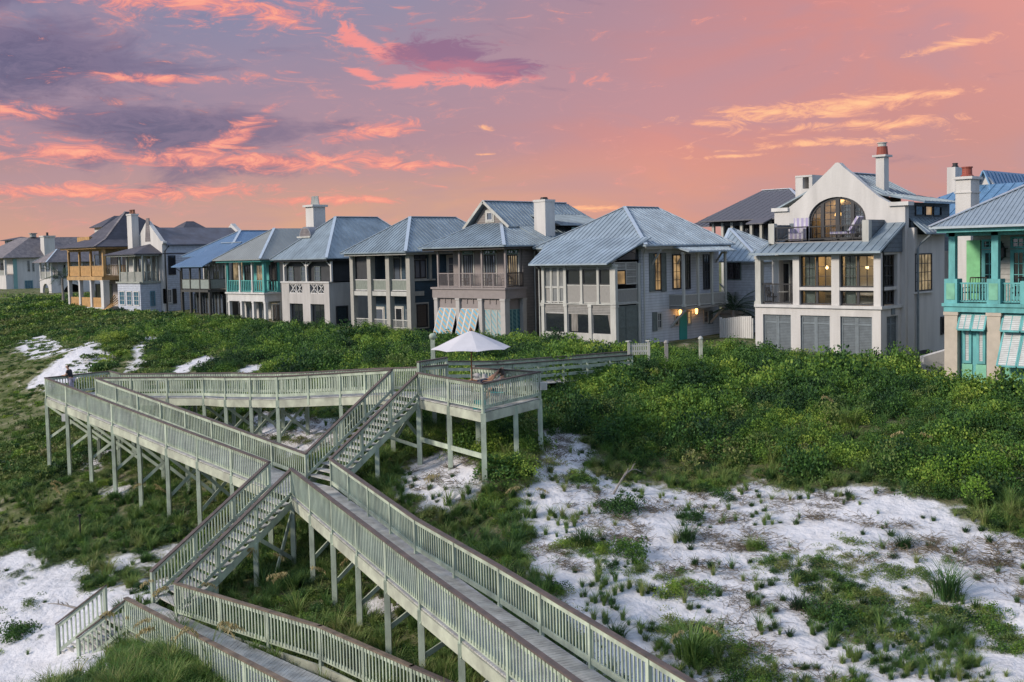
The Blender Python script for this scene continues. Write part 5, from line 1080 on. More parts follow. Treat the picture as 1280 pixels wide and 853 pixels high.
    rm = MB(); rm.box(acx-ar-.2, acx+ar+.2, Yg+4, Yg+4.1, zfl, ztop); rm.box(acx-ar-.3, acx-ar-.2, Yg+.45, Yg+4.1, zfl, zsp+.35*arh); rm.box(acx+ar+.2, acx+ar+.3, Yg+.45, Yg+4.1, zfl, zsp+.35*arh); rm.build('interior_wall', m_int, R); MB().box(acx-ar-.3, acx+ar+.3, Yg+.5, Yg+4, zfl-.1, zfl).build('interior_floor', m_fl, R); MB().prism([(acx-ar-.3, Yg+.45, zsp+.35*arh), (acx-ar*.45, Yg+.45, ztop+.1), (acx+ar*.45, Yg+.45, ztop+.1), (acx+ar+.3, Yg+.45, zsp+.35*arh), (acx+ar+.3, Yg+.45, zsp+.35*arh-.06), (acx+ar*.45, Yg+.45, ztop+.04), (acx-ar*.45, Yg+.45, ztop+.04), (acx-ar-.3, Yg+.45, zsp+.35*arh-.06)][::-1], (0, 3.65, 0)).build('interior_ceiling', m_int, R)
    for x in (510, 600): MB().box(dx(x)-.45, dx(x)+.45, Yg+3.9, Yg+3.98, zfl, zfl+2.3).build('interior_door', m_white, R)
    addlamp(acx-.9, Yg+2.6, ztop-.3, 26)
    MB().tube([(acx-ar+.9, Yg+2, zfl), (acx-ar+.9, Yg+2, zfl+1.5)], .02).build('floor_lamp', m_black, R); MB().lathe([(.22, 0), (.14, .3)], (acx-ar+.9, Yg+2, zfl+1.5), 10).build('lamp_shade', m_lampg2, R)
    # bay roof: short skirt, balcony cut in, cheeks
    yE = Y0-.65; zTop = G(925, 512)[1]; B0 = onY(*P(VL1, 705, 612), Y0+.55); yB = Y0+.45; sl = (zTop-ze)/(Yg-yE); zB = ze+sl*(yB-yE)
    bx0 = onY(*P(VL1, 150, 600), yB)[0]; bx1 = onY(*P(VL1, 735, 600), yB)[0]; xE0 = onY(*P(VL1, 28, 695), yE)[0]; xE1 = X0+.3
    roof(R, [[(xE0, yE, ze), (xE1, yE, ze), (xE1, yB, zB), (bx0-.0, yB, zB), (xE0+1.3, yB, zB)], [(bx1+.05, yB, zB), (xE1, yB, zB), (xE1, Yg, zTop), (bx1+.05, Yg, zTop)], [(xE0, yE, ze), (xE0+1.3, yB, zB), (xE0+2.2, Yg, zB+1.0), (xE0+.2, Yg+2, ze)]], m_metal, .5, th=.12)
    MB().prism([(X0+.1, Y0+.05, ze-.1), (X0+.1, Yg, ze-.1), (X0+.1, Yg, zTop-.15)], (-.15, 0, 0)).build('cheek_wall', m_gs, R)
    zbf = zfl; MB().box(bx0, bx1, yB, Yg, zB-.15, zB+.05).build('balcony_floor', m_fl, R); zrt = onY(*P(VL1, 712, 497), yB)[1]; zrb = zB+.05
    wbox(R, bx1-.28, bx1, yB, Yg, zrb, zrt, m_gs, 'parapet'); wbox(R, bx0, bx0+.28, yB, Yg, zrb, zrt-.1, m_gs, 'parapet')
    for x in (bx1-.33, bx0-.03): wbox(R, x, x+.4, yB-.06, yB+.3, zrb-.1, zrt-.02, m_trim, 'corner_post')
    xm_ = onY(*P(VL1, 372, 560), yB)[0]
    hrail(R, (bx0+.35, yB+.1), (xm_, yB+.1), zrb+.05, zrt-zrb-.3, m_black, 'bal', .09, bw_=.018, post=True); hrail(R, (xm_, yB+.1), (bx1-.35, yB+.1), zrb+.05, zrt-zrb-.3, m_black, 'bal', .13, bw_=.015, post=True)
    wbox(R, bx0+.25, acx-ar-.05, Yg-.1, Yg-.03, zrb, zrt+.0, m_gs, 'screen_wall')
    # main body, upper siding, east wing
    S = lambda x, y, v=VL1: SYZ(v, x, y, X1); Yb = S(1193, 620)[0]; zw = S(1060, 585)[1]
    wbox(R, gl+.4, X1-.05, Yg+.7, Yb, zb-1, zw, m_stucco)
    Xc = gr1[0]-.1; zc0 = SYZ(VL1, 960, 480, Xc)[1]; zc1 = SYZ(VL1, 960, 392, Xc)[1]
    Ye = SYZ(VL1, 1218, 430, Xc)[0]
    wbox(R, ax, Xc, Yg+.45, Ye, zw-1, zc1, m_gs)
    Sc = lambda x, y: SYZ(VL1, x, y, Xc); 
    for x0, x1 in ((1012, 1062), (1070, 1112), (1118, 1166)): win(R, ('S', Xc), Sc(x0, 440)[0], Sc(x1, 440)[0], Sc(1090, 474)[1], Sc(1090, 415)[1], m_dkframe, m_lit if x0 == 1070 else m_glass, 1, 1, fw=.06)
    roof(R, [[(Xc-.02, Yg+.7, zc0), (Xc-.02, Yb+.6, zc0), (X1+.7, Yb+.6, zw+.1), (X1+.7, Yg+.3, zw+.1)]], m_metal, .5)
    MB().prism([(gr1[0], Yg+.72, zw), (X1, Yg+.72, zw), (gr1[0], Yg+.72, zc0-.1)], (0, .1, 0)).build('cheek_wall', m_gs, R)
    # main roof, ridge running inland with a flared eave
    zr = az_-.55; dz = zr-zc1; xe = Xc+.7; yr = onX(1134, 222, ax)[0]
    yr = max(min(yr, Yb-1), Yg+6)
    xk = ax+(xe-ax)*.55; zk = zr-dz*.72
    roof(R, [[(ax, Yg+.4, zr), (ax, Yb+.4, zr), (xk, Yb+.4, zk), (xk, Yg+.4, zk)], [(xk, Yg+.4, zk), (xk, Yb+.4, zk), (xe, Ye+.6, zc1+.05), (xe, Yg+1.2, zc1+.05)], [(ax, Yg+.4, zr), (ax, Yb+.4, zr), (gl-.2, Yb+.4, zc1), (gl-.2, Yg+.4, zc1)]], m_metal, .5, caps=[((ax, Yg+.4, zr), (ax, Yb+.4, zr))])
    a_, b_ = MB(), None
    # chimneys
    cx0 = onY(*P(VL1, 772, 300), Yg+1.6)[0]; cx1 = onY(*P(VL1, 840, 300), Yg+1.6)[0]; ct = onY(*P(VL1, 815, 112), Yg+1.6)[1]
    c = chimney(R, cx0+.1, cx1-.1, Yg+1.6, Yg+2.2, zc1-.5, ct, m_stucco, 0, capw=.16, caph=.12); MB().lathe([(.34, 0), (.3, .42), (.3, .5)], ((cx0+cx1)/2, Yg+1.9, ct), 14).build('chimney_pot', m_red, c); MB().lathe([(.24, .5), (.24, .68), (.3, .7), (.3, .74)], ((cx0+cx1)/2, Yg+1.9, ct), 14).build('chimney_pot', m_trim, c)
    yk = Yg+5.5; k0 = onY(*P(VL1, 305, 380), yk)[0]; k1 = onY(*P(VL1, 445, 300), yk)[0]; kt = onY(*P(VL1, 380, 232), yk)[1]
    mb = MB(); mb.box(k0, k1-.9, yk, yk+1.1, zw, kt-.12); kk = kt-1.0; mb.box(k1-1.1, k1-.3, yk, yk+1.1, zw, kk); mb.box(k0, k0+.25, yk, yk+1.1, kk-.1, kt-.12)
    mb = MB(); mb.box(k0, k1-.5, yk, yk+2.6, zw, kk+.1); mb.box(k0, k0+.55, yk, yk+2.6, kk+.1, kt-.12); mb.box(k1-.75, k1-.5, yk, yk+2.6, kk+.1, kt-.12); mb.box(k0, k1-.5, yk-.03, yk+2.63, kt-.12, kt); mb.build('chimney', m_stucco, R)
    # east wall windows, pipe, side stair wall
    S2 = lambda x, y: SYZ(VL2, x, y, X1-.05)
    win(R, ('S', X1-.05), S2(1008, 200)[0], S2(1108, 200)[0], S2(1050, 304)[1], S2(1050, 80)[1], m_dkframe, m_litw, 5, 4, fw=.08); MB().box(X1-.05, X1+.12, S2(1003, 200)[0], S2(1112, 200)[0], S2(1050, 316)[1], S2(1050, 304)[1]-.01).build('sill', m_white, R)
    win(R, ('S', X1-.05), S2(1163, 500)[0], S2(1180, 500)[0], S2(1170, 562)[1], S2(1170, 455)[1], m_dkframe, m_glass, 1, 1)
    fb(MB(), ('S', X1-.05), S2(1008, 700)[0], S2(1095, 700)[0], 0, .03, zb-.6, S2(1050, 655)[1]).build('dark_carport_panel', m_screen, R)  # flat dark panel on the wall, painted shade for the carport opening
    pipe(R, [(X1+.6, Yg+1.2, zw), (X1+.15, Yg+.8, zw-.5), (X1+.12, Yg+.5, zw-.8), (X1+.12, Yg+.5, zb-.5)], .07, m_shf)
    return dict(X0=X0, xw=xw, xl=xl, zf=zf, Y0=Y0, Yg=Yg, yB=yB, zrb=zrb, bx0=bx0, bx1=bx1, X1=X1, Yb=Yb, zb=zb)
def addlamp(x, y, z, e):
    l = bpy.data.lights.new('room_lamp', 'POINT'); l.energy = e; l.color = (1., .66, .32); l.shadow_soft_size = .25; o = bpy.data.objects.new('room_lamp', l); COL.objects.link(o); o.location = (x, y, z)
m_lampg2 = M('lit_lamp_shade', (.9,.6,.25), .6, emis=(1.,.55,.15), es=3)
m_red = M('red_clay_flue', (.30,.07,.045), .7, var=.1)
m_clear = bpy.data.materials.new('clear_window_glass'); m_clear.use_nodes = True
_nn = m_clear.node_tree.nodes; _l = m_clear.node_tree.links; _t = _nn.new('ShaderNodeBsdfTransparent'); _t.inputs[0].default_value = (.9,.92,.92,1); _g = _nn.new('ShaderNodeBsdfGlossy'); _g.inputs['Roughness'].default_value = .04
_f = _nn.new('ShaderNodeFresnel'); _f.inputs[0].default_value = 1.6; _m = _nn.new('ShaderNodeMixShader'); _l.new(_f.outputs[0], _m.inputs[0]); _l.new(_t.outputs[0], _m.inputs[1]); _l.new(_g.outputs[0], _m.inputs[2]); _l.new(_m.outputs[0], _nn['Material Output'].inputs[0])
HL = house_arch()
# ================================================================ turquoise house at the right edge
def house_turquoise():
    Y0 = 49.6; xa, zf = onY(*P(VM2, 262, 425), Y0); zb = onY(*P(VM2, 262, 800), Y0)[1]-.4
    m_tq = M('turquoise_paint', (.15,.45,.45), .8, var=.16, scale=2, stretch=(1.5,1.5,.4)); m_mint = M('mint_panel', (.22,.52,.36), .8, var=.14, scale=2); m_cr = M('cream_stone', (.50,.44,.36), .85, var=.06); m_sd = M('putty_lap_siding', (.42,.41,.38), .7, kind='siding', pitch=.26); m_lv = M('white_louvre', (.60,.63,.62), .7, kind='louvre', pitch=.08); m_lime = M('lime_green_shutter', (.22,.56,.27), .75, var=.12, scale=2)
    xs = lambda x, y=400: FXZ(VM2, x, y, Y0)[0]; zz = lambda y, x=290: FXZ(VM2, x, y, Y0)[1]
    XR = xa+13; R = house('turquoise and cream beach house with lime green shutter and corrugated roof at the right edge', 'house', xa+6, Y0, zb)
    ze = onY(1161, 284, Y0-1.0)[1]; zfb = zz(468); Yp = Y0+2.4; Yb = Y0+13
    cx = [xs(292), xs(520)]; d = cx[1]-cx[0]; cx += [cx[1]+d*1.25, cx[1]+d*2.4]
    wbox(R, xa+.3, XR, Yp, Yb, zb-.5, ze-.1, m_sd); MB().box(xa-.05, XR, Y0-.05, Yp, zfb, zf).build('porch_floor', m_tq, R); MB().box(xa-.12, XR, Y0-.12, Y0+.2, zf-.12, zf+.03).build('cornice', m_tq, R)
    zrl = zz(305)
    for c in cx:
        column(R, c, Y0+.25, zf, ze-.1, .3, m_tq); p = MB(); p.box(c-.3, c+.3, Y0-.03, Y0+.55, zf+.03, zrl+.1); pb = p.build('pedestal', m_tq, R); MB().box(c-.2, c+.2, Y0-.05, Y0-.031, zf+.2, zrl-.1).build('panel', m_mint, pb)
        column(R, c, Y0+.3, zb-.6, zfb, .6, m_cr)
    for i in range(3):
        hrail(R, (cx[i]+.3, Y0+.2), (cx[i+1]-.3, Y0+.2), zf+.03, zrl-zf-.1, m_tq, 'bal', .13, post=False, bw_=.05); m_ = (cx[i]+cx[i+1])/2
        if i: column(R, m_, Y0+.2, zf, zrl, .2, m_tq, False)
        # bahama shutters below: two short ones high, two long ones low, louvre doors between
        a, b = cx[i]+.34, cx[i+1]-.34; zt = zfb; z1 = zz(560); hw = (b-a)/2
        MB().box(a, b, Y0+.3, Y0+.35, zb-.6, zt).build('infill_frame', m_tq, R)
        for k in range(2):
            u0 = a+hw*k+.03; u1 = a+hw*(k+1)-.03
            shutter(R, ('F', Y0+.3), u0+.08, u1-.08, zz(740), zt-.2, m_tq, m_lv, leaves=1, fw=.12, mids=()); MB().box(u0+.05, u1-.05, Y0+.25, Y0+.3, zb-.6, zz(745)).build('base_panel', m_mint, R)
            for (zA, zB, push) in ((zt-.12, z1, .35),)+(((z1-.1, zz(735), .75),) if i else ()):
                q0 = Vector((u0, Y0+.2, zA)); q1 = Vector((u1, Y0+.2, zA)); n = Vector((0, -push, zB-zA)); s = MB().prism([q0, q1, q1+n, q0+n], (0, -.03, .0)).build('shutter', m_lv, R)
                f_ = MB(); f_.beam(q0, q0+n, .08, .08); f_.beam(q1, q1+n, .08, .08); f_.beam(q0, q1, .08, .08); f_.beam(q0+n, q1+n, .08, .08); f_.beam((q0+q1)/2, (q0+q1)/2+n, .04, .06); f_.build('shutter_frame', m_tq, s)
    MB().box(xa, XR, Y0+.1, Y0+.4, ze-.45, ze-.12).build('beam', m_tq, R)
    W = lambda x: FXZ(VM2, x, 200, Yp)[0]; Z = lambda y: FXZ(VM2, 400, y, Yp)[1]
    fb(MB(), ('F', Yp), W(380), W(452), .02, .1, zf+.1, Z(88)).build('shutter', m_lime, R, label='lime green plank shutter folded open')
    win(R, ('F', Yp), W(460), W(540), zf+.1, Z(140), m_tq, m_glass, 2, 4, fw=.16, name='porch_door'); win(R, ('F', Yp), W(460), W(540), Z(136), Z(85), m_tq, m_glass, 2, 2)
    win(R, ('F', Yp), W(612), W(750), zf+.1, Z(140), m_tq, m_glass, 4, 4, fw=.16, name='porch_door'); win(R, ('F', Yp), W(612), W(750), Z(136), Z(75), m_tq, m_glass, 4, 2)
    lx, lz = FXZ(VM2, 572, 150, Yp); l = MB(); l.box(lx-.16, lx+.16, Yp-.4, Yp-.1, lz-.25, lz+.15); l.prism([(lx-.22, Yp-.46, lz+.15), (lx+.22, Yp-.46, lz+.15), (lx+.22, Yp-.04, lz+.15), (lx-.22, Yp-.04, lz+.15)], (0,0,.04)); l.lathe([(.18,.19),(.06,.4),(.03,.5)], (lx, Yp-.25, lz), 4); l.box(lx-.03, lx+.03, Yp-.25, Yp, lz+.35, lz+.42); l.lathe([(.12,-.25),(.03,-.4)], (lx, Yp-.25, lz), 4); l.build('wall_lantern', m_black, R)
    m_cor = M('corrugated_roof', (.36,.42,.47), .45, metal=.45, var=.08)
    e0 = onY(1161, 284, Y0-1.0)[0]; zr = ze+5.4; xr = e0+9.5; 
    polys, caps = hip(e0, XR+1, Y0-1, Yb+1, ze, xr, Y0+8, Y0+9, zr); roof(R, polys, m_cor, .2, ribh=.03, caps=caps[:1], ribw=.07); soffit(R, e0, XR+1, Y0-1, Yb+1, ze, m_tq)
    # stone chimney with red pot on the west slope, at the surveyed bearing
    ych = Y0+6.5; c0 = onY(*P(VM1, 592, 600), ych)[0]; c1 = onY(*P(VM1, 745, 600), ych)[0]; ct = onY(*P(VM1, 690, 325), ych)[1]; c0 = c0
    c = chimney(R, c0, c1, ych, ych+1.1, zb, ct, m_stucco, 0, capw=.12, caph=.14); MB().box(c0-.05, c1+.05, ych-.05, ych+1.15, ct-.85, ct-.78).build('band', m_stucco, c); MB().lathe([(.32, 0), (.32, .06), (.25, .12), (.24, .45), (.28, .46), (.28, .52)], ((c0+c1)/2, ych+.5, ct), 14).build('chimney_pot', m_red, c)
    # low stair wall beside it
    t = thing('garden_wall', 'white stucco stepped stair wall between the arched gable house and the turquoise house', 'wall', (xa-1.2, Y0+3, zb))
    w0 = onY(*P(VM2, 128, 700), Y0+2.4)[0]; zt = onY(*P(VM2, 130, 705), Y0+2.4)[1]; MB().prism([(w0, Y0+2.4, zb-1), (w0, Y0+2.4, zt), (xa+.3, Y0+5.5, zt+1.0), (xa+.3, Y0+5.5, zb-1)], (.25, -.1, 0)).build('wall', m_stucco, t); MB().box(w0+.3, xa+.1, Y0+2.5, Y0+2.7, zb-1, zt-1.0).build('gate', m_mint, t)
    return dict(zf=zf, Y0=Y0, cx=cx, xa=xa)
HM = house_turquoise()
# ================================================================ houses behind
def house_back_blue():
    Y0 = 72.; x0, zt = onY(*P(VM1, 885, 262), Y0); zb = 8.6; z1 = onY(*P(VM1, 840, 380), Y0)[1]; R = house('white house with saturated blue metal gable roof behind the turquoise house', 'house', x0+3, Y0, zb, None)
    xl = onY(*P(VM1, 845, 378), Y0)[0]; dx = x0-xl; h = zt-z1; m_bb = M('sky_blue_metal_roof', (.16,.32,.50), .4, metal=.4)
    wbox(R, x0-5.5, x0+5.5, Y0, Y0+12, zb, z1-2.2, m_stucco)
    MB().prism([(x0-dx-.6, Y0, z1-.6), (x0+dx+.6, Y0, z1-.6), (x0, Y0, zt-.2)], (0, .3, 0)).build('gable_wall', m_white, R)
    roof(R, [[(x0, Y0-.3, zt), (x0, Y0+14, zt), (x0+dx*5, Y0+14, zt-h*4), (x0+dx*5, Y0-.3, zt-h*4)], [(x0, Y0-.3, zt), (x0, Y0+14, zt), (x0-dx*5, Y0+14, zt-h*4), (x0-dx*5, Y0-.3, zt-h*4)]], m_bb, .6)
    roof(R, [[(x0-dx-.4, Y0-.2, z1-.2), (x0+8, Y0-.2, z1-.2), (x0+8, Y0-5, z1-2.4), (x0-5.5, Y0-5, z1-2.4)]], m_bb, .6)
    yc = Y0+1; c0 = onY(*P(VM1, 508, 400), yc)[0]; c1 = onY(*P(VM1, 612, 400), yc)[0]; ct = onY(*P(VM1, 560, 232), yc)[1]; chimney(R, c0, c0+(c1-c0)*.8, yc, yc+1.3, zb, ct, m_stucco, 1, m_black, capw=.0, caph=.05, poth=.3)
house_back_blue()
def house_back_grey():
    Y0 = 84.; zb = 8.8; m_gr = M('dark_grey_metal_roof', (.12,.12,.135), .5, metal=.3, var=.08)
    G = lambda x, y, Y=Y0: FXZ(VK, x, y, Y); ex0, ze = G(190, 560); ex1 = G(1250, 470)[0]; ze = G(900, 490)[1]; R = house('big house with broad dark grey hip roof behind the small white cottage', 'house', (ex0+ex1)/2, Y0+2, zb, None)
    ye = Y0-1; xr0 = G(850, 182, Y0+8)[0]; zr = G(850, 182, Y0+8)[1]; xr1 = onY(*P(VK, 1165, 130), Y0+8)[0]
    zr = (zr+onY(*P(VK, 1165, 130), Y0+8)[1])/2
    x1 = xr1+8; roof(R, [[(ex0, ye, ze), (x1, ye, ze), (xr1, Y0+8, zr), (xr0, Y0+8, zr)], [(x1, ye, ze), (x1, Y0+17, ze), (xr1, Y0+8, zr)], [(ex0, ye, ze), (xr0, Y0+8, zr), (ex0, Y0+17, ze)]], m_gr, .6, ribh=.02, caps=[((x1, ye, ze), (xr1, Y0+8, zr)), ((xr0, Y0+8, zr), (xr1, Y0+8, zr))])
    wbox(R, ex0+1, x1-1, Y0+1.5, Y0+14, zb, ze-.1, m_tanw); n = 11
    for k in range(n): x = ex0+1+(x1-ex0-2)*k/(n-1); column(R, x, Y0, zb, ze-.2, .25, m_trim, False)
    MB().box(ex0+.6, x1-.6, Y0-.1, Y0+.2, ze-.5, ze-.15).build('beam', m_dkframe, R); MB().box(ex0+.6, x1-.6, Y0-.1, Y0+1.5, ze-3.2, ze-2.9).build('porch_floor', m_dkframe, R)
    for k in range(n-1): x = ex0+1+(x1-ex0-2)*(k+.25)/(n-1); win(R, ('F', Y0+1.5), x, x+1.1, ze-2.7, ze-.7, m_dkframe, m_litw if k in (6, 7, 8) else m_glassr, 2, 1)
    roof(R, [[(ex0-6, ye+6, ze-.3), (ex0+2, ye+6, ze-.3), (ex0+1, ye+9, ze+.6), (ex0-5, ye+9, ze+.6)]], m_gr, .6)
    a = onY(*P(VK, 660, 530), Y0-2.4); b = onY(*P(VK, 860, 520), Y0-2.4); MB().prism([(a[0], Y0-2.4, a[1]-.1), (b[0], Y0-2.4, a[1]-.1), (b[0], Y0+1, a[1]+.9), (a[0], Y0+1, a[1]+.9)], (0,0,-.1)).build('roof', m_gr, R)
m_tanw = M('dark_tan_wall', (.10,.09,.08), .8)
house_back_grey()
def cottage():
    Y0 = 71.; zb = 8.6; G = lambda x, y, Y=Y0: FXZ(VI2, x, y, Y)
    ex0 = G(620, 208)[0]; ex1 = G(880, 200)[0]; ze = G(740, 207)[1]; R = house('small white clapboard cottage with pyramid roof, set back behind the white board fence and palm', 'cottage', (ex0+ex1)/2, Y0, zb, None)
    m_cl = M('cool_white_lap_siding', (.50,.53,.58), .65, kind='siding', pitch=.2); xm = (ex0+ex1)/2; ax, az_ = onY(912.5, 286, Y0+3.2)
    polys, caps = hip(ex0, ex1+.8, Y0-.6, Y0+7.4, ze, ax, Y0+3.2, Y0+3.6, az_); roof(R, polys, m_metal2, .5, caps=caps); wbox(R, ex0+.5, ex1+.3, Y0, Y0+7, zb, ze-.05, m_cl)
    win(R, ('F', Y0), G(685, 270)[0], G(725, 270)[0], G(700, 335)[1], G(700, 220)[1], m_dkframe, m_glass, 2, 4, trim=m_gcur, tw=.1); win(R, ('F', Y0), G(732, 270)[0], G(770, 270)[0], G(750, 335)[1], G(750, 220)[1], m_dkframe, m_glass, 2, 4, trim=m_gcur, tw=.1)
    a = G(625, 370, Y0-1); b = G(740, 470, Y0-1); MB().beam((a[0], Y0-1, a[1]), (b[0]+.8, Y0-1, b[1]-.9), .08, .12).build('stair_rail', m_trim, R); MB().beam((a[0], Y0-1, a[1]-1), (b[0]+.8, Y0-1, b[1]-1.9), .2, .25).build('stair', m_trim, R)
    for y in (560, 590): z = G(800, y, Y0-1)[1]; MB().box(G(640, y)[0], G(840, y)[0], Y0-1.2, Y0-.2, z-.25, z).build('stair', m_trim, R)
    # white board fence in front
    Yf = 66.; f = thing('board_fence', 'white painted board fence between the clapboard house and the arched gable house', 'fence', (G(740, 700, Yf)[0], Yf, zb-.2)); x0 = G(625, 700, Yf)[0]; x1 = G(850, 650, Yf)[0]; zt = G(740, 622, Yf)[1]; n = 16
    mb = MB(); 
    for k in range(n): xx = x0+(x1-x0)*k/n; mb.box(xx, xx+(x1-x0)/n-.02, Yf, Yf+.04, zb-.3, zt+.25*sin(pi*(k/n)*.5))
    mb.build('board_panel', m_white, f); 
    for k in range(4): xx = x0+(x1-x0)*k/3; MB().box(xx-.07, xx+.07, Yf+.05, Yf+.19, zb-.3, zt+.1).build('post', m_white, f)
cottage()
# ================================================================ far left: pale houses further along the shore
def house_far(): 
    Y0 = 95.; G = lambda x, y, Y=Y0: FXZ(VA, x, y, Y)
    X1, zb = G(228, 640); zb -= 1.5; R = house('far whitewashed house with brown grey hip roof and stout white chimney, at the left edge', 'house', X1-8, Y0, zb)
    ze = G(70, 328)[1]; ex1 = G(66, 328)[0]; xl = ex1-22; Ye = onX(*P(VA, 380, 330), ex1)[0]; zt = ze
    ax, az_ = onX(*P(VA, 290, 130), ex1-7); yr1 = ax+25
    polys = [[(xl, Y0-1, ze), (ex1, Y0-1, ze), (ex1-7, ax, az_), (ex1-14, ax, az_)], [(ex1, Y0-1, ze), (ex1, yr1+8, ze), (ex1-7, yr1, az_), (ex1-7, ax, az_)], [(xl, Y0-1, ze), (xl, yr1, ze), (ex1-14, yr1, az_), (ex1-14, ax, az_)]]
    roof(R, polys, m_slateb, 0); xw = ex1-1.2; wbox(R, xl+1, xw, Y0+2, yr1+5, zb-1, ze, m_stucco); wbox(R, xl+1, xw, Y0, Y0+2, zb-1, ze-4.2, m_stucco, 'porch_base')
    for k in range(4): column(R, xl+2+k*(xw-xl-2.6)/3, Y0+.2, ze-4.2, ze-.1, .5, m_white, False)
    hrail(R, (xl+1, Y0+.2), (xw, Y0+.2), ze-4.2, 1.2, m_trim, 'panel', pm=m_panw, post=False)
    for k in range(3): win(R, ('F', Y0+2), xl+2.5+k*4.5, xl+5.5+k*4.5, ze-4, ze-1.2, m_trim, m_litw if k == 1 else m_glass, 2, 1); win(R, ('F', Y0), xl+2.5+k*4.5, xl+5+k*4.5, zb+.2, ze-5.4, m_trim, m_glass, 2, 1)
    S = lambda x, y: SYZ(VA, x, y, xw)
    for x0, x1, y0, y1 in ((262, 290, 355, 465), (308, 335, 370, 465)): win(R, ('S', xw), S(x0, 400)[0], S(x1, 400)[0], S(x0, y1)[1], S(x0, y0)[1], m_trim, m_glass, 2, 2)
    win(R, ('S', xw), S(240, 600)[0], S(320, 600)[0], zb-1, S(280, 548)[1], m_tealf, m_glbl, 3, 1); fb(MB(), ('S', xw), S(125, 400)[0], S(163, 400)[0], 0, .1, zb, ze-.3).build('shutter', m_tealf, R)
    cy, cz = onX(*P(VA, 460, 115), xw+.2); chimney(R, xw-1.3, xw+1.0, cy-1.2, cy+1.4, zb, cz, m_stucco, 1, m_black, capw=.2, caph=.3, poth=.8)
    cyw = onX(*P(VA, 320, 110), ex1-7)
    MB().lathe([(.8, 0), (.8, .8), (1.1, .85), (1.1, 1.0)], (ex1-7, cyw[0], az_), 8).build('roof_vent', m_mgreen, R)
house_far()
def house_arcade():
    Y0 = 84.; G = lambda x, y, Y=Y0: FXZ(VA, x, y, Y); X1, zb = G(500, 640); zb -= 2; ex1, ze = G(455, 372, Y0-1.2); ex0 = G(312, 372, Y0-1.2)[0]
    ex1 = X1+1; R = house('white arcaded pavilion with pale hip roof, half hidden by the orange timber porch', 'house', X1-3, Y0, zb)
    ax = (ex0+ex1)/2+.3; ay, az_ = onX(*P(VA, 552, 245), ax); zf = G(440, 535)[1]; yb_ = ay+16
    polys, caps = hip(ex0, ex1, Y0-1.2, yb_, ze, ax, ay, yb_-4, az_); roof(R, polys, m_slateb, 0, caps=caps[:2])
    xl = G(388, 600)[0]; 
    wbox(R, xl+.6, X1-.6, Y0+1.6, yb_-1, zf, ze, m_stb, 'inner_wall')
    for x in (xl+.2, (xl+X1)/2, X1-.2): column(R, x, Y0+.2, zf, ze-.1, .3, m_white, False)
    for k in range(1, 5): column(R, X1-.2, Y0+.2+k*3, zf, ze-.1, .3, m_white, False)
    hrail(R, (xl+.2, Y0+.2), (X1-.2, Y0+.2), zf, 1.4, m_trim, 'panel', pm=m_panw, post=False); hrail(R, (X1-.2, Y0+.2), (X1-.2, Y0+13), zf, 1.4, m_dkframe, 'bal', .25, post=False)
    for k in range(3): win(R, ('S', X1-.6), Y0+2.5+k*3.4, Y0+4.5+k*3.4, ze-2.2, ze-.5, m_trim, m_glass, 2, 1)
    # arcade walls with a round opening each
    def archwall(f, u0, u1, z0, z1, ca, ra, zs):
        n = 10; mb = MB(); arc = [(ca+ra*cos(pi*k/n), zs+ra*sin(pi*k/n)) for k in range(n+1)]; mid = (ca, z1)
        h1 = [(ca, z1), (u1, z1), (u1, z0), (ca+ra, z0)]+arc[:n//2+1]; h2 = [(u0, z0), (u0, z1), (ca, z1)]+arc[n//2:]+[(ca-ra, z0)]
        for h in (h1, h2):
            pts = [(u, f[1], z) if f[0] == 'F' else (f[1], u, z) for u, z in h]; mb.prism(pts, (0, .4, 0) if f[0] == 'F' else (-.4, 0, 0))
        mb.build('arcade_wall', m_stucco, R)
    archwall(('F', Y0), xl, X1, zb-1, zf, (xl+X1)/2, (X1-xl)*.27, zf-(X1-xl)*.27-.9); archwall(('S', X1), Y0+.41, Y0+8, zb-1, zf, Y0+4.2, 1.9, zf-3.0); archwall(('S', X1), Y0+8.01, Y0+16, zb-1, zf, Y0+12, 1.9, zf-3.0)
    wbox(R, xl+1, X1-3, Y0+3, yb_, zb-1, zf-.1, m_screen, 'inner_wall')
    t = thing('garden_wall', 'low whitewashed garden wall on the far dune beside the orange timber porch', 'wall', (X1, Y0-6, zb)); a = onZ(*P(VA, 345, 722), zb+.9); b = onZ(*P(VA, 640, 745), zb+.9); a.z = b.z = zb-.6; t.location = a; ORG[t.name] = a.copy(); MB().vbar(a, b, .3, 0, 1.5).build('wall', m_stucco, t); MB().vbar(a, b, .42, 1.5, 1.6).build('coping', m_white, t)
house_arcade()
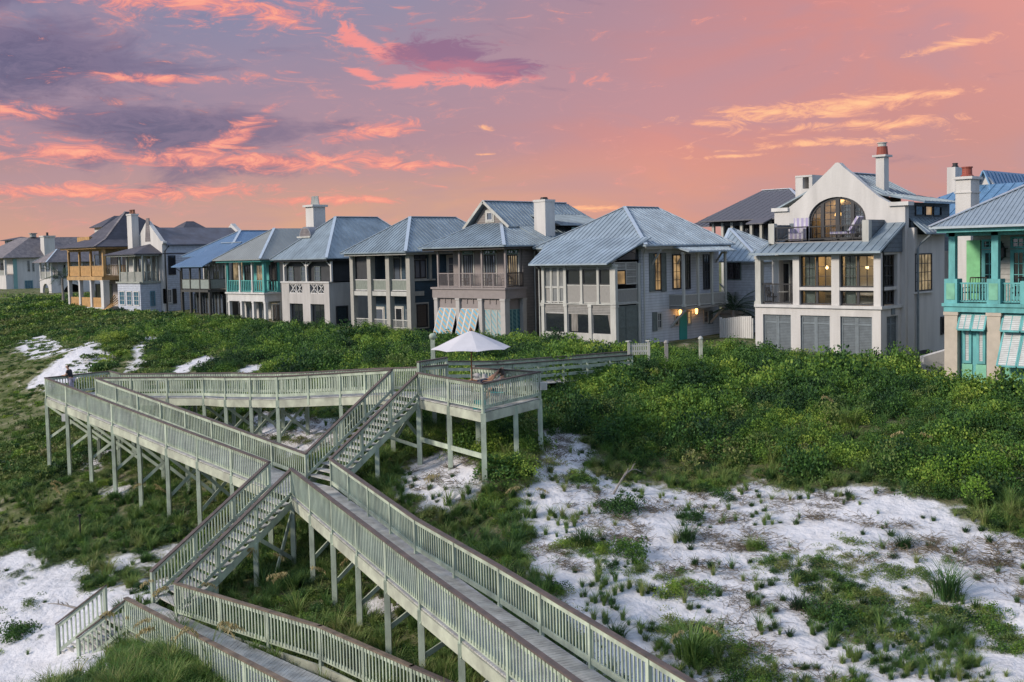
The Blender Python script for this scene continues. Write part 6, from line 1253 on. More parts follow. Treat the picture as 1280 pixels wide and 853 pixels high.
def tower():
    Y0 = 120.; x0, zt = FXZ(VA, 40, 125, Y0); R = house('little rooftop lookout with flared dark roof peeping over the far left roofs', 'lookout', x0, Y0, 8.8, None); ze = FXZ(VA, 40, 160, Y0)[1]
    zb_ = 8.8; h = (zt-ze); w_ = 5.; roof(R, [[(x0-w_, Y0, ze), (x0+w_, Y0, ze), (x0, Y0+w_, zt)], [(x0+w_, Y0, ze), (x0+w_, Y0+2*w_, ze), (x0, Y0+w_, zt)], [(x0-w_, Y0, ze), (x0-w_, Y0+2*w_, ze), (x0, Y0+w_, zt)]], m_slate, 0); wbox(R, x0-w_+1.4, x0+w_-1.4, Y0+1.4, Y0+2*w_-1.4, zb_, ze, m_stb)
    for k in range(3): win(R, ('F', Y0+1.4), x0-3+k*2.1, x0-1.4+k*2.1, ze-2.2, ze-.4, m_trim, m_glass, 2, 1)
    for k in range(3): win(R, ('S', x0+w_-1.4), Y0+2+k*2.3, Y0+3.7+k*2.3, ze-2.2, ze-.4, m_trim, m_glass, 2, 1)
tower()
# ================================================================ plants
def leafmat(name, cols, rough=.65, trans=.14, patch=.35):
    """leaf colour: big patches of the dune, plant to plant and leaf to leaf variation"""
    m = bpy.data.materials.new(name); m.use_nodes = True; nt = m.node_tree; N = nt.nodes; L = nt.links; b = N['Principled BSDF']; b.inputs['Roughness'].default_value = rough; b.inputs['Specular IOR Level'].default_value = .3
    geo = N.new('ShaderNodeNewGeometry'); oi = N.new('ShaderNodeObjectInfo'); no = N.new('ShaderNodeTexNoise'); no.inputs['Scale'].default_value = patch; no.inputs['Detail'].default_value = 3; L.new(geo.outputs['Position'], no.inputs['Vector'])
    def mth(op, a, bb):
        n = N.new('ShaderNodeMath'); n.operation = op
        for i, x in enumerate((a, bb)):
            if hasattr(x, 'links'): L.new(x, n.inputs[i])
            else: n.inputs[i].default_value = x
        return n.outputs[0]
    v = mth('ADD', mth('MULTIPLY', mth('SUBTRACT', no.outputs[0], .5), 2.6), .5); v = mth('ADD', mth('MULTIPLY', v, .4), mth('ADD', mth('MULTIPLY', oi.outputs['Random'], .38), mth('MULTIPLY', geo.outputs['Random Per Island'], .22)))
    rp = N.new('ShaderNodeValToRGB'); L.new(v, rp.inputs[0]); e = rp.color_ramp.elements
    for i, c in enumerate(cols):
        p = .15+.7*i/(len(cols)-1); k = e[i] if i < 2 else e.new(p); k.position = p; k.color = tuple(c)+(1,)
    L.new(rp.outputs[0], b.inputs['Base Color'])
    if trans:
        t = N.new('ShaderNodeBsdfTranslucent'); L.new(rp.outputs[0], t.inputs[0]); mx = N.new('ShaderNodeMixShader'); mx.inputs[0].default_value = trans; L.new(b.outputs[0], mx.inputs[1]); L.new(t.outputs[0], mx.inputs[2]); L.new(mx.outputs[0], N['Material Output'].inputs[0])
    return m
m_shrub = leafmat('dune_shrub_leaves', [(.012,.035,.018),(.028,.078,.024),(.065,.15,.028),(.155,.265,.038),(.32,.40,.065)], patch=.28)
m_scrub = leafmat('low_scrub_leaves', [(.035,.07,.028),(.07,.125,.034),(.12,.185,.045),(.20,.245,.065),(.22,.20,.10)], patch=.12)
m_grass = leafmat('dune_grass_blades', [(.035,.09,.03),(.07,.155,.04),(.13,.22,.05),(.22,.28,.075),(.29,.27,.12)], patch=.2, trans=.2)
m_gdark = leafmat('dark_grass_blades', [(.018,.045,.018),(.03,.075,.02),(.05,.11,.03),(.09,.14,.05)], patch=.3, trans=.2)
m_green = leafmat('fresh_green_blades', [(.03,.08,.015),(.06,.15,.025),(.12,.24,.035),(.22,.32,.06)], patch=.8, trans=.25)
m_dry = leafmat('dry_runners', [(.09,.075,.05),(.15,.12,.08),(.2,.17,.12)], patch=.5, trans=0)
m_oat = leafmat('seed_heads', [(.30,.24,.10),(.42,.34,.16),(.5,.42,.22)], patch=.5, trans=.3)
m_twig = M('grey_driftwood', (.30,.27,.24), .9, var=.15, scale=4)
def mesh_from(name, V, Fc, mat):
    me = bpy.data.meshes.new(name); V = np.asarray(V, float); Fc = np.asarray(Fc, np.int32)
    me.vertices.add(len(V)); me.vertices.foreach_set('co', V.ravel()); me.loops.add(Fc.size); me.loops.foreach_set('vertex_index', Fc.ravel()); me.polygons.add(len(Fc)); me.polygons.foreach_set('loop_start', np.arange(0, Fc.size, Fc.shape[1], dtype=np.int32)); me.update(); me.materials.append(mat); return me
def bushmesh(name, mat, n=420, h=.62, ls=.085, seed=1, lobes=7, upright=.3, hollow=.35):
    """clump of leaf sprays through a few overlapping lobes, unit radius about 0.75 m"""
    g = np.random.default_rng(seed); C = g.normal(0, .33, (lobes, 2)); R = g.uniform(.22, .42, lobes); Hh = g.uniform(.5, 1., lobes)*h
    k = g.integers(0, lobes, n); d = g.normal(0, 1, (n, 3)); d[:, 2] = np.abs(d[:, 2]); d /= np.linalg.norm(d, axis=1)[:, None]
    r = g.uniform(hollow, 1.08, n)[:, None]**.5
    P = np.stack([C[k, 0]+d[:, 0]*R[k]*r[:, 0], C[k, 1]+d[:, 1]*R[k]*r[:, 0], d[:, 2]*Hh[k]*r[:, 0]], 1)
    dirn = d*.7+g.normal(0, .55, (n, 3)); dirn[:, 2] += upright; dirn /= np.linalg.norm(dirn, axis=1)[:, None]
    sd = np.cross(dirn, g.normal(0, 1, (n, 3))); sd /= np.linalg.norm(sd, axis=1)[:, None]; L_ = g.uniform(.6, 1.35, n)[:, None]*ls*1.3; W_ = L_*.42
    V = np.stack([P, P+dirn*L_*.55+sd*W_, P+dirn*L_, P+dirn*L_*.55-sd*W_], 1).reshape(-1, 3); Fc = np.arange(4*n).reshape(n, 4)
    return mesh_from(name, V, Fc, mat)
def tuftmesh(name, mat, n=70, h=.75, spread=.28, lean=.55, w=.012, seed=1, seg=3, base=.09):
    g = np.random.default_rng(seed); V = []; Fc = []
    for i in range(n):
        a = g.uniform(0, 2*pi); b0 = np.array([cos(a), sin(a), 0])*g.uniform(0, base); a2 = a+g.normal(0, .7); u = np.array([cos(a2), sin(a2), 0]); hh = h*g.uniform(.45, 1.1); ln = lean*g.uniform(.2, 1.3)*hh; s = np.array([-u[1], u[0], 0]); k0 = len(V)
        for j in range(seg+1):
            t = j/seg; p = b0+u*ln*t**1.9+np.array([0, 0, hh*(t-.28*t*t*lean*1.4)]); ww = w*(1-t*.85); V += [p-s*ww, p+s*ww]
        for j in range(seg): q_ = k0+2*j; Fc.append((q_, q_+1, q_+3, q_+2))
    return mesh_from(name, V, Fc, mat)
def runnermesh(name, mat, seed=1, n=26):
    g = np.random.default_rng(seed); mb = MB()
    for i in range(n):
        a = g.uniform(0, 2*pi); p = np.array([g.normal(0, .25), g.normal(0, .25), .02]); pts = [tuple(p)]; L_ = g.uniform(.15, .5)
        for j in range(3): a += g.normal(0, .5); p = p+np.array([cos(a)*L_/3, sin(a)*L_/3, g.uniform(-.02, .07)]); pts.append(tuple(p))
        mb.tube(pts, [.008, .007, .006, .003], 3)
    V = np.array(mb.v); me = bpy.data.meshes.new(name); me.from_pydata(mb.v, [], mb.f); me.materials.append(mat); return me
protos = {}
def proto(name, me): o = bpy.data.objects.new(name, me); protos[name] = o; return o
def scatter(name, protolist, pts, scl, rot, idx, tilt=None, label=None):
    """stuff: one object whose node tree sets the plants on its points"""
    me = bpy.data.meshes.new(name); me.vertices.add(len(pts)); me.vertices.foreach_set('co', np.asarray(pts, np.float32).ravel()); me.update()
    for nm, arr in (('scl', scl), ('rot', rot)): at = me.attributes.new(nm, 'FLOAT', 'POINT'); at.data.foreach_set('value', np.asarray(arr, np.float32))
    at = me.attributes.new('pick', 'INT', 'POINT'); at.data.foreach_set('value', np.asarray(idx, np.int32))
    at = me.attributes.new('flat', 'FLOAT', 'POINT'); at.data.foreach_set('value', np.asarray(tilt if tilt is not None else np.ones(len(pts)), np.float32))
    o = bpy.data.objects.new(name, me); COL.objects.link(o); tag(o, kind='stuff', label=label)
    ng = bpy.data.node_groups.new(name, 'GeometryNodeTree'); ng.interface.new_socket('Geometry', in_out='INPUT', socket_type='NodeSocketGeometry'); ng.interface.new_socket('Geometry', in_out='OUTPUT', socket_type='NodeSocketGeometry')
    N = ng.nodes; L = ng.links; gi = N.new('NodeGroupInput'); go = N.new('NodeGroupOutput'); jn = N.new('GeometryNodeJoinGeometry')
    def na(n, t='FLOAT'): x = N.new('GeometryNodeInputNamedAttribute'); x.data_type = t; x.inputs[0].default_value = n; return x.outputs[0]
    sc_ = na('scl'); ro = na('rot'); pk_ = na('pick', 'INT'); fl = na('flat'); cx = N.new('ShaderNodeCombineXYZ'); L.new(ro, cx.inputs[2])
    mu = N.new('ShaderNodeMath'); mu.operation = 'MULTIPLY'; L.new(sc_, mu.inputs[0]); L.new(fl, mu.inputs[1]); cs = N.new('ShaderNodeCombineXYZ'); L.new(sc_, cs.inputs[0]); L.new(sc_, cs.inputs[1]); L.new(mu.outputs[0], cs.inputs[2])
    for i, p in enumerate(protolist):
        inst = N.new('GeometryNodeInstanceOnPoints'); oi = N.new('GeometryNodeObjectInfo'); oi.inputs[0].default_value = p; oi.inputs['As Instance'].default_value = True; L.new(gi.outputs[0], inst.inputs['Points']); L.new(oi.outputs['Geometry'], inst.inputs['Instance'])
        cmp = N.new('FunctionNodeCompare'); cmp.data_type = 'INT'; cmp.operation = 'EQUAL'; L.new(pk_, cmp.inputs[2]); cmp.inputs[3].default_value = i; L.new(cmp.outputs[0], inst.inputs['Selection'])
        L.new(cx.outputs[0], inst.inputs['Rotation']); L.new(cs.outputs[0], inst.inputs['Scale']); L.new(inst.outputs[0], jn.inputs[0])
    L.new(jn.outputs[0], go.inputs[0]); md = o.modifiers.new('scatter', 'NODES'); md.node_group = ng; return o
B1 = proto('shrub_a', bushmesh('shrub_a', m_shrub, 1300, .62, .046, 1)); B2 = proto('shrub_b', bushmesh('shrub_b', m_shrub, 1150, .85, .05, 2, 6, .6)); B3 = proto('shrub_c', bushmesh('shrub_c', m_scrub, 1000, .5, .044, 3, 9))
S1 = proto('scrub_a', bushmesh('scrub_a', m_scrub, 520, .42, .085, 4, 8, .6)); S2 = proto('scrub_b', bushmesh('scrub_b', m_shrub, 500, .45, .09, 5, 6, .5))
T1 = proto('tuft_a', tuftmesh('tuft_a', m_grass, 80, .7, seed=1)); T2 = proto('tuft_b', tuftmesh('tuft_b', m_grass, 60, .95, lean=.7, seed=2)); T3 = proto('tuft_c', tuftmesh('tuft_c', m_gdark, 90, .5, lean=.6, seed=3, w=.016, base=.14)); T4 = proto('tuft_d', tuftmesh('tuft_d', m_green, 46, .8, lean=.85, w=.02, seed=7, seg=4, base=.12)); R1 = proto('runner_a', runnermesh('runner_a', m_dry, 1))
# candidate spots: even in the picture's depth, thinned by distance
def cand(n, r0, r1, d0, d1, seed):
    g = np.random.default_rng(seed); d = 1/np.sqrt(g.uniform(1/d1**2, 1/d0**2, n)) if False else g.uniform(d0, d1, n); r = g.uniform(r0, r1, n)*1.0
    return g, d, r
def world(r, d): return RT.x*r+FW.x*d, RT.y*r+FW.y*d
def walkclear(x, y, m=1.0):
    """keep tall plants off decks that sit on the ground"""
    bad = np.zeros(x.shape, bool)
    for P in WALKS: bad |= inpoly(x, y, P)
    return ~bad
    for a, b, wd in ((DF, G1, 2.3), (DL, E1+ub*9, 1.6), (KB, DL, 1.7), (U1, U3, 2.2), (V1, V3, 1.3)):
        ax, ay, bx, by = a.x, a.y, b.x, b.y; L2 = (bx-ax)**2+(by-ay)**2; t = np.clip(((x-ax)*(bx-ax)+(y-ay)*(by-ay))/L2, 0, 1); bad |= np.hypot(x-ax-t*(bx-ax), y-ay-t*(by-ay)) < wd*m*.6
    return ~bad
WALKS = [np.array([[p.x, p.y] for p in W_]) for W_ in ([DF, fr_l, E1+ub*9, DL, DB], [KB, KF, DF, DB], [U1, U2, U3, V3, V2, V1])]
def front_ok(x, y): return y < 56.2-np.where(x > -24, 7.5, 0)
def place(n, wmax, d0, d1, seed):
    g = np.random.default_rng(seed); d = d0+(d1-d0)*g.random(n); r = (g.random(n)*2-1)*(d*.52+3)
    x, y = world(r, d); return g, x, y, r, d
# ---- the dense shrub belt along the crest, right of the platform and in front of the houses
def lowfront(x, y, ks=(2, 4.5, 8, 12)):
    m_ = np.zeros(x.shape)
    for k in ks: m_ = np.maximum(m_, sandmask(x+FW.x*k, y+FW.y*k))
    return 1-.62*m_
def belt():
    g, x, y, r, d = place(52000, 0, 24, 100, 31)
    keep = front_ok(x, y) & (sandmask(x, y) < .5) & walkclear(x, y)
    zr_ = terr(x, y)
    # shrubs own the crest (z above ~6.6 right of the platform, thinner to the left); grass takes the rest
    crest = np.clip((zr_-5.9)/1.1, 0, 1); right = np.clip((r+6)/5, 0, 1); lm = np.clip((zr_-7.3)/.6, 0, 1)
    p = crest*right+lm*(1-right)*.8; p = p*np.clip(fbm(x, y, 5, 51)*3-.75, .2, 1); keep &= g.random(len(x)) < p*np.clip(1.05-(d-24)/200, .4, 1)
    keep &= g.random(len(x)) < .95
    x, y, z, d, r = x[keep], y[keep], zr_[keep], d[keep], r[keep]; n = len(x); hgt = fbm(x, y, 3.2, 61); hgt = np.clip((hgt-.5)*1.9+.5, 0, 1.2)
    s = g.uniform(.75, 1.3, n)*(.7+.8*hgt); i = g.choice(3, n, p=[.45, .33, .22]); nearhouse = np.clip((y-50)/5, 0, 1)
    return np.stack([x, y, z-.06], 1), s*(1-.25*nearhouse)*(.8+.5*(g.random(n) < .12))*np.where(r < 0, lowfront(x, y), 1), g.uniform(0, 6.28, n), i, g.uniform(.75, 1.25, n)
P_, s_, r_, i_, t_ = belt(); scatter('shrub_belt', [B1, B2, B3], P_, s_, r_, i_, t_, 'dense green dune shrubs along the crest in front of the houses')
# ---- wind shorn scrub over the far left dunes
def farscrub():
    g, x, y, r, d = place(60000, 0, 58, 210, 33); keep = ((y < 55) | ((x < -131) & (y < 80))) & (r < 10) & ((sandmask(x, y) < .5) | (g.random(len(x)) < .5*(fbm(x, y, 3, 77) > .45))) & (x > -185); z = terr(x, y)
    keep &= g.random(len(x)) < np.clip(fbm(x, y, 9, 71)*2.2-.2, .35, 1); x, y, z, d = x[keep], y[keep], z[keep], d[keep]; n = len(x)
    s = g.uniform(.7, 1.25, n)*(.6+.8*fbm(x, y, 8, 73))*np.clip(d/80, .9, 1.7)*lowfront(x, y); i = (g.random(n) < .35).astype(int)
    return np.stack([x, y, z-.08], 1), s, g.uniform(0, 6.28, n), i, g.uniform(.6, 1.05, n)
P_, s_, r_, i_, t_ = farscrub(); scatter('dune_scrub', [S1, S2], P_, s_, r_, i_, t_, 'low wind shorn scrub over the left dunes')
# ---- grasses on the slopes
def grasses():
    g, x, y, r, d = place(56000, 0, 20, 75, 35); sm_ = sandmask(x, y); z = terr(x, y); keep = (y < 55) & walkclear(x, y)
    rr_ = r+.35*d; pat = fbm(rr_, d*.5, 2.2, 81)
    pt2 = fbm(rr_, d*.5, 1.1, 83); on = np.clip((pat*.6+pt2*.4-.49)*9, 0, 1)*.55*np.clip((42-d)/14, .35, 1)+.015; off_ = np.clip(pat*2.4-.35, .2, 1)*.55
    right = np.clip((r+4)/8, 0, 1); crest = np.clip((z-5.9)/1.1, 0, 1)*right; off_ = off_*(1-.6*crest)
    beach = (z < 3.4) & (r < -9); on = np.where(beach, on*.05, on)
    keep &= g.random(len(x)) < np.where(sm_ > .5, on, off_)*np.clip(1.15-(d-20)/90, .5, 1)
    x, y, z, sm_, pat = x[keep], y[keep], z[keep], sm_[keep], pat[keep]; n = len(x); s = g.uniform(.55, 1.15, n)*np.where(sm_ > .5, .7, 1)
    i = g.choice(4, n, p=[.36, .2, .36, .08]); return np.stack([x, y, z-.03], 1), s*np.where(d[keep] > 50, lowfront(x, y), 1), g.uniform(0, 6.28, n), i, g.uniform(.7, 1.1, n)
P_, s_, r_, i_, t_ = grasses(); scatter('dune_grass', [T1, T2, T3, R1], P_, s_, r_, i_, t_, 'dune grass growing in tufts over the sand slopes')
# ---- low leafy cover under the boardwalk and on the slopes, with dry runners on the sand
def cover():
    g, x, y, r, d = place(30000, 0, 20, 70, 37); sm_ = sandmask(x, y); z = terr(x, y); keep = (y < 54) & walkclear(x, y); pat = fbm(r+.35*d, d*.5, 2.4, 81)*.6+fbm(r+.35*d, d*.5, 1.1, 93)*.4; right = np.clip((r+4)/8, 0, 1); crest = np.clip((z-5.9)/1.1, 0, 1)*right
    on = np.clip((pat-.53)*8, 0, 1)*.4; beach = (z < 3.4) & (r < -9); on = np.where(beach, 0.01, on)
    keep &= g.random(len(x)) < np.where(sm_ > .5, on, np.clip((pat-.38)*4, .08, .75)*(1-crest)); x, y, z, sm_ = x[keep], y[keep], z[keep], sm_[keep]; n = len(x)
    i = g.choice(2, n, p=[.6, .4]); return np.stack([x, y, z-.05], 1), g.uniform(.35, .85, n), g.uniform(0, 6.28, n), i, g.uniform(.5, .9, n)
P_, s_, r_, i_, t_ = cover(); scatter('leafy_ground_cover', [B3, B1], P_, s_, r_, i_, t_, 'low leafy cover on the sandy slopes')
def runners():
    g, x, y, r, d = place(26000, 0, 20, 60, 39); sm_ = sandmask(x, y); z = terr(x, y); pat = fbm(r+.35*d, d*.5, 1.6, 95); beach = (z < 3.4) & (r < -9)
    keep = (g.random(len(x)) < np.where(sm_ > .5, np.clip((pat-.42)*5, 0, 1)*.33, .04)) & (y < 54) & ~beach; x, y, z = x[keep], y[keep], z[keep]; n = len(x)
    return np.stack([x, y, z-.01], 1), g.uniform(.5, 1.3, n), g.uniform(0, 6.28, n), np.zeros(n, int), g.uniform(.6, 1.4, n)
P_, s_, r_, i_, t_ = runners(); scatter('dry_runners', [R1], P_, s_, r_, i_, t_, 'dry brown runners and litter on the bare sand')

def mound():
    P = np.array([[q_.x, q_.y] for q_ in (hit(*p) for p in [(140,870),(140,838),(160,815),(190,800),(235,802),(290,835),(340,870),(400,930),(300,1000),(120,960)])])
    g, x, y, r, d = place(42000, 0, 16, 44, 43); keep = inpoly(x, y, P) & walkclear(x, y); x, y = x[keep], y[keep]; z = terr(x, y); n = len(x); return np.stack([x, y, z-.04], 1), g.uniform(.4, .95, n), g.uniform(0, 6.28, n), g.choice(3, n, p=[.2, .2, .6]), g.uniform(.8, 1.1, n)
P_, s_, r_, i_, t_ = mound(); scatter('mound_grass', [T1, T2, T4], P_, s_, r_, i_, t_, 'thick green grass on the mound before the lowest railing')
# ================================================================ people
m_skin = M('tanned_skin', (.42,.24,.16), .6, var=.05); m_hair = M('dark_brown_hair', (.025,.018,.014), .6); m_navy = M('navy_cloth', (.015,.02,.07), .9); m_blk = M('black_shirt', (.02,.022,.03), .9); m_lav = M('pale_lavender_trousers', (.38,.36,.46), .9, var=.06); m_towel = M('white_towel', (.62,.60,.60), .95, bump=.004); m_teal2 = M('teal_towel', (.06,.42,.42), .95, bump=.004); m_eye = M('dark_eye', (.02,.015,.01), .3)
def skinned(name, J, E, mat, parent, sub=2, root=None):
    """one continuous surface grown over joints J {name: (xyz, radius)} joined by E"""
    ks = list(J); me = bpy.data.meshes.new(name); org = ORG.get(parent.name, Vector())
    me.from_pydata([tuple(Vector(J[k][0])-org) for k in ks], [(ks.index(a), ks.index(b)) for a, b in E], []); o = bpy.data.objects.new(name, me); COL.objects.link(o); o.parent = parent; ORG[o.name] = org; me.materials.append(mat)
    md = o.modifiers.new('skin', 'SKIN'); 
    if not me.skin_vertices: 
        try: me.attributes.new('skin', 'FLOAT', 'POINT')
        except Exception: pass
    md.use_smooth_shade = True
    lay = me.skin_vertices[0].data if me.skin_vertices else None
    for i, k in enumerate(ks):
        r = J[k][1]; r = r if isinstance(r, tuple) else (r, r)
        if lay: lay[i].radius = r; lay[i].use_root = (k == (root or ks[0]))
    s = o.modifiers.new('sub', 'SUBSURF'); s.levels = sub; s.render_levels = sub; return o
def person(label, base, pose, top, bottom, hair, group=None):
    """pose: joint dict in metres relative to base with x to the person's left, y forward; yaw in pose['yaw']"""
    t = thing('person', label, 'person', base, group); c, s = cos(pose['yaw']), sin(pose['yaw'])
    def Wp(p): return Vector((base[0]+p[0]*c-p[1]*s, base[1]+p[0]*s+p[1]*c, base[2]+p[2]))
    J = {}; p = pose['j']
    rad = dict(pelvis=(.15,.11), waist=(.125,.095), chest=(.155,.11), neck=.055, headb=.075, head=.098, crown=.07, shl=.062, shr=.062, ell=.042, elr=.042, wrl=.028, wrr=.028, hal=(.038,.018), har=(.038,.018), hil=.09, hir=.09, knl=.062, knr=.062, anl=.04, anr=.04, tol=(.042,.028), tor=(.042,.028))
    for k in rad: J[k] = (Wp(p[k]), rad[k])
    E = [('pelvis','waist'),('waist','chest'),('chest','neck'),('neck','headb'),('headb','head'),('head','crown'),('chest','shl'),('chest','shr'),('shl','ell'),('shr','elr'),('ell','wrl'),('elr','wrr'),('wrl','hal'),('wrr','har'),('pelvis','hil'),('pelvis','hir'),('hil','knl'),('hir','knr'),('knl','anl'),('knr','anr'),('anl','tol'),('anr','tor')]
    for sd in 'lr':
        w_, h_ = Vector(p['wr'+sd]), Vector(p['ha'+sd]); d = (h_-w_).normalized(); sdv = d.cross(Vector((0,0,1))); sdv = sdv.normalized() if sdv.length > .1 else Vector((1,0,0))
        for i, (o_, L_) in enumerate(((-.03,.075),(-.01,.085),(.01,.08),(.03,.065))):
            a = h_+sdv*o_+d*.03; b = a+d*L_*.55+Vector((0,0,-.008)); e = b+d*L_*.4+Vector((0,0,-.02)); J[f'f{sd}{i}a'] = (Wp(a), .010); J[f'f{sd}{i}b'] = (Wp(b), .009); J[f'f{sd}{i}c'] = (Wp(e), .008); E += [('ha'+sd, f'f{sd}{i}a'), (f'f{sd}{i}a', f'f{sd}{i}b'), (f'f{sd}{i}b', f'f{sd}{i}c')]
        a = w_+d*.03-sdv*.045; b = a+d*.045-sdv*.02; J[f't{sd}a'] = (Wp(a), .011); J[f't{sd}b'] = (Wp(b), .009); E += [('wr'+sd, f't{sd}a'), (f't{sd}a', f't{sd}b')]
    body = skinned('body', J, E, m_skin, t, 2, 'pelvis')
    def part(name, ks, grow, mat, extra=()):
        JJ = {k: (J[k][0], tuple(x+grow for x in (J[k][1] if isinstance(J[k][1], tuple) else (J[k][1],)*2))) for k in ks}
        EE = [e for e in E if e[0] in JJ and e[1] in JJ]
        for n, (a, b, f, r) in dict(extra).items(): JJ[n] = (J[a][0].lerp(J[b][0], f), r); EE.append((a, n))
        return skinned(name, JJ, EE, mat, t, 2)
    if top: part('shirt', ['pelvis','waist','chest','shl','shr']+(['ell','elr'] if pose.get('long') else []), .016, top, {} if pose.get('long') else {'sl': ('shl','ell',.55,(.062,.062)), 'sr': ('shr','elr',.55,(.062,.062))})
    if bottom: part('trousers' if pose.get('longleg') else 'shorts', ['pelvis','hil','hir']+(['knl','knr'] if pose.get('longleg') else []), .014, bottom, {'al': ('knl','anl',.9,(.055,.055)), 'ar': ('knr','anr',.9,(.055,.055))} if pose.get('longleg') else {'al': ('hil','knl',.8,(.085,.085)), 'ar': ('hir','knr',.8,(.085,.085))})
    hd = J['head'][0]; fwd = (Wp(pose['look'])-Wp((0,0,0))).normalized(); upv = (J['crown'][0]-J['headb'][0]).normalized(); back = hd-fwd*.035+upv*.04
    sk = {'a': (hd+upv*.075-fwd*.01, .085), 'b': (back, .1), 'c': (hd-fwd*.07-upv*.05, .07)}; EE = [('a','b'),('b','c')]
    if hair == 'bun': sk['d'] = (hd-fwd*.12+upv*.07, .045); EE.append(('b','d'))
    skinned('hair', sk, EE, m_hair, t, 2, 'b')
    sd = fwd.cross(upv).normalized(); fc = MB(); fc.beam(hd+fwd*.085-upv*.0, hd+fwd*.115-upv*.02, .022, .03); fc.build('nose', m_skin, t, smooth=True)
    for s_ in (-1, 1): MB().lathe([(.004,-.009),(.01,0),(.004,.009)], hd+fwd*.09+sd*.033*s_+upv*.015, 8).build('eye', m_eye, t); MB().beam(hd+sd*.096*s_-upv*.03, hd+sd*.1*s_+upv*.025, .03, .02).build('ear', m_skin, t)
    MB().beam(hd+fwd*.088-sd*.022-upv*.05, hd+fwd*.088+sd*.022-upv*.05, .008, .01).build('mouth', M_lip, t)
    return t
M_lip = M('lips', (.30,.10,.09), .6)
# standing at the corner of the far landing, forearms on the rail
b = onZ(68.5, 487, O1.z+.0); b = O1+(O2-O1).normalized()*1.1+(w120-O1).normalized()*.42; b.z = O1.z
out = (O1-w120); yaw = atan2(out.y, out.x)-pi/2+.25
std = dict(yaw=yaw, look=(0, 1, .05), longleg=True, j=dict(pelvis=(0,0,.95), waist=(0,.03,1.1), chest=(0,.10,1.32), neck=(0,.16,1.47), headb=(0,.18,1.55), head=(0,.2,1.62), crown=(0,.19,1.70), shl=(-.17,.12,1.40), shr=(.17,.12,1.40), ell=(-.24,.22,1.15), elr=(.24,.22,1.15), wrl=(-.14,.42,1.15), wrr=(.14,.42,1.15), hal=(-.09,.5,1.14), har=(.09,.5,1.14), hil=(-.09,0,.9), hir=(.09,0,.9), knl=(-.1,.03,.49), knr=(.1,.0,.49), anl=(-.1,-.02,.08), anr=(.11,-.06,.08), tol=(-.11,.13,.04), tor=(.12,.09,.04)))
person('person in a black top with dark hair tied up, leaning on the far corner rail', tuple(b), std, m_blk, m_lav, 'bun')
# deck furniture
def lounger(label, base, yaw, back=.62, cush=m_towel, group=None):
    t = thing('sun_lounger', label, 'sun lounger', base, group); c, s = cos(yaw), sin(yaw); Wq = lambda x, y, z: Vector((base[0]+x*c-y*s, base[1]+x*s+y*c, base[2]+z)); up = (0,0,1)
    for s_ in (-1, 1): MB().beam(Wq(-.0, s_*.3, .44), Wq(1.9, s_*.3, .44), .04, .07).build('side_rail', m_trim, t)
    for x in (.15, 1.7):
        for s_ in (-1, 1): MB().beam(Wq(x, s_*.3, 0), Wq(x, s_*.3, .42), .05, .05, up=(c,s,0)).build('leg', m_trim, t)
    mb = MB(); mb.beam(Wq(.02, 0, .5), Wq(1.25, 0, .5), .58, .06); mb.build('seat', cush, t); bk_ = MB(); bk_.beam(Wq(1.25, 0, .5), Wq(1.25+.62, 0, .5+back), .56, .06); bk_.build('backrest', cush, t); return Wq
ctr = (A+PB+PC+PF)/4
yawL = atan2(RT.y, RT.x)   # feet to the left, head to the right
lb = onZ(582, 506, A.z); lb = Vector((lb.x, lb.y, A.z))
lb = rd(-2.25, 46.05, A.z)
lounger('sun lounger at the back of the umbrella deck, under the reclining sunbather', tuple(lb), yawL, .45)
def local(base, yaw, x, y, z): c, s = cos(yaw), sin(yaw); return (base[0]+x*c-y*s, base[1]+x*s+y*c, base[2]+z)
pb = Vector(local(lb, yawL, 1.05, 0, .58))
# reclining: y forward = towards the feet
rec = dict(yaw=yawL+pi/2, look=(0, .5, .86), j=dict(pelvis=(0,0,.08), waist=(0,-.16,.14), chest=(0,-.36,.28), neck=(0,-.5,.38), headb=(0,-.56,.42), head=(0,-.62,.47), crown=(0,-.69,.51), shl=(-.17,-.42,.31), shr=(.17,-.42,.31), ell=(-.27,-.28,.12), elr=(.34,-.62,.52), wrl=(-.24,-.05,.1), wrr=(.17,-.74,.62), hal=(-.2,.03,.1), har=(.09,-.74,.6), hil=(-.09,.04,.07), hir=(.09,.04,.07), knl=(-.1,.48,.16), knr=(.1,.47,.10), anl=(-.1,.88,.06), anr=(.1,.88,.05), tol=(-.12,.94,.17), tor=(.13,.95,.16)))
person('sunbather in navy shorts lying on the lounger with one arm behind the head', tuple(pb), rec, None, m_navy, 'short')
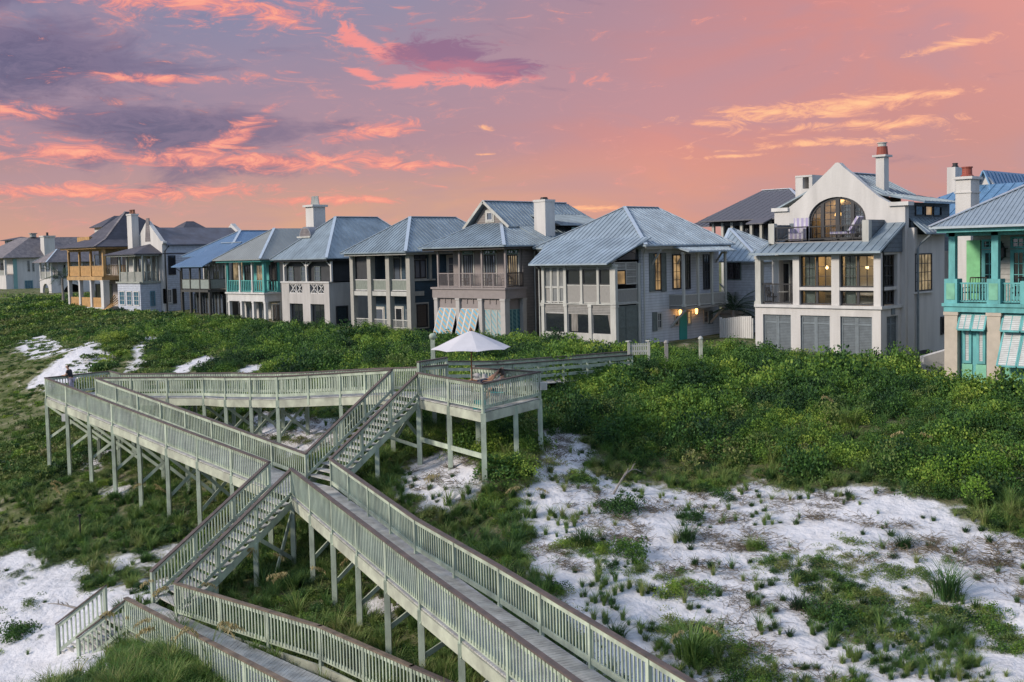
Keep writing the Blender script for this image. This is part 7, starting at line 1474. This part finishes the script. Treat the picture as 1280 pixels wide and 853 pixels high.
# second person sitting on the deck chair by the right rail, one arm raised
cb = rd(-.62, 44.6, A.z)
def chair(name, label, base, yaw, mat=m_black, w=.5, sh=.42, bh=.9, group=None, cush=None, arms=True):
    t = thing(name, label, 'chair', tuple(base), group); c, s = cos(yaw), sin(yaw); Wq = lambda x, y, z: Vector((base[0]+x*c-y*s, base[1]+x*s+y*c, base[2]+z))
    for x in (-w/2, w/2):
        MB().beam(Wq(x, w/2, 0), Wq(x, w/2, sh+(.22 if arms else 0)), .035, .035, up=(c,s,0)).build('leg', mat, t); MB().beam(Wq(x, -w/2, 0), Wq(x, -w/2, sh), .035, .035, up=(c,s,0)).build('leg', mat, t)
        if arms: MB().beam(Wq(x, -w/2, sh+.22), Wq(x, w/2, sh+.22), .05, .03).build('arm_rest', mat, t)
    MB().beam(Wq(0, -w/2, sh), Wq(0, w/2, sh), w, .04).build('seat', cush or mat, t)
    bk_ = MB()
    for x in (-w/2, w/2): bk_.beam(Wq(x, -w/2, sh-.02), Wq(x, -w/2-.1, bh), .035, .035, up=(c,s,0))
    n = 4
    bk_.beam(Wq(-w/2, -w/2-.1, bh), Wq(w/2, -w/2-.1, bh), .04, .06)
    for k in range(1, 6): x = -w/2+w*k/6; bk_.beam(Wq(x, -w/2-.01, sh+.02), Wq(x, -w/2-.1, bh), .02, .02, up=(c,s,0))
    bk_.build('backrest', mat, t); return t
m_can = M('teal_canvas', (.05,.35,.38), .9); m_tab = M('pale_grey_table', (.5,.5,.48), .6)
yc = yawL+pi/2-.3
chair('deck_chair', 'low deck chair in the middle of the umbrella deck, taken by the seated person', cb, yc, m_trim, .56, .36, .85, cush=m_can)
sit = dict(yaw=yc, look=(.3, 1, .1), j=dict(pelvis=(0,-.08,.47), waist=(0,-.12,.60), chest=(0,-.17,.84), neck=(0,-.17,.99), headb=(0,-.16,1.05), head=(0,-.15,1.12), crown=(0,-.16,1.2), shl=(-.17,-.17,.92), shr=(.17,-.17,.92), ell=(-.26,.0,.7), elr=(.26,.0,.7), wrl=(-.22,.22,.66), wrr=(.22,.22,.66), hal=(-.18,.29,.66), har=(.18,.29,.66), hil=(-.09,-.05,.46), hir=(.09,-.05,.46), knl=(-.12,.38,.5), knr=(.12,.38,.48), anl=(-.12,.5,.1), anr=(.12,.5,.08), tol=(-.13,.63,.04), tor=(.13,.63,.04)))
person('dark haired person sitting low on the deck chair beside the lounger', tuple(cb), sit, None, m_navy, 'short')
# side table with a rolled towel and a hat, teal bag under the table
tb = rd(-1.42, 45.2, A.z); t = thing('side_table', 'small pale side table between the umbrella pole and the sunbather', 'table', tuple(tb)); MB().lathe([(.27,.84),(.27,.88)], tb, 20).build('table_top', m_tab, t); MB().lathe([(.04,0.02),(.04,.84)], tb, 10).build('stem', m_tab, t); MB().lathe([(.24,0),(.22,.03)], tb, 16).build('base', m_tab, t)
h = tb+Vector((0,0,.88)); t = thing('beach_towel', 'white and grey towel heaped on the side table under the umbrella', 'towel', tuple(h-RT*.1)); mb = MB()
for k in range(4): mb = MB(); 
hp = h-RT*.08; MB().tube([hp-RT*.2+Vector((0,0,.09)), hp-RT*.07+Vector((0,0,.13)), hp+RT*.05+Vector((0,0,.1)), hp+RT*.1+Vector((0,0,.07))], [.05,.10,.10,.05], 8).build('folded_cloth', m_towel, t, smooth=True)
hh_ = h+RT*.2; t = thing('sun_hat', 'white wide brimmed sun hat on the side table under the umbrella', 'hat', tuple(hh_)); MB().lathe([(.19,.0),(.19,.012),(.105,.02),(.10,.13),(.06,.17),(.01,.18)], hh_, 18).build('crown', m_towel, t, smooth=True)
gb = rd(-1.35, 42.2, A.z); t = thing('beach_bag', 'teal beach bag on the deck floor behind the outer balusters', 'bag', tuple(gb)); MB().prism([gb+RT*-.25+FW*-.1, gb+RT*.25+FW*-.1, gb+RT*.25+FW*.1, gb+RT*-.25+FW*.1], (0,0,.34)).build('bag_body', m_teal2, t)
for s_ in (-1, 1): MB().tube([gb+RT*-.14+FW*.08*s_+Vector((0,0,.34)), gb+RT*-.08+FW*.08*s_+Vector((0,0,.52)), gb+RT*.08+FW*.08*s_+Vector((0,0,.52)), gb+RT*.14+FW*.08*s_+Vector((0,0,.34))], .012, 5).build('handle', m_trim, t)
# umbrella
ub_ = rd(-1.73, 44.75, A.z); um = thing('patio_umbrella', 'open white canvas umbrella on a wooden pole over the deck', 'umbrella', tuple(ub_))
m_canv = M('white_canvas', (.62,.60,.62), .85, var=.05, scale=2); m_pole = M('reddish_wood_pole', (.26,.10,.05), .55)
MB().lathe([(.028,.0),(.028,2.95),(.02,3.0)], ub_, 10).build('pole', m_pole, um, smooth=True)
zc_ = 2.18; za_ = 2.92; R_ = 1.68; n = 8; sub_ = 6; V = []; Fc = []; rings = 7
for j in range(rings+1):
    tt = j/rings
    for k in range(n*sub_):
        a = 2*pi*(k/(n*sub_))+.2; f = (k % sub_)/sub_; sag = sin(pi*f); rr = R_*tt*(1-.055*sag*tt); z = za_-(za_-zc_)*(tt**1.08)-.035*sag*tt+(.07*sag*tt**6); V.append((ub_.x+rr*cos(a), ub_.y+rr*sin(a), ub_.z+z))
for j in range(rings):
    for k in range(n*sub_): k2 = (k+1) % (n*sub_); Fc.append((j*n*sub_+k, (j+1)*n*sub_+k, (j+1)*n*sub_+k2, j*n*sub_+k2))
cn = MB().add(V, Fc).build('canopy', m_canv, um); md = cn.modifiers.new('thick', 'SOLIDIFY'); md.thickness = .012
MB().lathe([(.05,2.9),(.06,2.96),(.03,3.02),(.01,3.05)], ub_, 10).build('finial', m_pole, um)
for k in range(n):
    a = 2*pi*k/n+.2; u_ = Vector((cos(a), sin(a), 0)); MB().beam(ub_+Vector((0,0,za_-.06)), ub_+u_*R_*.98+Vector((0,0,zc_-.01)), .02, .025).build('rib', m_pole, um); MB().beam(ub_+Vector((0,0,2.3)), ub_+u_*R_*.5+Vector((0,0,za_-(za_-zc_)*.5-.05)), .018, .018).build('strut', m_pole, um)
MB().lathe([(.22,0),(.22,.05),(.06,.1),(.045,.35)], ub_, 14).build('base', m_trim, um)
# utility boxes, poles, gate
bp_ = atd(677, 483, 44.9); g_ = 'grey utility boxes on the deck posts'
for k in (0, 1):
    p = bp_+RT*(-.26+.34*k); t = thing('utility_box', ('left' if not k else 'right')+'-hand white meter box hung below the umbrella deck corner', 'box', tuple(p), g_); mb = MB(); mb.prism([p-RT*.15+Vector((0,0,-.16)), p+RT*.15+Vector((0,0,-.16)), p+RT*.15+Vector((0,0,.16)), p-RT*.15+Vector((0,0,.16))], tuple(FW*.12)); mb.build('casing', m_white, t); mb = MB(); c_ = p-FW*.012; mb.prism([c_-RT*.12+Vector((0,0,-.13)), c_+RT*.12+Vector((0,0,-.13)), c_+RT*.12+Vector((0,0,.13)), c_-RT*.12+Vector((0,0,.13))], tuple(FW*.01)); mb.build('cover', m_trim, t)
p = O1+(JL-O1)*.12; p = Vector((p.x, p.y, p.z-.65))-FW*.1-RT*.1; t = thing('utility_box', 'small white box on the second post of the far ramp', 'box', tuple(p), g_); MB().prism([p-RT*.13+Vector((0,0,-.2)), p+RT*.13+Vector((0,0,-.2)), p+RT*.13+Vector((0,0,.2)), p-RT*.13+Vector((0,0,.2))], tuple(FW*.1)).build('casing', m_white, t)
p = atd(541.5, 452, 50.5); zt_ = atd(541.5, 421, 50.5).z; z0_ = terr1(p.x, p.y); t = thing('sage_pole', 'stout sage pole with a rounded cap standing behind the umbrella', 'pole', (p.x, p.y, z0_)); MB().beam((p.x, p.y, z0_), (p.x, p.y, zt_-.1), .2, .2, up=FW).build('pole', m_sage, t); MB().lathe([(.15,-.1),(.17,.05),(.12,.13),(.03,.16)], (p.x, p.y, zt_), 12).build('round_cap', m_sage, t, smooth=True); MB().tube([(p.x, p.y, zt_), tuple(Vector((p.x, p.y, zt_-.05))+RT*.22)], .04, 6).build('spout', m_sage, t)  # plain sage post with a rounded cap on top
q0 = U3; z0_ = q0.z-.1; gt = thing('picket_gate', 'small pale green picket gate where the inland walk meets the clapboard house', 'gate', tuple(V3)); a = atd(786, 441, 57.5); b2_ = atd(811, 441, 57.5); a.z = b2_.z = atd(790, 444, 57.5).z; n = 9; mb = MB()
for k in range(n): pp = a+(b2_-a)*((k+.5)/n); mb.vbar(pp-RT*.04, pp+RT*.04, .03, 0, .62)
mb.vbar(a, b2_, .04, .15, .25); mb.vbar(a, b2_, .04, .45, .53); mb.build('pickets', m_trim, gt)
for pp in (a, b2_): MB().beam(pp-Vector((0,0,.6)), pp+Vector((0,0,.72)), .13, .13, up=FW).build('post', m_trim, gt); MB().box(pp.x-.12, pp.x+.12, pp.y-.12, pp.y+.12, pp.z+.72, pp.z+.77).build('post_cap', m_trim, gt)
for i, (px_, y0, y1, lb_) in enumerate(((833, 444, 429, 'weathered wooden bollard in the bushes before the turquoise door'), (876, 445, 424, 'pale bollard with a domed cap in the bushes before the white board fence'))):
    p = atd(px_, y0, 55.5); zt_ = atd(px_, y1, 55.5).z; t = thing('bollard', lb_, 'bollard', tuple(p), 'bollards beside the garden path'); MB().beam((p.x, p.y, p.z-1), (p.x, p.y, zt_), .17, .17, up=FW).build('post', m_fascia if i else m_fl, t)
    MB().lathe([(.13,0),(.13,.04),(.09,.11),(.02,.16)], (p.x, p.y, zt_), 10).build('cap', m_trim if i else m_fl, t)
p = hit(101, 679); t = thing('marker_post', 'thin dark metal marker post standing alone in the grass left of the stairs', 'post', tuple(p)); zt_ = atd(100.5, 646, p.dot(FW)).z; MB().tube([(p.x, p.y, p.z-.3), (p.x, p.y, zt_)], .035, 8).build('post', m_black, t); MB().box(p.x-.06, p.x+.06, p.y-.06, p.y+.06, zt_, zt_+.1).build('cap', m_black, t)
# ================================================================ balcony furniture
def cushion_lounge():
    Y = HL['yB']+1.0; x1 = onY(*P(VL1, 705, 560), Y)[0]-.1; x0 = onY(*P(VL1, 522, 590), Y)[0]; z = HL['zrb']; L_ = x1-x0; t = thing('chaise_lounge', 'chaise lounge with white and mauve striped cushion on the roof balcony below the arched window', 'lounger', (x0, Y, z)); m_s = M('striped_cushion', (.62,.60,.64), .9, kind='stripe', colb=(.36,.32,.48), pitch=.3, sl=.0)
    MB().box(x0, x1-.5, Y-.3, Y+.3, z+.42, z+.55).build('seat_cushion', m_s, t); MB().prism([(x1-.75, Y-.3, z+.5), (x1-.65, Y-.3, z+.42), (x1+.0, Y-.3, z+1.35), (x1-.14, Y-.3, z+1.42)], (0, .6, 0)).build('back_cushion', m_s, t); MB().box(x0, x1-.2, Y-.33, Y+.33, z+.34, z+.41).build('frame', m_black, t)
    for x in (x0+.15, x1-.4):
        for y in (Y-.28, Y+.28): MB().beam((x, y, z), (x, y, z+.34), .05, .05).build('leg', m_black, t)
    x2 = onY(*P(VL1, 280, 560), Y)[0]; x3 = onY(*P(VL1, 368, 560), Y)[0]; t = thing('armchair', 'upholstered chair with striped cover on the roof balcony beside the black railing', 'chair', (x2, Y, z)); MB().box(x2, x3, Y-.35, Y+.35, z+.1, z+.55).build('seat', m_s, t); MB().box(x2, x3, Y+.3, Y+.45, z+.56, z+1.45).build('backrest', m_s, t)
    for x in (x2, x3-.12): MB().box(x, x+.12, Y-.35, Y+.29, z+.56, z+.8).build('arm_rest', m_s, t)
    for x in (x2+.1, x3-.1): MB().beam((x, Y-.3, z), (x, Y-.3, z+.1), .06, .06).build('leg', m_black, t)
cushion_lounge()
xw, xl_, zf_, Y0_ = HL['xw'], HL['xl'], HL['zf'], HL['Y0']; cx_ = (xw+xl_)/2; t = thing('bistro_table', 'round black bistro table on the left iron railed porch of the arched gable house', 'table', (cx_, Y0_+1.2, zf_)); MB().lathe([(.4,.74),(.4,.78)], (cx_, Y0_+1.2, zf_), 16).build('table_top', m_trim, t); MB().lathe([(.03,0),(.03,.74)], (cx_, Y0_+1.2, zf_), 8).build('stem', m_black, t); MB().lathe([(.25,0),(.2,.03)], (cx_, Y0_+1.2, zf_), 12).build('foot', m_black, t)
chair('bistro_chair', 'black iron chair left of the round bistro table on the iron railed porch', (cx_-.85, Y0_+1.2, zf_), -pi/2, m_black, .45, .45, 1.0, 'porch dining chairs'); chair('bistro_chair', 'black iron chair right of the round bistro table on the iron railed porch', (cx_+.85, Y0_+1.2, zf_), pi/2, m_black, .45, .45, 1.0, 'porch dining chairs')
m_wick = M('dark_wicker', (.06,.04,.03), .8, var=.2)
for i, (x, lb_) in enumerate(((412, 'dark slatted porch chair in front of the lime green shutter'), (668, 'dark slatted porch chair under the wall lantern side of the turquoise porch'))): X_ = FXZ(VM2, x, 300, HM['Y0']+1.2)[0]; chair('porch_chair', lb_, (X_, HM['Y0']+1.3, HM['zf']), pi, m_wick, .75, .48, 1.15, 'chairs on the turquoise balcony')
for i, (x, lb_) in enumerate(((340, 'dark chair at the left of the taupe balcony'), (520, 'dark chair at the middle of the taupe balcony'), (735, 'dark chair at the east corner of the taupe balcony'))): X_ = FXZ(VH2, x, 330, 57+1.0)[0] if i < 2 else HH['X0']-.8; chair('balcony_chair', lb_, (X_, 58.0, HH['zf']), pi, m_wick, .6, .45, 1.1, 'chairs on the taupe balcony')
# ================================================================ single plants, driftwood
def plant(name, label, cat, mesh, p, s, rot=0., group=None, sz=None):
    o = bpy.data.objects.new(name, mesh); COL.objects.link(o); o.location = p; o.scale = (s, s, sz or s); o.rotation_euler = (0, 0, rot); return tag(o, label, cat, group)
def oat(label, p, h, seed, nb=16, heads=3, lean=.5):
    """sea oats: arching blades and tall stalks with drooping seed heads"""
    t = thing('sea_oats', label, 'sea oats', tuple(p), 'tall sea oats on the slope'); g = np.random.default_rng(seed); me = tuftmesh('blades', m_grass, 60, h*.68, lean=.75, w=.017, seed=seed, base=.16); o = bpy.data.objects.new('blades', me); COL.objects.link(o); o.parent = t
    for k in range(heads):
        a = g.uniform(-.6, .6)+YAW; hh = h*g.uniform(.85, 1.15); d = Vector((cos(a), sin(a), 0))*g.choice([-1, 1]); L_ = lean*hh*g.uniform(.3, .8); pts = [Vector(p)+d*L_*(i/7)**2+Vector((0,0,hh*(i/7)*(1-.1*(i/7)))) for i in range(8)]; MB().tube(pts, [.012-.001*i for i in range(8)], 4).build('stalk', m_grass, t)
        hd = MB(); q0 = pts[-1]; dr = d*.36+Vector((0,0,.04))
        for i in range(60): f = i/59; c_ = q0+dr*f*1.3+Vector((0,0,-.25*f*f))+Vector(tuple(g.normal(0, .02, 3))); e_ = c_+Vector(tuple(g.normal(0, .03, 3)))+Vector((0,0,-.07)); s_ = Vector((g.normal(), g.normal(), 0)).normalized()*.015; hd.add([c_-s_, c_+s_, e_+s_*.5, e_-s_*.5], [(0,1,2,3)])
        hd.build('seed_head', m_oat, t)
    return t
OATS = [(225,800,1.9,'sea oats with golden heads on the grassy mound left of the lowest railing',4), (262,850,1.7,'golden sea oats rising beside the lowest railing at the bottom edge',5), (150,815,1.3,'short sea oats at the left tip of the grassy mound',3), (212,838,1.5,'sea oats in the middle of the grassy mound at the bottom edge',4),
 (330,742,1.7,'sea oats arching under the lower stairs beside the lowest walk',4), (372,775,1.6,'sea oats drooping behind the lowest walk right of the stairs',4), (452,735,1.3,'sea oats between the tall posts of the long walk',3), (1008,562,2.2,'tallest lone sea oats stalk against the dark shrubs right of centre',1), (560,640,1.3,'sea oats with a dry head below the umbrella deck',2), (660,650,1.2,'sea oats with a pale head on the sand left of the bare slope',2), (868,845,1.3,'big grass clump with sea oats at the bottom edge right of the long railing',2), (60,640,1.4,'sea oats among yellow grass at the far left',3), (190,640,1.3,'sea oats behind the marker post under the ramp',3), (1140,575,1.2,'pale sea oats at the edge of the shrubs on the right',2)]
for i, (px_, py_, h_, lb_, hd_) in enumerate(OATS): oat(lb_, hit(px_, py_), h_, 100+i, heads=hd_)
big = [(bushmesh('dune_bush', m_shrub, 2200, .7, .042, 11, 11, .5), 1.0), (bushmesh('dune_bush', m_shrub, 1300, .8, .065, 12, 8, .7), 1.0), (tuftmesh('grass_clump', m_grass, 260, .95, lean=.75, w=.013, seed=21, seg=4, base=.3), 1.0), (tuftmesh('grass_clump', m_gdark, 240, .7, lean=.8, w=.016, seed=22, seg=4, base=.32), 1.0)]
m_lime2 = leafmat('yellow_green_leaves', [(.05,.12,.02),(.12,.24,.025),(.22,.34,.04)], patch=.6); me_l = bushmesh('dune_bush', m_lime2, 4200, .62, .026, 13, 12, .6)
SH = [(1205,600,2.3,'bright yellow green rounded bush at the right edge of the shrub belt',4), (385+475,655,.8,'small leafy green plant standing alone on the upper bare sand',0), (857,680,1.1,'upright dark grass clump below the small leafy plant on the bare sand',3), (793,700,1.1,'dark green bush on the sand left of the upright clump',0), (1185,750,1.4,'sprawling grass clump on the right of the bare slope',2), (1190,790,1.0,'lower sprawling grass clump on the right of the bare slope',3), (1035,785,1.1,'round green bush low on the bare slope',0), (865,835,1.5,'large blond grass clump at the bottom edge beside the long railing',2), (1130,690,.9,'brown green creeping clump in the middle right of the bare slope',3), (730,690,1.2,'dark clump on the slope just above the long railing',3), (775,640,1.2,'thick dark green bush at the left head of the bare slope',0), (770,800,.9,'low clump just right of the long railing near its lower end',3), (1000,760,.9,'flat clump at the centre of the bare slope',3), (940,690,.7,'thin wiry tuft in the middle of the bare slope',2), (1230,530,1.6,'tall dark bush below the turquoise house',0), (1060,540,1.3,'blond grass fountain in front of the dark shrubs',2), (985,560,1.3,'pale grass fountain at the lower edge of the shrub belt',2), (22,800,1.1,'dark green sprawling plant on the beach sand left of the short stairs',0), (225,812,1.1,'thick green grass on the mound in front of the lowest railing',2), (185,810,1.3,'green grass at the left end of the mound before the lowest railing',2), (165,735,.8,'grass tuft on the sand behind the landing of the lower stairs',2), (135,715,.9,'pale tuft of grass on the beach edge behind the short stairs',2), (640,700,1.0,'dark clump close under the far side of the long railing',3), (600,560,.9,'dark bush between the posts of the umbrella deck',0)]
for i, (px_, py_, s_, lb_, k_) in enumerate(SH):
    p = hit(px_, py_); me_ = me_l if k_ == 4 else big[k_][0]; plant('dune_bush' if k_ in (0, 1, 4) else 'grass_clump', lb_, 'bush' if k_ in (0, 1, 4) else 'grass', me_, (p.x, p.y, terr1(p.x, p.y)-.06), s_, i*1.3, 'single plants on the dune')
# garden planting between the houses
for i, (px_, py_, d_, s_, lb_) in enumerate(((905, 428, 61, 1.5, 'dark green garden shrub at the foot of the white board fence'), (935, 436, 59, 1.9, 'dark green garden shrub against the arched gable house'), (878, 436, 59, 1.2, 'garden shrub behind the domed bollard'), (920, 445, 57, 1.4, 'low garden shrub in front of the white board fence'), (850, 440, 58, 1.2, 'low garden shrub under the bay balcony'), (22, 372, 190, 5.0, 'dark garden trees below the far left house'), (50, 374, 180, 4.2, 'dark garden bushes between the two far white houses'), (73, 374, 165, 3.6, 'dark garden bushes at the foot of the far arcade'), (806, 449, 53.5, 1.1, 'low bush in front of the picket gate'), (838, 450, 53.5, 1.2, 'low bush hiding the foot of the wooden bollard'), (873, 450, 53.5, 1.2, 'low bush hiding the foot of the domed bollard'), (1158, 470, 54, 1.3, 'bush at the foot of the stepped stair wall'))):
    p = atd(px_, py_, d_); plant('garden_shrub', lb_, 'shrub', big[0][0], (p.x, p.y, p.z-s_*.4), s_, i*.9, 'garden shrubs beside the houses')
def palm(label, p, h, n=22, fl=1.5, seed=1):
    t = thing('palm_tree', label, 'palm', tuple(p)); g = np.random.default_rng(seed); mb = MB(); mb.tube([p+Vector((0.05*sin(i), 0, h*i/6)) for i in range(7)], [.2-.012*i for i in range(7)], 9); mb.build('trunk', m_twig, t); top = p+Vector((0,0,h))
    cr = MB()
    for k in range(n):
        a = 2*pi*k/n*2.4+g.normal(0, .2); e0 = g.uniform(-.1, 1.1); pts = [top]; d = Vector((cos(a)*cos(e0), sin(a)*cos(e0), sin(e0)))
        for i in range(6): pts.append(pts[-1]+d*fl/6); d = (d+Vector((0,0,-.17))).normalized()
        for i in range(1, 6):
            c = pts[i]; dd = (pts[i+1]-pts[i]).normalized(); sd = dd.cross(Vector((0,0,1))).normalized(); L_ = fl*.34*(1-abs(i-2.5)/4.5)
            for s_ in (-1, 1):
                for m_ in (0, .33, .66): c2 = pts[i].lerp(pts[i+1], m_); e_ = c2+(sd*s_*.85+dd*.6+Vector((0,0,-.25))).normalized()*L_; cr.add([c2, c2+dd*.05, e_, c2-dd*.03], [(0,1,2,3)])
        cr.tube(pts, .015, 3)
    cr.build('crown', m_palm, t); return t
m_palm = leafmat('palm_fronds', [(.02,.045,.02),(.035,.07,.03),(.06,.10,.04)], patch=.5, trans=.1)
p = Vector((onY(917, 402, 69)[0], 69., 8.4)); ztp = onY(917, 388, 69)[1]; palm('small dark palm standing behind the white board fence', p, max(.8, ztp-8.4), fl=2.3, seed=4)
pA = atd(79, 372, 150); palm('palm with drooping fronds before the far arcade', pA+Vector((0,0,-.5)), 3.2, fl=3.2, seed=6)
# driftwood
def drift(label, p, L_, ang, seed, up=.5):
    g = np.random.default_rng(seed); t = thing('driftwood', label, 'driftwood', tuple(p)); d = (RT*cos(ang)+FW*sin(ang)); pts = [Vector(p)+d*L_*(i/6)+Vector((0,0,up*L_*sin(i/6*2.2)*.6)) for i in range(7)]; MB().tube(pts, [.05*(1-i/8) for i in range(7)], 6).build('branch', m_twig, t)
    for k in (2, 3, 4): q_ = pts[k]; e_ = q_+(d*g.uniform(.1, .5)+Vector((g.normal(0, .2), g.normal(0, .2), g.uniform(.2, .6))))*L_*.35; MB().tube([q_, q_.lerp(e_, .5)+Vector((0,0,.05)), e_], [.028, .02, .008], 5).build('twig', m_twig, t)
drift('bleached forked branch on the sand at the top of the bare slope', hit(766, 622), 1.6, .7, 1, .9); drift('thin grey stick lying on the beach sand beside the short stairs', hit(100, 764), 1.5, 2.8, 2, .12); drift('bleached twig tangle among the shrubs at the right', hit(1235, 620), 1.4, .3, 3, .5)
